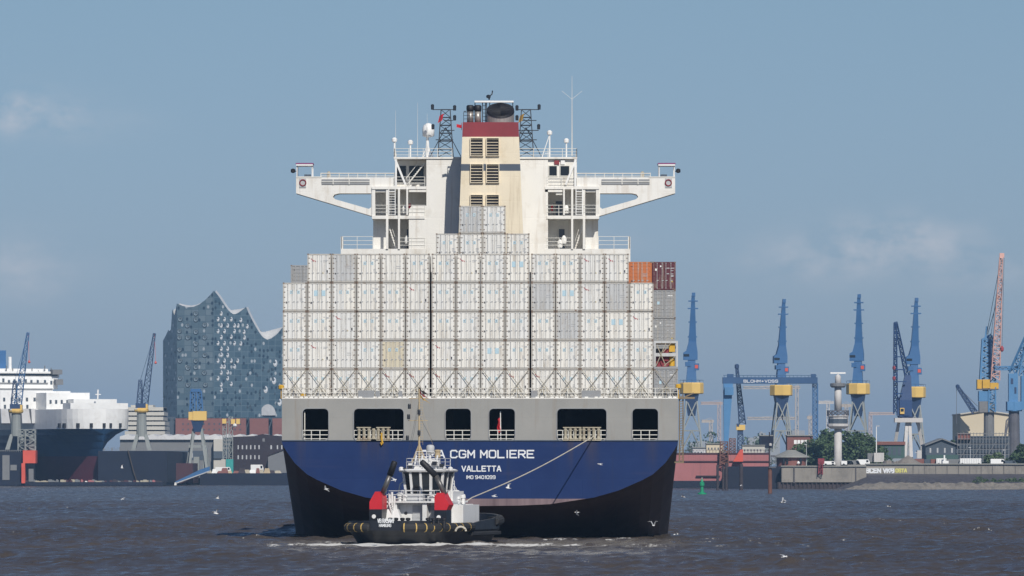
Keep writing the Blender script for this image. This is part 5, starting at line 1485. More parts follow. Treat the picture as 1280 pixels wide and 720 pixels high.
def small_jib_crane(name, px_leg, Y, label, legs_pb, cab_y, boom0, boom1, colour, colw=14):
    L = base(px_leg, Y, wz(legs_pb, Y))
    c = thing(name, label, 'crane', L, 'jib cranes at the left dock')
    z0_ = wz(legs_pb, Y); zc = wz(cab_y, Y)
    mb = MB()
    for s in (-1, 1): mb.frustum(L[0] + s * 3.4 - .9, L[0] + s * 3.4 + .9, Y - 2, Y + 2, z0_, L[0] + s * 1.6 - .7, L[0] + s * 1.6 + .7, Y - 1.5, Y + 1.5, z0_ + (zc - z0_) * .40)
    mb.lathe((L[0], Y, z0_ + (zc - z0_) * .35), [(2.2, 0), (1.9, (zc - z0_) * .6)], 12); mb.build('portal', M['crane_grey'], c)
    mb = MB(); mb.lathe((L[0], Y, zc - .8), [(2.6, 0), (3.0, .6), (3.0, 1.2)], 12); mb.box(L[0] - 1.6, L[0] + 2.6, Y - 2, Y + 2, zc + .4, zc + 2.6); mb.build('cab', M['crane_yellow'], c)
    mb = MB(); mb.box(L[0] - 2.4, L[0] + 1.8, Y - 2.05, Y + 2.2, zc + 1.0, zc + 2.9); mb.build('machine_house', M['crane_navy'], c)
    mb = MB(); a = W(px_leg - 2.5, cab_y - 4, Y); t_ = W(px_leg - 1.5, cab_y - 38, Y); mb.lattice(a, t_, 2.6, 1.2, 5, .34); mb.tube([t_, W(px_leg + 1, cab_y - 8, Y)], .12, 4); mb.build('a_frame', M['crane_navy'], c)
    mb = MB(); p, q = W(*boom0, Y), W(*boom1, Y - 6); mb.lattice(p, q, 3.0, .9, 14, .26); mb.tube([t_, q], .10, 4); mb.build('jib', M[colour], c)
    mb = MB(); h = W(boom1[0] + 1.5, boom1[1] + 35, Y - 6); mb.tube([q, h], .08, 4); mb.lathe(h - Vector((0, 0, 1)), [(.2, 0), (.6, .4), (.2, 1.2)], 6); mb.build('hook_line', M['orange_red'], c)
    return c
small_jib_crane('dock_crane', 177, dock_y + 35, 'dark lattice jib crane with a yellow cab right of the docked ferry bow', 563, 513, (180, 508), (193, 417), 'crane_navy')
small_jib_crane('dock_crane', 20, dock_y + 10, 'blue jib crane with a yellow cab in front of the docked ferry', 562, 514, (22, 508), (35, 416), 'crane_blue')

# ------------------------------------------------------------------ left: harbour buildings and hall
hb_ = thing('apartment_building', 'white stepped apartment building with terraces left of the glass hall', 'building', base(178, 3700))
mb = MB()
for i, (a, b) in enumerate(((160, 204), (160, 205), (158, 204), (158, 206), (156, 206), (156, 206))): pbox(mb, a, b, 509 + i * 6, 513.3 + i * 6, 3700 - i * 3, 3740)
hw_ = mb.build('terrace', M['pale_wall'], hb_)
mb = MB(); pbox(mb, 160, 204, 509.5, 545, 3704, 3739, 3700); mb.build('wall', M['shed_blue'], hb_)
for i in range(4): win_row(hb_, M['roof_white'], [(163 + 9 * k, 165 + 9 * k) for k in range(5)], 514 + 6 * i, 515.6 + 6 * i, 3703, 'balcony_post')
mb = MB(); pbox(mb, 162, 190, 506, 509, 3712, 3735, 3700); mb.build('roof_room', M['pale_wall'], hb_)

EY = 4000.0
es = 8600 / EY
hall = thing('concert_hall', 'tall glass concert hall with a wave shaped white roof on a brick warehouse base', 'concert hall', base(270, EY))
PL = [(wx(200.5, EY), EY + 30), (wx(220.5, EY), EY + 6), (wx(267.5, EY), EY), (wx(372, EY), EY + 26)]
PROF = [[(0, 424.5), (.12, 421), (.40, 411), (.46, 416), (.58, 410), (.66, 385), (.82, 394), (1, 379)],
        [(0, 379), (.15, 382), (.30, 383.8), (.45, 383.3), (.60, 380.5), (.75, 375.5), (.88, 369.5), (1, 363)],
        [(0, 363), (.06, 371), (.14, 384), (.19, 390), (.235, 393), (.28, 391), (.33, 387), (.375, 383), (.41, 392), (.47, 404), (.53, 415), (.575, 421), (.62, 424), (.67, 422.5), (.74, 417), (.80, 409), (.9, 399), (1, 385)]]
def prof(i, u):
    P_ = PROF[i]
    for (a, ya), (b, yb) in zip(P_, P_[1:]):
        if u <= b + 1e-6:
            k = (u - a) / (b - a); return ya + (yb - ya) * k
    return P_[-1][1]
ZB = wz(522, EY)
def facade(i, n, mat, name):
    a, b = PL[i], PL[i + 1]
    Ln = math.hypot(b[0] - a[0], b[1] - a[1])
    verts, faces, uvs = [], [], []
    cols = [k / n for k in range(n + 1)]
    rowsn = 24
    for u in cols:
        x, y = a[0] + (b[0] - a[0]) * u, a[1] + (b[1] - a[1]) * u
        zt__ = CH + (HY - prof(i, u)) * EY / F
        for r_ in range(rowsn + 1):
            z = ZB + (zt__ - ZB) * r_ / rowsn
            verts.append((x - hall.location.x, y - hall.location.y, z - hall.location.z)); uvs.append((u * Ln, z - ZB))
    for c in range(n):
        for r_ in range(rowsn):
            p = c * (rowsn + 1) + r_; faces.append((p, p + rowsn + 1, p + rowsn + 2, p + 1))
    me = bpy.data.meshes.new(name); me.from_pydata(verts, [], faces); me.materials.append(mat)
    uvl = me.uv_layers.new(name='UVMap')
    for lp in me.loops: uvl.data[lp.index].uv = uvs[lp.vertex_index]
    ob = bpy.data.objects.new(name, me); sc.collection.objects.link(ob); ob.parent = hall
    return ob
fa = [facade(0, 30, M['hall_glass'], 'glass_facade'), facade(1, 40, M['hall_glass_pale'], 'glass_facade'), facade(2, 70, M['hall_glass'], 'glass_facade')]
# white roof: from the front edge it sags and rises again to a fuller back edge
mb = MB()
def roof_pt(i, u, v):
    a, b = PL[i], PL[i + 1]
    x, y = a[0] + (b[0] - a[0]) * u, a[1] + (b[1] - a[1]) * u
    pf = prof(i, u)
    peaks = {0: [(0, 423), (.40, 410), (.66, 384.5), (1, 378.5)], 1: [(0, 378.5), (1, 362.5)], 2: [(0, 362.5), (.375, 382.5), (1, 384.5)]}[i]
    for (p, yp), (q, yq) in zip(peaks, peaks[1:]):
        if u <= q + 1e-6: ch = yp + (yq - yp) * (u - p) / (q - p); break
    kk = {0: .55, 1: .22, 2: .62}[i]
    back = pf + (ch - pf) * kk
    if i == 2:
        B_ = [(0, 363.2), (.06, 371), (.14, 384), (.165, 387.5), (.27, 386), (.375, 383.2), (.41, 392), (.47, 404), (.525, 413.8), (.56, 414.5), (.81, 407), (1, 385)]
        for (p, yp), (q, yq) in zip(B_, B_[1:]):
            if u <= q + 1e-6: back = min(pf, yp + (yq - yp) * (u - p) / (q - p)); break
    Z0_ = CH + (HY - pf) * EY / F - .02; Z1_ = CH + (HY - back) * (EY + 34) / F
    return (x, y + .1 + 34 * v, Z0_ + (Z1_ - Z0_) * v - 1.6 * math.sin(math.pi * v) * (1 - v))
for i in range(3): mb.grid(lambda u, v: roof_pt(i, u, v), 40, 6)
roof = mb.build('roof', M['hall_roof'], hall)
mb = MB()
for i in range(3):
    a, b = PL[i], PL[i + 1]
    def bk(u, v):
        x, y = a[0] + (b[0] - a[0]) * u, a[1] + (b[1] - a[1]) * u + 34.2
        return (x, y, ZB + (roof_pt(i, u, 1)[2] - .05 - ZB) * v)
    mb.grid(bk, 30, 1)
mb.quad((PL[0][0], PL[0][1], ZB), (PL[0][0], PL[0][1] + 34, ZB), (PL[0][0], PL[0][1] + 34, wz(425, EY)), (PL[0][0], PL[0][1], wz(424.5, EY)))
mb.build('rear_wall', M['hall_glass_pale'] if False else M['hall_dark'], hall)
# bulging oval windows
def oval(i, px, py, wpx, hpx, kind):
    a, b = PL[i], PL[i + 1]
    # intersection of the view ray with the facade plane
    dx, dy = b[0] - a[0], b[1] - a[1]
    t = (px - HX) / F
    k = (t * a[1] - a[0]) / (dx - t * dy)
    x, y = a[0] + dx * k, a[1] + dy * k
    if not 0.005 < k < .995: return
    z = CH + (HY - py) * y / F
    nrm = Vector((dy, -dx, 0)).normalized()
    if nrm.y > 0: nrm = -nrm
    tg = Vector((dx, dy, 0)).normalized()
    W2, H2 = wpx / es / 2, hpx / es / 2
    c = Vector((x, y, z)) + nrm * .12
    n = 18
    P = lambda s_, q, o: c + tg * (W2 * s_ * math.cos(q)) + Vector((0, 0, H2 * s_ * math.sin(q))) + nrm * o
    mb = MB()
    for j in range(n):
        p, q = 2 * math.pi * j / n, 2 * math.pi * (j + 1) / n
        if kind == 'shell':           # curled glass scoop, light painted in: pale lip low right, dark hollow upper left
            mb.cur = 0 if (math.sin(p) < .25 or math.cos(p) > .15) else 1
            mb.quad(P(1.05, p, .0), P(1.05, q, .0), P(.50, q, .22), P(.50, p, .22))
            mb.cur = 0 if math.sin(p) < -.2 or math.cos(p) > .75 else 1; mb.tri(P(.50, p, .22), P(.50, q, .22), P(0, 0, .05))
        elif kind == 'ring':
            mb.cur = 1; mb.quad(P(1.08, p, .05), P(1.08, q, .05), P(.80, q, .42), P(.80, p, .42))
            mb.cur = 2; mb.quad(P(.80, p, .42), P(.80, q, .42), P(.5, q, .30), P(.5, p, .30))
            mb.cur = 1 if j % 3 else 2; mb.tri(P(.5, p, .30), P(.5, q, .30), P(0, 0, .1))
        else:
            mb.cur = 1; mb.tri(P(1, p, .05), P(1, q, .05), P(0, 0, .25))
    mb.build('window', [M['hall_lit_rim'], M['hall_dark'], M['hall_glass_lip']], fa[i])
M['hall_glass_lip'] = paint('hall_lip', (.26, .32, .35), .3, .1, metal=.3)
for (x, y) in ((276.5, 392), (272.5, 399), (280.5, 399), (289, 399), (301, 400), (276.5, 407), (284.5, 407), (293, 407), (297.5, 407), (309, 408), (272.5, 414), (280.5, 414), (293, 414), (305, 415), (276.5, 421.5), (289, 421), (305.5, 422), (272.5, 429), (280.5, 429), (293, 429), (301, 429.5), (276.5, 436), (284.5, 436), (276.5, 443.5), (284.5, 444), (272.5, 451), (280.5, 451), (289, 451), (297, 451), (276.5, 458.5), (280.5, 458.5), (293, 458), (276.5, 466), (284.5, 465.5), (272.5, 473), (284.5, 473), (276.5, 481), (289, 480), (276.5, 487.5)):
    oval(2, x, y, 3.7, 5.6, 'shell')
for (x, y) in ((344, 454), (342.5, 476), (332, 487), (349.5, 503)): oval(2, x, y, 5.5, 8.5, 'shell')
for (x, y) in ((225.5, 399), (245, 392), (245, 399.5), (234.5, 407), (256, 406), (224.5, 414), (245, 415), (224.5, 422), (235, 422), (256, 422), (245, 430), (224.5, 437), (245, 437), (256, 444), (225, 451), (245, 451), (245, 459), (235, 460), (255.5, 466), (225, 473), (245, 474), (235, 481), (257, 481)):
    oval(1, x, y, 6.4, 6.2, 'ring')
q_ = random.Random(5)
for k in range(22): oval(2, q_.uniform(300, 346), q_.uniform(455, 512), 2.2, 4.0, 'slit')
for k in range(18): oval(0, q_.uniform(203, 219), q_.uniform(438, 515), 3.0, 3.2, 'slit')
# arched opening and the dark plaza gap above the brick base
mb = MB(); c = W(335, 518, EY + 16); mb.tube
pts = [(c.x + 10 / es * math.cos(a), wz(519, EY) + 14 / es * math.sin(a)) for a in np.linspace(0, math.pi, 14)]
mb.prism(pts, EY + 14.5, EY + 18); mb.build('arched_window', M['mark_grey'], hall)
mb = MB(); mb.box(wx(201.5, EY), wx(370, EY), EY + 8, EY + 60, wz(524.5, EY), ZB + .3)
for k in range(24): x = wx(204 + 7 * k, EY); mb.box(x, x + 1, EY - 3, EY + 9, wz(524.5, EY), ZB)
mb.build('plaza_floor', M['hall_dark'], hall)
mb = MB(); pbox(mb, 220, 308, 523, 548, EY - 6, EY + 40, EY); pbox(mb, 312.5, 336, 523, 548, EY - 6, EY + 40, EY); pbox(mb, 341, 372, 523, 548, EY - 6, EY + 40, EY); brick = mb.build('brick_base', M['brick'], hall)
mb = MB(); pbox(mb, 201.5, 220, 521, 548, EY - 2, EY + 40, EY); mb.build('dark_base', M['shed_blue'], hall)
mb = MB(); pbox(mb, 308, 341, 523, 548, EY + 1, EY + 40, EY); mb.build('dark_base', M['shed_blue'], hall)
win_row(brick, M['hall_dark'], [(228 + 6.5 * k, 229.6 + 6.5 * k) for k in range(12)], 529, 531, EY - 6)
win_row(brick, M['hall_dark'], [(228 + 6.5 * k, 229.6 + 6.5 * k) for k in range(12)], 536, 538, EY - 6)

HY3 = 3150.0
sh = thing('warehouse', 'long grey quay warehouse with a pale sawtooth roof below the glass hall', 'warehouse', base(230, HY3))
mb = MB(); pbox(mb, 150, 266, 548.5, 590, HY3, HY3 + 60); mb.build('wall', M['shed'], sh)
mb = MB()
for i in range(14):
    a, b = 150 + i * 15.5, 150 + (i + 1) * 15.5
    n = len(mb.v); mb.prism([(wx(a, HY3), wz(549.5, HY3)), (wx(b, HY3), wz(549.5, HY3)), (wx(b, HY3), wz(545.5, HY3)), (wx(b - 5, HY3), wz(542.5, HY3)), (wx(a, HY3), wz(545.5, HY3))], HY3 - 1.5, HY3 + 60)
mb.build('roof', M['roof_white'], sh)
mb = MB(); pbox(mb, 152, 258, 563.5, 575, HY3 - .1, HY3 + .2); mb.build('loading_bay', M['shed_blue'], sh)
win_row(sh, M['mark_grey'], [(158 + 9 * k, 160 + 9 * k) for k in range(10)], 566, 572, HY3 - .2, 'door_post')
b1 = thing('office_block', 'narrow beige and glass block between the grey warehouse and the dark brick building', 'building', base(278, HY3 - 5))
mb = MB(); pbox(mb, 267, 279, 549, 590, HY3 - 5, HY3 + 30); mb.build('wall', M['beige_dim'] if 'beige_dim' in M else M['pale_wall'], b1)
mb = MB(); pbox(mb, 279, 289.5, 547, 590, HY3 - 4, HY3 + 30, HY3 - 5); mb.build('glazed_wing', M['hall_dark'], b1)
for k in range(4): win_row(b1, M['shed'], [(279.5, 289)], 549 + 5 * k, 551.5 + 5 * k, HY3 - 4, 'window')
mb = MB(); pbox(mb, 267, 289.5, 564, 573, HY3 - 6, HY3 - 4.9, HY3 - 5); mb.build('canopy', M['shed_blue'], b1)
db = thing('brick_building', 'dark brown brick harbour building with a gable and rows of windows', 'building', base(322, HY3 - 12))
YB = HY3 - 12
mb = MB(); pbox(mb, 290, 362, 546, 590, YB, YB + 30); mb.prism([(wx(290, YB), wz(546, YB)), (wx(362, YB), wz(546, YB)), (wx(340, YB), wz(544, YB)), (wx(328, YB), wz(542.5, YB)), (wx(318, YB), wz(545, YB))], YB, YB + 30); bw = mb.build('wall', M['brick_dark'], db)
for (yy, hh) in ((556.5, 5), (569, 5)):
    win_row(bw, M['mark_grey'], [(297 + 5.2 * k, 298.6 + 5.2 * k) for k in range(6)] + [(338, 340), (346, 347.6), (351.5, 353)], yy, yy + hh, YB)
win_row(bw, M['shed'], [(328, 331)], 548, 552, YB)
sd = thing('gabled_shed', 'grey gabled shed on the quay at the foot of the dark brick building', 'shed', base(350, YB - 20))
mb = MB(); y_ = YB - 20; mb.prism([(wx(335, y_), wz(592, y_)), (wx(368, y_), wz(592, y_)), (wx(368, y_), wz(561, y_)), (wx(357, y_), wz(562.5, y_)), (wx(335, y_), wz(571, y_))], y_, y_ + 18); mb.build('wall', M['shed'], sd)
mb = MB(); mb.quad((wx(334, y_), y_ - .5, wz(571.2, y_) + .3), (wx(357, y_), y_ - .5, wz(562.5, y_) + .3), (wx(357, y_), y_ + 18.5, wz(562.5, y_) + .3), (wx(334, y_), y_ + 18.5, wz(571.2, y_) + .3)); mb.build('roof', M['roof_grey'], sd)
# quay wall and what stands on it
QY = 2900.0
mb = MB(); pbox(mb, 250, 420, 591.5, 607, QY, QY + 220); mb.quad
one(mb, 'quay_barge', M['dock_dark'], 'long dark navy quay pontoon below the brown brick building', 'pontoon', base(310, QY, 0))
kz = wz(591.5, QY)
def vehicle(px, Y, w, h, label, col, z):
    L = (wx(px, Y), Y, z)
    v = thing('delivery_van', label, 'van', L, None)
    x = L[0]
    mb = MB(); mb.prism([(x - w/2, z + .4), (x + w/2, z + .4), (x + w/2, z + h * .55), (x + w/2 - .5, z + h), (x - w/2, z + h)], Y - 1, Y + 1); mb.build('body', M[col], v)
    mb = MB(); mb.box(x + w/2 - 1.3, x + w/2 - .5, Y - 1.03, Y - .9, z + h * .55, z + h * .88); mb.build('window', M['glass'], v)
    for dx in (-w * .3, w * .3):
        mb = MB(); mb.tube([(x + dx, Y - 1.05, z + .4), (x + dx, Y + 1.05, z + .4)], .4, 10); mb.build('wheel', M['rubber'], v)
vehicle(279, QY + 10, 6.5, 2.6, 'white van parked by the teal doors on the quay', 'white', kz)
vehicle(321.5, QY + 12, 5.4, 3.6, 'tall white box van on the quay before the dark brick building', 'white', kz)
mb = MB(); pbox(mb, 280, 289, 574, 591.5, QY + 20, QY + 26, QY); one(mb, 'cargo_container', M['teal'], 'teal container standing upright on the quay', 'container', (wx(284, QY), QY + 20, kz), 'boxes on the left quay')
mb = MB(); pbox(mb, 274, 279.5, 574, 591.5, QY + 20, QY + 26, QY); one(mb, 'cargo_container', M['pale_wall'], 'pale container beside the teal one on the quay', 'container', (wx(277, QY), QY + 20, kz), 'boxes on the left quay')
q_ = random.Random(9)
for i in range(14):
    px = 262 + i * 6.6 + q_.uniform(-1.5, 1.5); w, h = q_.uniform(.7, 1.7), q_.uniform(.9, 2.3)
    L = (wx(px, QY + 4), QY + 4, kz)
    mb = MB(); mb.frustum(L[0] - w, L[0] + w, QY + 3, QY + 5, kz, L[0] - w * .6, L[0] + w * .6, QY + 3.3, QY + 4.7, kz + h)
    col = q_.choice([('beige', 'beige'), ('pile', 'dark'), ('white', 'white'), ('brick', 'rust red'), ('tan', 'tan')])
    one(mb, 'material_heap', M[col[0]], f'small {col[1]} heap of stores on the dark navy quay, {NTH[i]} from its left end', 'heap', L, 'heaps on the left quay')
mb = MB(); pbox(mb, 205, 243, 579, 604, QY - 15, QY + 40, QY); one(mb, 'dock_gate', M['dock_maroon'], 'dark maroon dock wall between the floating dock and the quay', 'dock wall', base(222, QY - 15, 0))
gw = thing('gangway', 'blue sloping gangway with a pale handrail leading down from the quay', 'gangway', W(238, 595, QY - 20))
mb = MB(); y_ = QY - 20; mb.prism([(wx(214, y_), wz(604.5, y_)), (wx(219, y_), wz(604.5, y_)), (wx(262, y_), wz(589, y_)), (wx(262, y_), wz(583, y_)), (wx(250, y_), wz(587, y_))], y_, y_ + 2.5); mb.build('ramp', M['crane_blue'], gw)
mb = MB(); mb.tube([W(219, 604.5, y_ - .2), W(262, 589, y_ - .2)], .28, 5); mb.build('handrail', M['mark_grey'], gw)
mb = MB()
for (px, pt) in ((212, 600), (196, 602)): pbox(mb, px, px + 9, pt + 3, pt + 6.5, y_ - 4, y_ + 2, y_)
one(mb, 'work_boat', M['white'], 'small white work boats moored at the foot of the blue gangway'.replace('boats', 'boat'), 'boat', W(206, 606, y_ - 4))
# yellow crane house on legs in front of the hall
def shipyard_crane(label, group, s=1.0):
    """slewing dock crane: lattice portal legs, yellow machinery house, blue tapering tower, cab and raised jib; 1 unit = 1 metre"""
    c = thing('shipyard_crane', label, 'crane', (0, 0, 0), group)
    mb = MB()
    for sx in (-1, 1):
        for sy in (-1, 1):
            mb.tube([(sx * 4.3, sy * 4.3, 0), (sx * 2.0, sy * 2.0, 22.5)], .42, 4)
    for (z, h) in ((9.0, 3.4), (22.3, 2.0)):
        for a, b in (((-1, -1), (1, -1)), ((1, -1), (1, 1)), ((1, 1), (-1, 1)), ((-1, 1), (-1, -1))): mb.bar((a[0] * h, a[1] * h, z), (b[0] * h, b[1] * h, z), .55)
    for sy in (-1, 1):
        mb.bar((-4.2, sy * 4.2, .4), (0, sy * 3.5, 9), .45); mb.bar((4.2, sy * 4.2, .4), (0, sy * 3.5, 9), .45)
        mb.bar((-3.4, sy * 3.4, 9), (1.9, sy * 2.1, 21), .42); mb.bar((3.4, sy * 3.4, 9), (-1.9, sy * 2.1, 21), .42)
    for sx in (-1, 1): mb.bar((sx * 4.2, -4.2, .4), (sx * 3.5, 0, 9), .4); mb.bar((sx * 4.2, 4.2, .4), (sx * 3.5, 0, 9), .4)
    mb.build('portal_leg', M['crane_grey'], c)
    mb = MB(); mb.frustum(-1.5, 1.5, -1.5, 1.5, 15, -2.9, 2.9, -2.9, 2.9, 24); mb.build('slewing_cone', M['crane_navy'], c)
    mb = MB(); mb.lathe((0, 0, 24), [(4.6, 0), (4.9, .3), (4.9, 4.2), (4.6, 4.6)], 8)
    for k in range(8):
        a = math.pi / 8 + 2 * math.pi * k / 8
    mb.build('machinery_house', M['crane_yellow'], c)
    mb = MB()
    for k in range(8): a = 2 * math.pi * k / 8; b = 2 * math.pi * (k + 1) / 8; mb.bar((4.7 * math.cos(a), 4.7 * math.sin(a), 29.6), (4.7 * math.cos(b), 4.7 * math.sin(b), 29.6), .12); mb.bar((4.7 * math.cos(a), 4.7 * math.sin(a), 28.6), (4.7 * math.cos(a), 4.7 * math.sin(a), 29.6), .12)
    mb.build('house_rail', M['crane_navy'], c)
    mb = MB(); mb.frustum(-2.3, 2.0, -2, 2, 28.6, -1.5, 1.5, -1.5, 1.5, 38); mb.build('tower', M['crane_blue'], c)
    mb = MB(); mb.prism([(-3.4, 37.8), (2.4, 37.8), (2.4, 41.0), (1.8, 45.2), (-1.2, 45.2), (-2.2, 41.6), (-3.4, 40.8)], -1.8, 1.8); mb.box(-2.6, -.5, -2.0, 1.6, 35.2, 37.0); mb.box(1.2, 3.0, -1.9, -.2, 33.6, 36.4); cabm = mb.build('crane_cab', M['crane_blue'], c)
    mb = MB(); mb.box(-3.3, -1.0, -1.88, -1.7, 39.2, 40.2); mb.build('window', M['glass'], cabm)
    mb = MB(); mb.box(1.3, 2.6, -2.05, -1.9, 34.4, 35.8); mb.build('warning_board', M['orange_red'], cabm)
    mb = MB(); mb.frustum(-1.3, 1.9, -1.2, 1.2, 44.8, -.1, 1.2, -3.4, -2.6, 64); 
    for (z, w) in ((47, 1.0), (53, .7), (58.5, 1.4), (61.5, 1.0)): x_ = .3 + .25 * (z - 45) / 19; y_ = -3 * (z - 45) / 19; mb.box(x_ - 1.3 - w * .6, x_ + 1.3 + w * .6, y_ - .7, y_ + .7, z, z + .5)
    mb.box(.0, 1.4, -3.6, -2.4, 63.6, 65.2); mb.build('jib', M['crane_blue'], c)
    return c
KY = 2950.0
proto = shipyard_crane('blue slewing crane with yellow house just beside the container ship', 'tall blue shipyard cranes')
def put_crane(o, px, ytop, Y, ybase, label=None, rot=0.0):
    zb, zt_ = max(3.0, wz(ybase, Y)), wz(ytop, Y)
    s = (zt_ - zb) / 65.2
    o.location = (wx(px, Y), Y, zb); o.scale = (s * 1.0, s, s); o.rotation_euler = (0, 0, rot)
    if label: o['label'] = label
put_crane(proto, 864.5, 366, 2900, 566)
for (px, yt, Y, yb, lb, rt) in ((976.5, 374, 2900, 565, 'blue slewing crane with yellow house rising behind the portal gantry beam', .14), (1072.5, 368, 2900, 566, 'blue slewing crane with yellow house behind the trees and radar tower', -.12), (1142.5, 372.5, 2900, 570, 'blue slewing crane with yellow house behind the dark blue lattice crane', .07)):
    put_crane(copy_tree(proto), px, yt, Y, yb, lb, rt)
# yellow house crane by the left quay
c = thing('quay_crane', 'low quay crane with yellow house on splayed grey legs before the glass hall', 'crane', base(247, QY + 30, wz(592, QY + 30)), 'quay cranes on the left shore')
y_ = QY + 30
mb = MB()
for (a, b) in (((236, 590), (243, 534)), ((259, 590), (251, 534)), ((233, 588), (242, 536)), ((262, 588), (252, 536))): mb.tube([W(*a, y_ + (4 if a[0] in (233, 262) else -2)), W(*b, y_)], .75, 4)
mb.bar(W(236, 558, y_), W(258, 558, y_), 1.1); pbox(mb, 242, 249, 571, 590, y_ + 1, y_ + 4, y_); pbox(mb, 254, 259, 560, 588, y_ - 1, y_ + 3, y_); mb.build('portal_leg', M['crane_grey'], c)
mb = MB(); mb.frustum(wx(243, y_), wx(251, y_), y_ - 1.5, y_ + 1.5, wz(540, y_), wx(239, y_), wx(255, y_), y_ - 2.6, y_ + 2.6, wz(525.5, y_)); mb.build('slewing_cone', M['crane_navy'], c)
mb = MB(); pbox(mb, 241.5, 258.5, 514, 525.5, y_ - 3, y_ + 3, y_); pbox(mb, 236, 241.5, 514.8, 525, y_ - 2.6, y_ + 2.6, y_); mb.build('machinery_house', M['crane_yellow'], c)
mb = MB(); mb.lattice(W(240.5, 514, y_), W(241, 489, y_), 2.0, 1.8, 4, .55); mb.lattice(W(250.5, 514, y_), W(249, 489, y_), 2.0, 1.8, 4, .55); pbox(mb, 238.5, 251, 486, 490, y_ - 1.4, y_ + 1.4, y_); mb.build('tower', M['crane_blue'], c)
c = thing('quay_crane', 'small quay crane showing two yellow boxes against the brick base', 'crane', base(289, QY + 60, wz(592, QY + 60)), 'quay cranes on the left shore')
y_ = QY + 60
mb = MB(); pbox(mb, 278, 283, 523.5, 529.5, y_ - 2, y_ + 2, y_); pbox(mb, 289, 294, 524, 530, y_ - 2, y_ + 2, y_); pbox(mb, 295.5, 300, 523.5, 530, y_ - 2, y_ + 2, y_); mb.build('machinery_house', M['crane_yellow'], c)
mb = MB(); mb.lattice(W(281, 590, y_), W(281, 530, y_), 1.6, 1.6, 10, .3); mb.lattice(W(288.5, 590, y_), W(288.5, 521, y_), 1.6, 1.6, 10, .3); mb.bar(W(278, 528, y_), W(300, 527, y_), .5); mb.build('portal_leg', M['crane_grey'], c)
mb = MB(); c_ = W(293.5, 532, y_ - 2.2); mb.lathe(c_ - Vector((0, 0, .8)), [(.3, 0), (.9, .6), (.9, 1.2), (.2, 1.7)], 8); mb.build('floodlight', M['white'], c)
# ------------------------------------------------------------------ right shore
PY_ = 2820.0
pg = thing('portal_gantry', 'wide blue portal gantry crane with a lettered beam over the dock', 'gantry crane', base(962, PY_))
mb = MB(); pbox(mb, 903.5, 1022, 471.5, 479.5, PY_ - 3, PY_ + 3)
for k in range(24): x = wx(905 + 4.8 * k, PY_); mb.bar((x, PY_ - 3, wz(471.5, PY_)), (x, PY_ - 3, wz(469.2, PY_)), .2)
mb.tube([W(904, 469.3, PY_ - 3), W(1021, 469.3, PY_ - 3)], .15, 4); pbox(mb, 909, 917, 467.5, 471.5, PY_ - 2, PY_ + 2); pbox(mb, 1014, 1020, 467.5, 471.5, PY_ - 2, PY_ + 2)
beam = mb.build('beam', M['crane_gantry'] if 'crane_gantry' in M else M['crane_navy'], pg)
mb = MB(); mb.frustum(wx(905, PY_), wx(909.5, PY_), PY_ - 2, PY_ + 2, wz(562, PY_), wx(904, PY_), wx(916, PY_), PY_ - 3, PY_ + 3, wz(479.5, PY_)); pbox(mb, 905.5, 916.5, 484, 494, PY_ - 4.5, PY_ - 3, PY_); mb.build('leg', M['crane_light'], pg)
mb = MB(); mb.lattice(W(1019, 580, PY_), W(1019, 479.5, PY_), 1.9, 1.9, 22, .42); mb.build('leg', M['crane_blue'], pg)
block_letters('beam_lettering', 'BLOHM+VOSS', 42.5 / (8600 / PY_), 3.7 / (8600 / PY_), W(951, 476.5, PY_ - 3.06), M['text'], beam, .17)

lc = thing('lattice_crane', 'slim dark lattice jib crane with a small yellow cab under the gantry beam', 'crane', base(926, PY_ + 10))
y_ = PY_ + 10
mb = MB(); mb.lattice(W(928, 530, y_), W(921, 459, y_ - 4), 2.6, .9, 14, .42); mb.lathe(W(921, 458, y_ - 4) - Vector((0, 0, 1)), [(.3, 0), (.9, .3), (.9, 1.6), (.3, 2)], 6); mb.build('jib', M['crane_navy'], lc)
mb = MB(); pbox(mb, 920.5, 931.5, 531, 537.5, y_ - 2, y_ + 2); mb.build('cab', M['crane_yellow'], lc)
mb = MB(); pbox(mb, 921, 924, 529.5, 533, y_ - 2.2, y_ + 1.4); pbox(mb, 922, 929, 537.5, 543, y_ - 1.4, y_ + 1.4); mb.lattice(W(925.5, 570, y_), W(925.5, 543, y_), 2.6, 2.0, 5, .4); mb.build('column', M['crane_navy'], lc)

# far tower cranes, pale in the distance
FY = 4600.0
def tower_crane(px, ytop, jib0, jib1, yj, label, col='crane_beige', yb=575):
    c = thing('tower_crane', label, 'tower crane', base(px, FY), 'distant construction cranes')
    mb = MB(); mb.lattice(W(px, yb, FY), W(px, ytop, FY), 2.2, 2.0, 16, .42); mb.build('mast', M[col], c)
    mb = MB(); mb.lattice(W(jib0, yj, FY), W(jib1, yj, FY), 1.6, 1.4, 16, .42); mb.tube([W(px, ytop - 3, FY), W(jib0, yj, FY)], .12, 4); mb.tube([W(px, ytop - 3, FY), W(jib1, yj, FY)], .12, 4); mb.build('jib', M[col], c)
tower_crane(899, 503, 876, 903, 504, 'tall pink distant tower crane right beside the first blue crane', 'far_pink')
tower_crane(888.5, 525, 877, 892, 526.5, 'shorter distant tower crane with a grey jib left of the tall pink one')
tower_crane(996, 482, 929, 1000, 484.5, 'distant beige tower crane with a very long jib behind the gantry beam')
tower_crane(985, 521, 934, 994, 523, 'distant beige tower crane with a low jib seen through the crane legs')
tower_crane(1035, 503, 1023, 1042, 503, 'distant white tower crane with a short jib left of the radar tower', 'tower')
tower_crane(1013, 520, 1009, 1016, 522, 'distant stubby beige tower crane just right of the gantry leg')
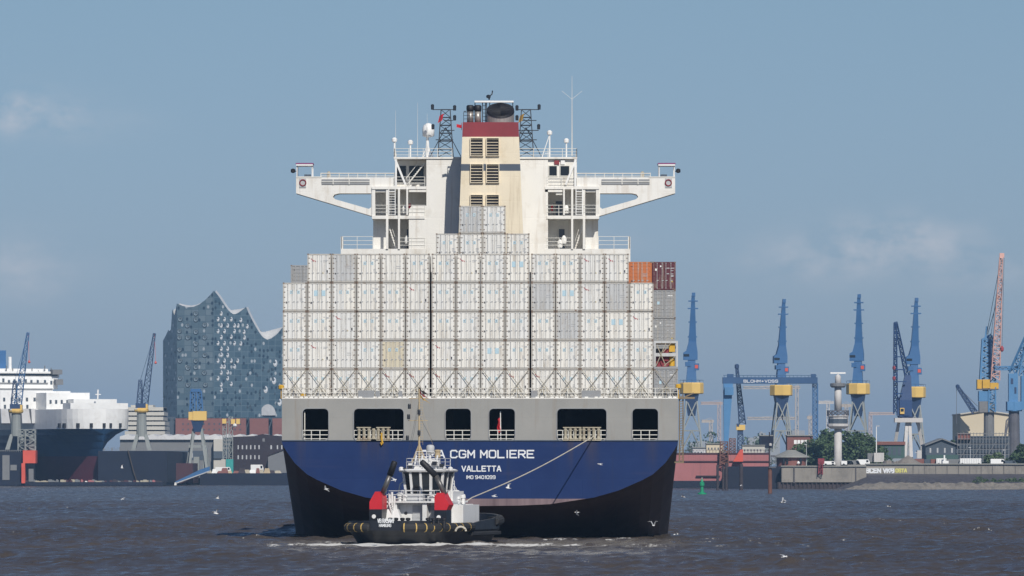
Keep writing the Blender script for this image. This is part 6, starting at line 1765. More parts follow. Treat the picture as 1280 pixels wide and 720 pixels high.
tower_crane(1058, 505, 1050, 1066, 507, 'distant tan tower crane between the radar tower and a blue crane')
tower_crane(1088, 518, 1086, 1118, 517, 'distant red and white tower crane between the blue cranes', 'far_pink')

# red floating dock behind the river piles
DY = 2440.0
fd = thing('floating_dock', 'faded red floating dock wall with a dark foot right of the ship', 'floating dock', base(925, DY, 0))
mb = MB(); pbox(mb, 838, 962, 567, 602, DY, DY + 25); wall_ = mb.build('dock_wall', M['dock_red'], fd)
mb = MB(); pbox(mb, 838, 962, 601, 609, DY - .4, DY + 25); mb.build('foot_shadow_band', M['dock_dark'], fd)  # dark band painted in for the shadow along the dock's foot
mb = MB(); pbox(mb, 838, 962, 576, 577.3, DY - .5, DY + .1); pbox(mb, 838, 962, 566, 567.6, DY - .3, DY + 25.1)
for k in range(31): x = 839 + 4 * k; mb.bar(W(x, 566, DY - .2), W(x, 562.5, DY - .2), .12)
mb.tube([W(838, 562.6, DY - .2), W(962, 562.6, DY - .2)], .1, 4); mb.build('walkway', M['dock_maroon'], fd)
mb = MB(); pbox(mb, 870, 900, 594.4, 595.6, DY - .9, DY - .1); mb.build('fender_beam', M['pile'], fd)
mb = MB(); mb.prism([(wx(916, DY), wz(577, DY)), (wx(928.5, DY), wz(577, DY)), (wx(928.5, DY), wz(562, DY)), (wx(925, DY), wz(562, DY))], DY - 3, DY - .6); mb.build('ramp_flap', M['orange_red'], fd)
mb = MB(); mb.lattice(W(905, 582, DY - 1.5), W(905, 552, DY - 1.5), 3, 2.6, 7, .35); mb.lattice(W(915.5, 568, DY + 6), W(915.5, 548, DY + 6), 2, 2, 6, .3); mb.build('access_tower', M['rust_pile'], fd)
for (a, b, t_, pb, Y, col, lb) in ((883, 904, 555, 567, 2700, 'beige_wall', 'low cream site building behind the red dock near the ship'), (928, 956, 557, 567, 2705, 'pale_wall', 'low pale site building behind the red dock beside the dark sign'), (866, 882, 560, 568, 2760, 'roof_white', 'low white shed behind the legs of the nearest blue crane')):
    t = thing('site_building', lb, 'building', base((a + b) / 2, Y), 'low site buildings behind the red dock')
    mb = MB(); pbox(mb, a, b, t_, pb + 2, Y, Y + 12); mb.build('wall', M[col], t)
    win_row(t, M['shed_blue'], [(a + 2 + 4 * k, a + 3.6 + 4 * k) for k in range(int((b - a) / 4) - 1)], t_ + 4.5, t_ + 7, Y)
    mb = MB(); pbox(mb, a - .5, b + .5, t_ - 1, t_, Y - .5, Y + 12.5, Y); mb.build('roof', M['roof_grey'], t)
# river piles and buoy
def pile(px, pt, pb, Y, w, label, mat='pile'):
    L = (wx(px, Y), Y, 0)
    mb = MB(); r_ = w / (8600 / Y) / 2; h = wz(pt, Y)
    mb.lathe((L[0], Y, -2), [(r_ * 1.05, 0), (r_, h + 2 - .2), (r_ * .8, h + 2)], 10)
    for k in range(4): mb.lathe((L[0], Y, h * (.15 + .22 * k)), [(r_ * 1.07, 0), (r_ * 1.07, .25)], 10)
    one(mb, 'mooring_pile', M[mat], label, 'pile', L, 'mooring piles in the river')
pile(897, 581, 612, 2260, 3.2, 'dark mooring pile, leftmost of the group standing before the red dock')
pile(904, 583, 612, 2262, 3.0, 'dark mooring pile, left one of a close pair before the red dock')
pile(908, 579, 612.5, 2255, 3.6, 'dark mooring pile, right one of a close pair before the red dock')
pile(926.5, 580, 612, 2270, 4.6, 'thick dark mooring pile standing alone under the orange ramp flap')
sp = thing('sign_pile', 'tall rust red pile carrying a dark sign panel and a small platform', 'navigation pile', (wx(962.5, 1975), 1975, 0))
mb = MB(); Y = 1975; h = wz(563, Y); mb.lathe((wx(962.5, Y), Y, -2), [(.62, 0), (.58, wz(584, Y) + 2)], 12); mb.build('pile', M['rust_pile'], sp)
mb = MB(); mb.lathe((wx(961.8, Y), Y, wz(584, Y)), [(.24, 0), (.18, wz(540, Y) - wz(584, Y))], 8); mb.build('post', M['pile'], sp)
mb = MB(); pbox(mb, 952, 967, 545, 554.5, Y - .5, Y - .2); mb.build('sign_panel', M['dock_dark'], sp)
mb = MB(); pbox(mb, 961, 970, 583.5, 585, Y - 1, Y + 1); pbox(mb, 963.5, 969, 569, 571, Y - .8, Y + .8)
for px in (964, 969.5): mb.bar(W(px, 584, Y), W(px, 570, Y), .14)
mb.tube([W(961, 578, Y), W(970, 578, Y)], .07, 4); mb.build('platform', M['scaff'], sp)
mb = MB(); c = W(963, 556, Y - .5); mb.lathe(c - Vector((0, 0, .35)), [(.2, 0), (.42, .1), (.42, .6), (.2, .8)], 10); mb.build('lantern', M['tower'], sp)
bu = thing('channel_buoy', 'green lateral buoy with a cage top floating before the red dock', 'buoy', (wx(877.5, 1905), 1905, 0))
Y = 1905; x = wx(877.5, Y)
mb = MB(); mb.lathe((x, Y, -.4), [(.8, 0), (1.25, .3), (1.25, .75), (.5, 1.0), (.42, 2.5), (.32, 2.7)], 14); mb.build('float', M['buoy_green'], bu)
mb = MB(); mb.lathe((x, Y, 2.3), [(.62, 0), (.68, .3), (.68, .9), (.4, 1.1)], 10); mb.lathe((x, Y, 3.4), [(.2, 0), (.42, .1), (.3, .6), (.03, .95)], 10); mb.build('cage_top', M['buoy_green'], bu)
mb = MB(); mb.lathe((x, Y, 4.3), [(.12, 0), (.14, .25), (.05, .4)], 8); mb.build('lantern', M['tower'], bu)
# dark recessed quay, concrete quay with sheet piling, embankment
WY = 2400.0
mb = MB(); pbox(mb, 911, 981, 583, 612, WY + 6, WY + 120, WY); one(mb, 'dock_wall', M['dock_dark'], 'dark navy quay wall between the red dock and the concrete quay', 'quay wall', base(945, WY + 6, 0))
qw = thing('quay_wall', 'long weathered concrete quay wall with graffiti and panel joints on the right', 'quay wall', base(1150, WY, 0))
mb = MB(); pbox(mb, 977, 1083, 583.2, 602.8, WY, WY + 60); pbox(mb, 1083, 1330, 580.5, 592.5, WY + 6, WY + 60, WY + 6); pbox(mb, 1060, 1083, 580.8, 583.2, WY + 3, WY + 60, WY); mb.build('wall', M['concrete'], qw)
mb = MB(); pbox(mb, 976, 1083, 582, 583.4, WY - .5, WY + 3, WY); pbox(mb, 1082, 1330, 579.4, 580.7, WY + 5.4, WY + 9, WY + 6); mb.build('coping', M['roof_grey'], qw)
mb = MB(); pbox(mb, 991.5, 993.5, 583, 604, WY - .3, WY - .05, WY); pbox(mb, 1069, 1070.5, 583, 603, WY - .25, WY - .05, WY)
for k in range(15): x = 1141 + 14.2 * k; pbox(mb, x, x + .6, 581, 592.5, WY + 5.85, WY + 5.97, WY + 6)
mb.build('panel_joint', M['concrete_dark'], qw)
mb = MB()
for k in range(21): x = 973 + 5.2 * k; pbox(mb, x, x + 1.6, 602.8, 614, WY + .3, WY + .9, WY)
pbox(mb, 972, 1083, 602.8, 614, WY + .9, WY + 3, WY); mb.build('sheet_piling', M['pile'], qw)
block_letters('graffiti', 'SCEN VKB', 34.5 / (8600 / WY), 6.6 / (8600 / WY), W(1100, 588.2, WY + 5.9), M['graf_white'] if 'graf_white' in M else M['text'], qw, .26)
block_letters('graffiti', 'OSTA', 13.5 / (8600 / WY), 5.2 / (8600 / WY), W(1126.5, 588.2, WY + 5.9), M['graf_yellow'], qw, .26)
mb = MB(); pbox(mb, 1081.5, 1118.3, 584.6, 585.6, WY + 5.86, WY + 5.95, WY + 6); mb.build('paint_band', M['pale_wall'], qw)
from mathutils import noise
def bank(u, v):
    # u along the shore, v from the wall foot down to the water, with a sandy toe
    px = 1040 + 340 * u
    lift = min(1, max(0, (px - 1040) / 45))
    Yt, Yb = WY + 5.9, WY - 75
    zt__, zb_ = (wz(592.6, WY + 6)) * lift - .3 * (1 - lift), -.6
    y = Yt + (Yb - Yt) * v
    k = v
    z = zt__ + (zb_ - zt__) * (k ** .75) + .7 * math.sin(v * math.pi) * (noise.noise((px * .11, v * 5, 0)) + .6 * noise.noise((px * .37, v * 14, 3)))
    return (wx(px, WY + 0) , y, z)
mb = MB(); mb.grid(bank, 130, 34)
n_v = 34
for f_i in range(len(mb.f)): mb.m[f_i] = 1 if (f_i % 34) > 13 else 0
tag(mb.build('bank', [M['stones'], M['sand']]), 'stony river bank with a sandy toe below the concrete wall', 'river bank', kind='structure')
q_ = random.Random(21)
for i, px in enumerate((1224, 1233, 1242, 1251, 1261, 1268, 1277)):
    Y = WY - 22; L = (wx(px, Y), Y, wz(592.6, WY + 6) + (-.6 - wz(592.6, WY + 6)) * (27.9 / 80.9) ** .75 - .3); mb = MB(); w = q_.uniform(1.1, 1.9) if i else 2.6; h = q_.uniform(1.3, 2.0) if i else 2.5
    for k in range(240):
        a, r_ = q_.uniform(0, 6.28), math.sqrt(q_.random()) * w; p = Vector((L[0] + r_ * math.cos(a), Y + r_ * math.sin(a), L[2] + h * (1 - (r_ / w) ** 2) * q_.uniform(.25, 1)))
        u = Vector((q_.gauss(0, 1), q_.gauss(0, 1), q_.gauss(0, 1))).normalized() * q_.uniform(.15, .32); v = u.cross(Vector((q_.gauss(0, 1), q_.gauss(0, 1), q_.gauss(0, 1)))).normalized() * .2
        mb.quad(p - u, p + v, p + u, p - v)
    one(mb, 'bush', M['leaf_mid'], ['large dark round bush, first of the row on the stony bank at right', 'low green bush just right of the large round one on the bank', 'low green bush, third along the row on the stony bank', 'low green bush, fourth along the row on the stony bank', 'low green bush, fifth along the row on the stony bank', 'low green bush, second from the picture edge on the stony bank', 'low green bush at the picture edge on the stony bank'][i], 'bush', L, 'bushes on the stony bank')
# round pavilion with a conical roof on the quay point
rp = thing('round_pavilion', 'low round brick pavilion with a flat grey conical roof on the quay', 'pavilion', base(989, WY + 20, wz(583, WY + 20)))
Y = WY + 20; x = wx(989, Y); z = wz(583, Y)
mb = MB(); mb.lathe((x, Y, z), [(5.2, 0), (5.2, wz(571.5, Y) - z)], 20); pw = mb.build('wall', M['brick'], rp)
mb = MB(); mb.lathe((x, Y, wz(571.8, Y)), [(6.6, 0), (6.4, .35), (2.2, wz(564, Y) - wz(571.8, Y)), (1.6, wz(562.5, Y) - wz(571.8, Y))], 20); mb.build('roof', M['roof_grey'], rp)
for px in (978, 982, 999): mb = MB(); pbox(mb, px, px + 2.6, 573.5, 580, Y - 5.3, Y - 4.2, Y); mb.build('window', M['glass'], pw)
mb = MB(); c = W(998, 578.5, Y - 6); mb.lathe(c - Vector((0, 0, .5)), [(.2, 0), (.55, .3), (.45, .8), (.1, 1.1)], 8); one(mb, 'signal_lamp', M['white'], 'white signal lamp on the quay edge before the round pavilion', 'lamp', (c.x, c.y, z))
rd = thing('life_station', 'red steel signal frame standing on the quay edge left of the radar tower', 'signal frame', base(1026, WY - 1, wz(593, WY)))
mb = MB(); Y = WY - 1; mb.lattice(W(1025.5, 593, Y), W(1026, 577, Y), 1.5, 1.2, 5, .24); mb.build('post', M['maroon'], rd)
mb = MB(); pbox(mb, 1022.5, 1030.5, 573, 580, Y - .5, Y + .5); mb.build('panel', M['maroon'], rd)
# radar tower
rt = thing('radar_tower', 'round pale concrete radar tower with two platforms among the trees', 'radar tower', base(1047.5, WY + 15))
Y = WY + 15; x = wx(1047.5, Y); s_ = 8600 / Y
mb = MB(); mb.lathe((x, Y, 3), [(5.0 / s_, 0), (4.7 / s_, wz(536, Y) - 3)], 18); mb.lathe((x, Y, wz(513, Y)), [(4.6 / s_, 0), (4.3 / s_, wz(481, Y) - wz(513, Y))], 18); mb.lathe((x, Y, wz(481, Y)), [(4.0 / s_, 0), (3.6 / s_, wz(471, Y) - wz(481, Y)), (2.4 / s_, wz(468.5, Y) - wz(481, Y))], 18); sh_ = mb.build('shaft', M['tower'], rt, smooth=True)
mb = MB(); mb.lathe((x, Y, wz(536, Y)), [(9 / s_, 0), (13.8 / s_, .9), (13.8 / s_, 1.6), (12 / s_, 1.8), (12 / s_, wz(521, Y) - wz(536, Y)), (13.6 / s_, wz(520.5, Y) - wz(536, Y)), (13.6 / s_, wz(519.4, Y) - wz(536, Y))], 12); mb.build('lower_platform', M['tower'], rt)
mb = MB(); mb.lathe((x, Y, wz(531.2, Y)), [(12.15 / s_, 0), (12.15 / s_, wz(523.5, Y) - wz(531.2, Y))], 12); mb.build('window_band', M['shed_blue'], rt)
mb = MB()
for k in range(12):
    a, b = 2 * math.pi * k / 12, 2 * math.pi * (k + 1) / 12; r_ = 13.4 / s_
    pa, pb = Vector((x + r_ * math.cos(a), Y + r_ * math.sin(a), 0)), Vector((x + r_ * math.cos(b), Y + r_ * math.sin(b), 0)); zl, zh = Vector((0, 0, wz(519.4, Y))), Vector((0, 0, wz(513.4, Y)))
    mb.bar(pa + zh, pb + zh, .22); mb.bar(pa + zl, pa + zh, .2); mb.bar(pa + zl, pb + zh, .18); mb.bar(pb + zl, pa + zh, .18)
mb.build('platform_rail', M['scaff'], rt)
mb = MB(); mb.lathe((x, Y, wz(484.5, Y)), [(8 / s_, 0), (9.8 / s_, .5), (9.8 / s_, 1.4), (8 / s_, 1.6)], 14); mb.build('upper_platform', M['shed'], rt)
mb = MB(); pbox(mb, 1038, 1057, 465.3, 467.2, Y - .5, Y + .5); mb.bar(W(1047.5, 469, Y), W(1047.5, 466, Y), .5); mb.build('radar_scanner', M['white'], rt)
# trees
tree(1019, WY + 45, 16.5, 13, 'dark broadleaf tree left of the radar tower', seed=2)
tree(1033, WY + 60, 18.5, 13, 'dark broadleaf tree right behind the left side of the radar tower', seed=3)
tree(1061, WY + 45, 18, 14, 'dark broadleaf tree directly right of the radar tower', seed=4)
tree(1077, WY + 55, 17.5, 14, 'dense dark tree right of the radar tower below a blue crane', seed=5)
tree(1091, WY + 70, 14, 11, 'smaller dark tree left of the tall lamp post', seed=6)
tree(1012, WY + 40, 8.5, 6, 'low dark tree between the round pavilion and the taller trees', seed=7, n=500)
tree(1244, WY + 25, 9.5, 10, 'mid green tree in front of the scaffolded building', 'leaf_mid', seed=8)
tree(1232, WY + 28, 8.0, 7, 'lower mid green tree left of the one at the scaffolded building', 'leaf_mid', seed=9, n=600)
tree(1275, WY + 25, 13.5, 9, 'tall dark tree at the right picture edge', seed=10)
tree(1196, WY + 260, 17, 7, 'dark tree standing behind the blue gabled shed', seed=11, n=500)
tree(1158, WY + 300, 12, 3.2, 'small slender tree far behind left of the blue gabled shed', seed=12, n=250)
for i, (px, h, w) in enumerate(((868, 15, 13), (891, 20, 9), (946, 18, 13), (955, 15, 10))):
    tree(px, 4200, h + 9, w + 4, ['distant tree seen between the legs of the first blue crane', 'distant dark tree under the pink tower crane', 'distant tree right of the slim lattice crane', 'distant tree left of the dark sign panel'][i], seed=30 + i, n=450, group='distant trees beyond the docks')
# buildings on the right shore
def block(name, label, px0, px1, pt, pb, Y, depth, mat, rmat=None, wins=None, roof_h=1.2, gable=0, cat='building', group=None, wmat='glass'):
    t = thing(name, label, cat, base((px0 + px1) / 2, Y), group)
    mb = MB(); pbox(mb, px0, px1, pt, pb, Y, Y + depth)
    if gable:
        xm = wx((px0 + px1) / 2, Y); mb.prism([(wx(px0, Y), wz(pt, Y)), (wx(px1, Y), wz(pt, Y)), (xm, wz(pt - gable, Y))], Y, Y + depth)
    w = mb.build('wall', M[mat], t)
    if wins:
        for (xs_, a, b) in wins: win_row(w, M[wmat], xs_, a, b, Y)
    mb = MB()
    if gable:
        for s in (0, 1):
            xa = wx(px0 - 1 if s == 0 else px1 + 1, Y); xm = wx((px0 + px1) / 2, Y); za, zm = wz(pt + .2, Y) + .1, wz(pt - gable, Y) + .4
            n = len(mb.v); mb.v += [(xa, Y - 1, za), (xm, Y - 1, zm), (xm, Y + depth, zm), (xa, Y + depth, za), (xa, Y - 1, za - .5), (xm, Y - 1, zm - .5), (xm, Y + depth, zm - .5), (xa, Y + depth, za - .5)]
            for f_ in ((0,1,2,3), (4,7,6,5), (0,4,5,1), (3,2,6,7), (0,3,7,4)): mb.face([n + i for i in f_])
    else: pbox(mb, px0 - .6, px1 + .6, pt - roof_h, pt, Y - .6, Y + depth + .4, Y)
    mb.build('roof', M[rmat or 'roof_grey'], t)
    return t
block('brick_building', 'red brick building with white framed windows behind the round pavilion', 984, 1016, 545, 568, 2720, 14, 'brick', wins=[([(992.5 + 4.3 * k, 996 + 4.3 * k) for k in range(4)], 550, 555)], wmat='white')
block('dark_kiosk', 'dark navy flat kiosk roofline between the crane legs and the sign', 950, 966, 545, 560, 2735, 10, 'dock_dark')
block('green_workshop', 'green fronted workshop with a flat brown roof left of the crane legs', 1096, 1131, 556, 573, 2520, 14, 'green_wall', 'brick', roof_h=4, wins=[([(1098 + 6 * k, 1102 + 6 * k) for k in range(5)], 559, 569)], wmat='shed_blue')
block('gabled_shed', 'dark blue gabled shed behind the white trailers', 1157, 1198, 556, 576, 2560, 24, 'shed_blue', 'shed', gable=7, wins=[([(1162 + 9 * k, 1164 + 9 * k) for k in range(4)], 560, 566)], wmat='mark_grey')
mb = MB(); pbox(mb, 1158, 1198, 568.5, 576, 2545, 2550); one(mb, 'site_hoarding', M['teal_dim'] if 'teal_dim' in M else M['green_wall'], 'low teal hoarding in front of the blue gabled shed', 'hoarding', base(1178, 2545))
block('assembly_hall', 'large cream shipyard hall with a low ridge behind the red and white crane', 1200.5, 1262, 517, 560, 2800, 50, 'beige_wall', 'pale_wall', gable=3.5)
sb = thing('scaffolded_building', 'dark low building wrapped in grey scaffolding in front of the cream hall', 'building', base(1229, 2560))
Y = 2560
mb = MB(); pbox(mb, 1198, 1262, 545, 578, Y, Y + 18); mb.build('wall', M['shed_blue'], sb)
mb = MB(); pbox(mb, 1197, 1213, 541.5, 550, Y - 1.5, Y + 4, Y); mb.build('brick_tower', M['brick'], sb)
mb = MB()
for k in range(17): x = 1197 + 4 * k; mb.bar(W(x, 578, Y - 2), W(x, 540.5, Y - 2), .16)
for yy in (542, 548.5, 555, 561.5, 568, 574): mb.bar(W(1197, yy, Y - 2), W(1262, yy, Y - 2), .22)
for k in range(8): mb.bar(W(1197 + 8 * k, 578 - 13 * (k % 2), Y - 2), W(1205 + 8 * k, 565 - 13 * (k % 2), Y - 2), .14)
mb.build('scaffold', M['shed'], sb)
# trailers, containers, heap, lamp post, boxes on the quay
KZ = wz(580, WY + 12)
def quay_box(px0, px1, pt, Y, mat, name, label, cat, group=None, pb=581.0, wheels=False):
    L = (wx((px0 + px1) / 2, Y), Y, KZ)
    t = thing(name, label, cat, L, group)
    mb = MB(); pbox(mb, px0, px1, pt, pb - (1.2 if wheels else 0), Y, Y + 2.6); mb.build('body', M[mat], t)
    mb = MB(); n = max(3, int((px1 - px0) / 2.2))
    for k in range(n): x = px0 + (px1 - px0) * (k + .5) / n; pbox(mb, x - .25, x + .25, pt + .8, pb - 1.4, Y - .08, Y - .01, Y)
    mb.build('rib', M['mark_grey'] if mat == 'white' else M[mat], t)
    if wheels:
        for x in (px0 + 3, px1 - 3): mb = MB(); c = W(x, pb - .8, Y); mb.tube([(c.x, Y - .1, c.z), (c.x, Y + 2.4, c.z)], .45, 10); mb.build('wheel', M['rubber'], t)
quay_box(1200, 1226.5, 573, WY + 12, 'white', 'trailer', 'long white trailer, right one of the two before the scaffolded building', 'trailer', 'white trailers on the quay', wheels=True)
quay_box(1170.5, 1183, 573, WY + 12, 'white', 'trailer', 'short white trailer, left one of the two on the quay', 'trailer', 'white trailers on the quay', wheels=True)
quay_box(1184, 1199, 574, WY + 14, 'shed', 'cargo_container', 'grey container between the two white trailers', 'container', 'containers on the right quay')
quay_box(1143, 1155, 573.5, WY + 14, 'brick', 'cargo_container', 'rust red container right of the gravel heap', 'container', 'containers on the right quay')
quay_box(1155.5, 1163, 574, WY + 14, 'shed_blue', 'cargo_container', 'dark blue container beside the rust red one', 'container', 'containers on the right quay')
quay_box(1163.5, 1170, 574, WY + 14.5, 'brick', 'cargo_container', 'rust red container against the short white trailer', 'container', 'containers on the right quay')
quay_box(1092.5, 1105, 566, WY + 14, 'tower', 'site_cabin', 'pale grey site cabin beside the tall lamp post', 'cabin', 'grey site cabins', pb=577.5)
quay_box(1084.5, 1092, 566.5, WY + 16, 'shed', 'site_cabin', 'narrow darker grey site cabin left of the pale one', 'cabin', 'grey site cabins', pb=577.5)
mb = MB(); L = (wx(1180, WY + 10), WY + 10, KZ); mb.bar(W(1180.5, 580, WY + 10), W(1180.5, 569, WY + 10), .5); mb.box(L[0] - .5, L[0] + 1.6, WY + 9.6, WY + 10.4, KZ + .2, KZ + 1.1); one(mb, 'fuel_pump', M['white'], 'small white post and cabinet in front of the grey container', 'cabinet', L)
for (px, w, h, lb, cl) in ((1059, 4.2, 1.7, 'small white car parked under the dark trees just right of the radar tower', 'white'), (1066.5, 4.4, 1.9, 'small grey car parked under the dark trees right of the radar tower', 'shed'), (1079, 4.6, 2.2, 'small white van parked left of the narrow grey site cabin', 'white'), (1036.5, 4.2, 1.6, 'small white car parked just left of the radar tower foot', 'white'), (1247, 5.0, 2.4, 'white van parked under the mid green tree by the scaffolding', 'white'), (1262, 4.6, 1.8, 'dark car parked left of the tree at the picture edge', 'shed_blue')):
    vehicle(px, WY + 14, w, h, lb, cl, KZ - .6)
for (px, pt, lb) in ((1008, 556, 'thin pale lamp post behind the round pavilion'), (1146, 566, 'short thin lamp post between the gravel heap and the blue gabled shed'), (1213, 560, 'thin lamp post in front of the scaffolded building'), (1256, 563, 'short thin lamp post near the tree at the picture edge')):
    t = thing('lamp_post', lb, 'lamp post', base(px, WY + 18), None)
    mb = MB(); mb.tube([W(px, 582, WY + 18), W(px, pt, WY + 18)], [.15, .1], 6); mb.build('pole', M['mark_grey'], t)
    mb = MB(); c = W(px, pt, WY + 18); mb.box(c.x - .7, c.x + .2, c.y - .2, c.y + .2, c.z, c.z + .25); mb.build('lamp_head', M['mark_grey'], t)
q_ = random.Random(12)
L = (wx(1135, WY + 12), WY + 12, KZ - .3)
def heap(u, v):
    a = u * 2 * math.pi; r_ = 5.6 * (1 - v)
    return (L[0] + r_ * math.cos(a) * (1 + .1 * math.sin(5 * a)), L[1] + r_ * .8 * math.sin(a), L[2] + 3.4 * v ** 1.1 + .15 * math.sin(7 * a + 9 * v) * (1 - v))
mb = MB(); mb.grid(heap, 30, 8); one(mb, 'gravel_heap', M['gravel'], 'pointed heap of grey gravel on the quay before the crane legs', 'gravel heap', L)
for i in range(9):
    px = 1106 + i * 3.1; L = (wx(px, WY + 12), WY + 12, KZ - .2); mb = MB(); r_ = q_.uniform(.6, 1.1)
    mb.lathe((L[0], L[1], L[2]), [(r_, 0), (r_ * 1.1, r_ * .5), (r_ * .8, r_ * 1.3), (r_ * .2, r_ * 1.7)], 7)
    one(mb, 'boulder', M['gravel' if i % 3 else 'concrete_dark'], f'grey boulder, {NTH[i]} in the row running from the site cabins to the gravel heap', 'boulder', L, 'boulders beside the gravel heap')
lp = thing('lamp_post', 'tall thin white lamp post behind the site cabins', 'lamp post', base(1095.5, WY + 20))
mb = MB(); mb.tube([W(1095.5, 582, WY + 20), W(1095.5, 533, WY + 20)], [.22, .14], 8); mb.build('pole', M['white'], lp)
mb = MB(); c = W(1095.5, 533, WY + 20); mb.box(c.x - .1, c.x + 1.1, c.y - .2, c.y + .2, c.z, c.z + .3); mb.build('lamp_head', M['mark_grey'], lp)
# dark blue lattice luffing crane on grey portal legs
dc = thing('lattice_crane', 'dark blue lattice crane with yellow cab on pale legs behind the gravel heap', 'crane', base(1133, 2640))
Y = 2640
mb = MB()
for (a, b, yo) in (((1117, 566), (1124, 524), 5), ((1131, 572), (1134, 523), -4), ((1139, 572), (1137, 523), -4), ((1154, 566), (1147, 524), 5)): mb.tube([W(*a, Y + yo), W(*b, Y)], [.95, .8], 4)
pbox(mb, 1118, 1153, 522.5, 528, Y - 3, Y + 3, Y); pbox(mb, 1146, 1157, 563, 573, Y - 3, Y + 3, Y); mb.build('portal_leg', M['tower'], dc)
mb = MB(); pbox(mb, 1124, 1139.5, 500, 521, Y - 3, Y + 3, Y); mb.frustum(wx(1124, Y), wx(1139.5, Y), Y - 3, Y + 3, wz(500, Y), wx(1131, Y), wx(1138.5, Y), Y - 2, Y + 2, wz(469, Y)); mb.frustum(wx(1121, Y), wx(1129, Y), Y - 2.4, Y + 2.4, wz(519, Y), wx(1122, Y), wx(1126, Y), Y - 2, Y + 2, wz(496, Y)); mb.lathe((wx(1132, Y), Y, wz(524, Y)), [(2.6, 0), (3.4, 1.4)], 12); mb.build('machinery_house', M['crane_dark'] if 'crane_dark' in M else M['crane_navy'], dc)
mb = MB(); mb.lattice(W(1119.5, 517, Y - 1), W(1119, 404, Y - 8), 1.5, .9, 14, .42); mb.lattice(W(1134, 472, Y), W(1119.8, 403, Y - 8), 1.5, .9, 8, .42)
for yy, xb in ((415, 1121.5), (430, 1124.5), (446, 1128), (462, 1131.5), (477, 1133), (492, 1128)): mb.bar(W(1119.2, yy, Y - 6), W(xb, yy, Y - 4), .4)
mb.build('jib', M['crane_dark'] if 'crane_dark' in M else M['crane_navy'], dc)
mb = MB(); pbox(mb, 1124.5, 1129.8, 510, 517.5, Y - 3.6, Y - 1, Y); cb = mb.build('cab', M['crane_yellow'], dc)
mb = MB(); pbox(mb, 1125.3, 1129, 511, 514.5, Y - 3.7, Y - 3.58, Y); mb.build('window', M['glass'], cb)
for (px, py) in ((1117.5, 460), (1117.5, 473)): mb = MB(); c = W(px, py, Y - 6); mb.lathe(c - Vector((0, 0, .8)), [(.3, 0), (.6, .5), (.6, 1.3), (.3, 1.6)], 8); mb.build('hook_block', M['mark_red'], dc)
mb = MB(); mb.tube([W(1117.5, 405, Y - 8), W(1117.5, 505, Y - 6)], .09, 4); mb.build('hook_line', M['crane_navy'], dc)
# tall crane with the red and white boom
tc_ = thing('tower_slewing_crane', 'tallest crane: pink lattice boom on a light blue tower with yellow house', 'crane', base(1236, 2700))
Y = 2700
mb = MB(); mb.lathe((wx(1236.2, Y), Y, 3), [(7.0 / 3.185, 0), (6.4 / 3.185, wz(515, Y) - 3)], 14); pbox(mb, 1223.5, 1242, 502, 515.5, Y - 3, Y + 3, Y); mb.build('column', M['shed'], tc_)
mb = MB(); pbox(mb, 1223, 1238.5, 489, 501.5, Y - 3.1, Y + 3, Y); mb.lattice(W(1240, 515, Y - 2), W(1240, 484, Y - 2), 2.6, 2.6, 5, .5); mb.build('slewing_ring', M['crane_light'], tc_)
mb = MB(); pbox(mb, 1227.5, 1236.5, 474.5, 485.5, Y - 4, Y + 3, Y); pbox(mb, 1221, 1227.2, 474.5, 486, Y - 3, Y + 3, Y); pbox(mb, 1237, 1247.5, 478.5, 486, Y - 3.5, Y + 3, Y); mb.build('machinery_house', M['yellow'], tc_)
mb = MB(); pbox(mb, 1221, 1247.5, 486, 487.4, Y - 3.6, Y + 3.2, Y); pbox(mb, 1228.5, 1237, 487, 490, Y - 2, Y + 2, Y); mb.build('walkway', M['scaff'], tc_)
mb = MB(); mb.lattice(W(1232, 475, Y), W(1233, 424, Y), 4.2, 3.0, 8, .75); mb.lattice(W(1240.5, 478, Y), W(1237.5, 420, Y), 2.4, 1.6, 9, .55); mb.bar(W(1229, 424, Y), W(1239, 418, Y), .8); mb.bar(W(1231, 430, Y), W(1233.5, 408, Y), .7); mb.build('tower', M['crane_light'], tc_)
mb = MB(); mb.lattice(W(1244, 474, Y - 3), W(1251.5, 322, Y - 14), 3.4, 1.2, 26, .34); tp = W(1252, 319, Y - 14); mb.box(tp.x - .8, tp.x + 1.0, tp.y - .6, tp.y + .6, tp.z - 1.0, tp.z + .8); mb.bar(W(1245.5, 372, Y - 10), W(1250, 371, Y - 10), .9); mb.build('boom', M['crane_red'], tc_)
mb = MB(); mb.tube([W(1233, 420, Y), tp], .13, 4); mb.tube([W(1234.5, 418, Y), W(1248, 371, Y - 10)], .13, 4); mb.tube([tp + Vector((1, 0, 0)), W(1252.5, 434, Y - 14)], .12, 4); mb.tube([W(1236, 440, Y), tp], .1, 4); mb.build('stay_rope', M['scaff'], tc_)
mb = MB(); c = W(1252.5, 436, Y - 14); mb.lathe(c - Vector((0, 0, 1.2)), [(.2, 0), (.7, .6), (.7, 1.6), (.2, 2.4)], 8); mb.build('hook_block', M['mark_red'], tc_)
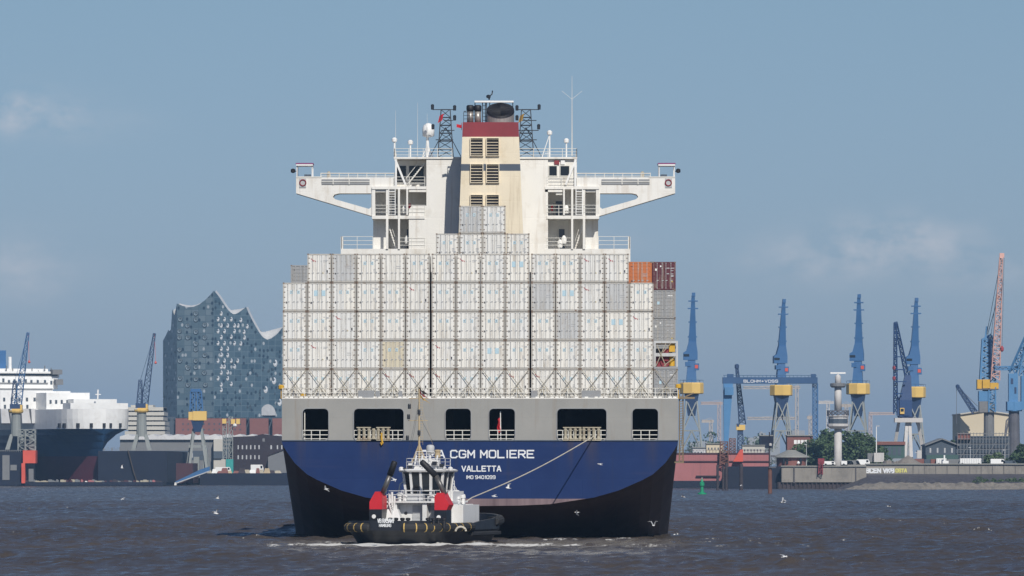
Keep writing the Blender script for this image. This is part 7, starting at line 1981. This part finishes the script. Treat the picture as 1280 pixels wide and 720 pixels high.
# small dark derrick left of it, and the blue crane at the edge of the picture
dr = thing('derrick_crane', 'small dark derrick boom leaning left behind the cream hall', 'crane', base(1219, 2790))
Y = 2790
mb = MB(); mb.lattice(W(1219, 516, Y), W(1197, 483.5, Y), 2.0, 1.0, 9, .5); mb.lathe(W(1197, 483, Y) - Vector((0, 0, .8)), [(.3, 0), (.8, .4), (.8, 1.2), (.3, 1.6)], 8); mb.build('boom', M['crane_navy'], dr)
mb = MB(); mb.tube([W(1197, 483, Y), W(1222, 508, Y)], .16, 4); mb.tube([W(1195.8, 484, Y), W(1195.5, 530, Y)], .12, 4); mb.build('stay_rope', M['scaff'], dr)
ec = thing('slewing_crane', 'light blue slewing crane cut by the right picture edge', 'crane', base(1268, 2620))
Y = 2620
mb = MB(); pbox(mb, 1258.5, 1276, 502, 513, Y - 3, Y + 3, Y); mb.lathe((wx(1267.5, Y), Y, wz(514, Y)), [(3.1, 0), (3.1, 3.6)], 12); pbox(mb, 1260.5, 1272, 467, 502, Y - 2, Y + 2, Y); pbox(mb, 1276, 1284, 470, 512, Y - 3, Y + 2, Y); mb.build('machinery_house', M['crane_light'], ec)
mb = MB(); pbox(mb, 1263, 1266, 473, 480, Y - 2.1, Y - 1.95, Y); pbox(mb, 1267.5, 1270, 484, 492, Y - 2.1, Y - 1.95, Y); mb.build('window', M['crane_navy'], ec)
mb = MB(); mb.lathe((wx(1267.5, Y), Y, 3), [(2.6, 0), (2.0, wz(514, Y) - 3)], 12); mb.tube([W(1257, 545, Y), W(1262, 520, Y)], .4, 4); mb.tube([W(1256, 545, Y), W(1258, 526, Y), W(1265, 518, Y)], .35, 4); mb.build('column', M['scaff'], ec)
mb = MB(); mb.lattice(W(1266, 466, Y), W(1288, 412, Y - 6), 2.6, 1.6, 8, .5); mb.lattice(W(1277, 470, Y), W(1284, 425, Y), 1.8, 1.4, 6, .45); mb.lattice(W(1243, 460.5, Y), W(1300, 459, Y), 1.3, 1.3, 16, .36); mb.lathe(W(1262.5, 461.5, Y) - Vector((0, 0, .8)), [(.4, 0), (1.1, .5), (1.1, 1.4), (.4, 1.9)], 8); mb.build('jib', M['crane_light'], ec)
# faint city far behind
for (a, b, t_, Y, lb) in ((935, 975, 547, 6200, 'pale distant city block seen behind the first two blue cranes'), (862, 905, 553, 6300, 'pale distant city block seen between the legs of the first crane'), (990, 1006, 538, 6100, 'slim distant grey office tower right of the second blue crane'), (949, 957, 541, 6400, 'small distant domed tower above the pale city block'), (1090, 1140, 553, 6000, 'long low distant block behind the pale crane legs')):
    t = thing('city_block', lb, 'building', base((a + b) / 2, Y), 'distant city buildings')
    mb = MB(); pbox(mb, a, b, t_, 580, Y, Y + 40); mb.build('wall', M['far'], t)
    mb = MB(); pbox(mb, a + (b - a) * .2, a + (b - a) * .55, t_ - 1.6, t_, Y + 6, Y + 20, Y); mb.build('roof_room', M['far'], t)

# ------------------------------------------------------------------ gulls
def gull_mesh(k):
    """one continuous body with raised or spread wings, forked tail and beak; flies towards +x"""
    up = (.55, .12, -.18, .85)[k]
    mb = MB()
    body = [(-.34, .012, -.0), (-.24, .04, .0), (-.10, .075, 0), (.04, .085, .0), (.15, .062, .012), (.22, .058, .03), (.27, .045, .035), (.30, .018, .03)]
    mb.tube([(x, 0, z) for x, r_, z in body], [r_ for x, r_, z in body], 10)
    mb.cur = 3; mb.tube([(.295, 0, .028), (.36, 0, .018)], [.016, .006], 6); mb.cur = 0
    mb.tri((-.30, .0, .0), (-.45, .09, 0), (-.45, -.09, 0)); mb.tri((-.45, .09, 0), (-.45, -.09, 0), (-.30, 0, .02))
    for s in (-1, 1):
        pts = [(0.0, .0), (.28, up * .62), (.66, up * .55)]
        ch = [(.13, -.11), (.14, -.09), (.02, -.08)]
        P = [[(c + (-.03 * i * i), s * (.05 + y), .03 + z) for c in cc] for i, ((y, z), cc) in enumerate(zip(pts, ch))]
        for i in range(2):
            mb.cur = 1 if i == 0 else 1
            a, b, c, d = P[i][0], P[i][1], P[i+1][1], P[i+1][0]
            mb.quad(a, b, c, d)
            lower = [(p[0], p[1], p[2] - .018) for p in (a, b, c, d)]
            mb.cur = 0; mb.quad(lower[3], lower[2], lower[1], lower[0]); mb.quad(a, d, lower[3], lower[0]); mb.quad(b, lower[1], lower[2], c)
        mb.cur = 2
        t0, t1 = P[2]; tip = (t1[0] - .10, s * .74, t1[2] + up * -.02)
        mb.tri(t0, t1, tip); mb.tri((t0[0], t0[1], t0[2] - .018), (t1[0], t1[1], t1[2] - .018), tip)
    o = mb.build('gull', [M['gull_white'], M['gull_grey'], M['gull_black'], M['beak']], smooth=False)
    me = o.data; bpy.data.objects.remove(o); return me
GM = [gull_mesh(k) for k in range(4)]
GULLS = [(270, 642, 560, 0, 30, 'gull with spread wings gliding over open water left of the container ship'),
 (407.5, 611.5, 640, 1, 160, 'gull passing before the dark left flank of the ship'),
 (272, 623, 900, 0, 20, 'small distant gull low over the water left of the ship'),
 (152.5, 585, 1100, 3, 200, 'white gull in front of the docked ferry bow'),
 (153, 624, 900, 1, 150, 'tiny gull over the water below the docked ferry'),
 (817, 657, 610, 3, 60, 'gull with raised wings banking before the black right flank of the ship'),
 (721, 640.5, 660, 2, 170, 'grey gull with drooping wings before the black underside of the stern'),
 (854, 621, 760, 1, 160, 'gull just right of the ship edge below the green buoy'),
 (845, 668, 600, 1, 15, 'gull skimming the foam at the right foot of the ship'),
 (978.5, 628, 700, 3, 200, 'white gull flying low over the river under the sign pile'),
 (1111, 633, 800, 1, 20, 'gull over the river below the graffiti wall'),
 (749.5, 580.5, 660, 1, 160, 'gull on the blue stern right of the rope shadow'),
 (635, 610, 640, 0, 200, 'gull close above the tow rope over the blue stern'),
 (617.5, 620.5, 630, 1, 170, 'gull above the bow of the tug'),
 (926, 607, 1500, 1, 160, 'white gull in front of the thick dark pile'),
 (981, 696, 520, 1, 30, 'gull low over the near water right of the ship'),
 (493, 600, 630, 1, 20, 'gull beside the left exhaust of the tug')]
for (px, py, Y, k, rot, lb) in GULLS:
    o = bpy.data.objects.new('gull', GM[k]); sc.collection.objects.link(o)
    o.location = W(px, py, Y); o.rotation_euler = (R(rnd.uniform(-25, 35)), R(rnd.uniform(-12, 12)), R(rot)); o.scale = (.72,) * 3
    tag(o, lb, 'gull', 'gulls flying over the river')

# ------------------------------------------------------------------ haze over the whole harbour
mb = MB(); mb.box(-9100, 9100, -400, 12100, -1.9, 125)
hz_ = mb.build('haze', None)
hm = bpy.data.materials.new('harbour_haze'); hm.use_nodes = True
ht = hm.node_tree; ht.nodes.clear()
ho = ht.nodes.new('ShaderNodeOutputMaterial'); hv = ht.nodes.new('ShaderNodeVolumePrincipled')
hv.inputs['Color'].default_value = (*HAZE_COLOR, 1); hv.inputs['Density'].default_value = HAZE_DENSITY; hv.inputs['Anisotropy'].default_value = 0.0
ht.links.new(hv.outputs[0], ho.inputs['Volume'])
hz_.data.materials.clear(); hz_.data.materials.append(hm)
tag(hz_, 'thin blue summer haze over the harbour', 'haze', kind='stuff')
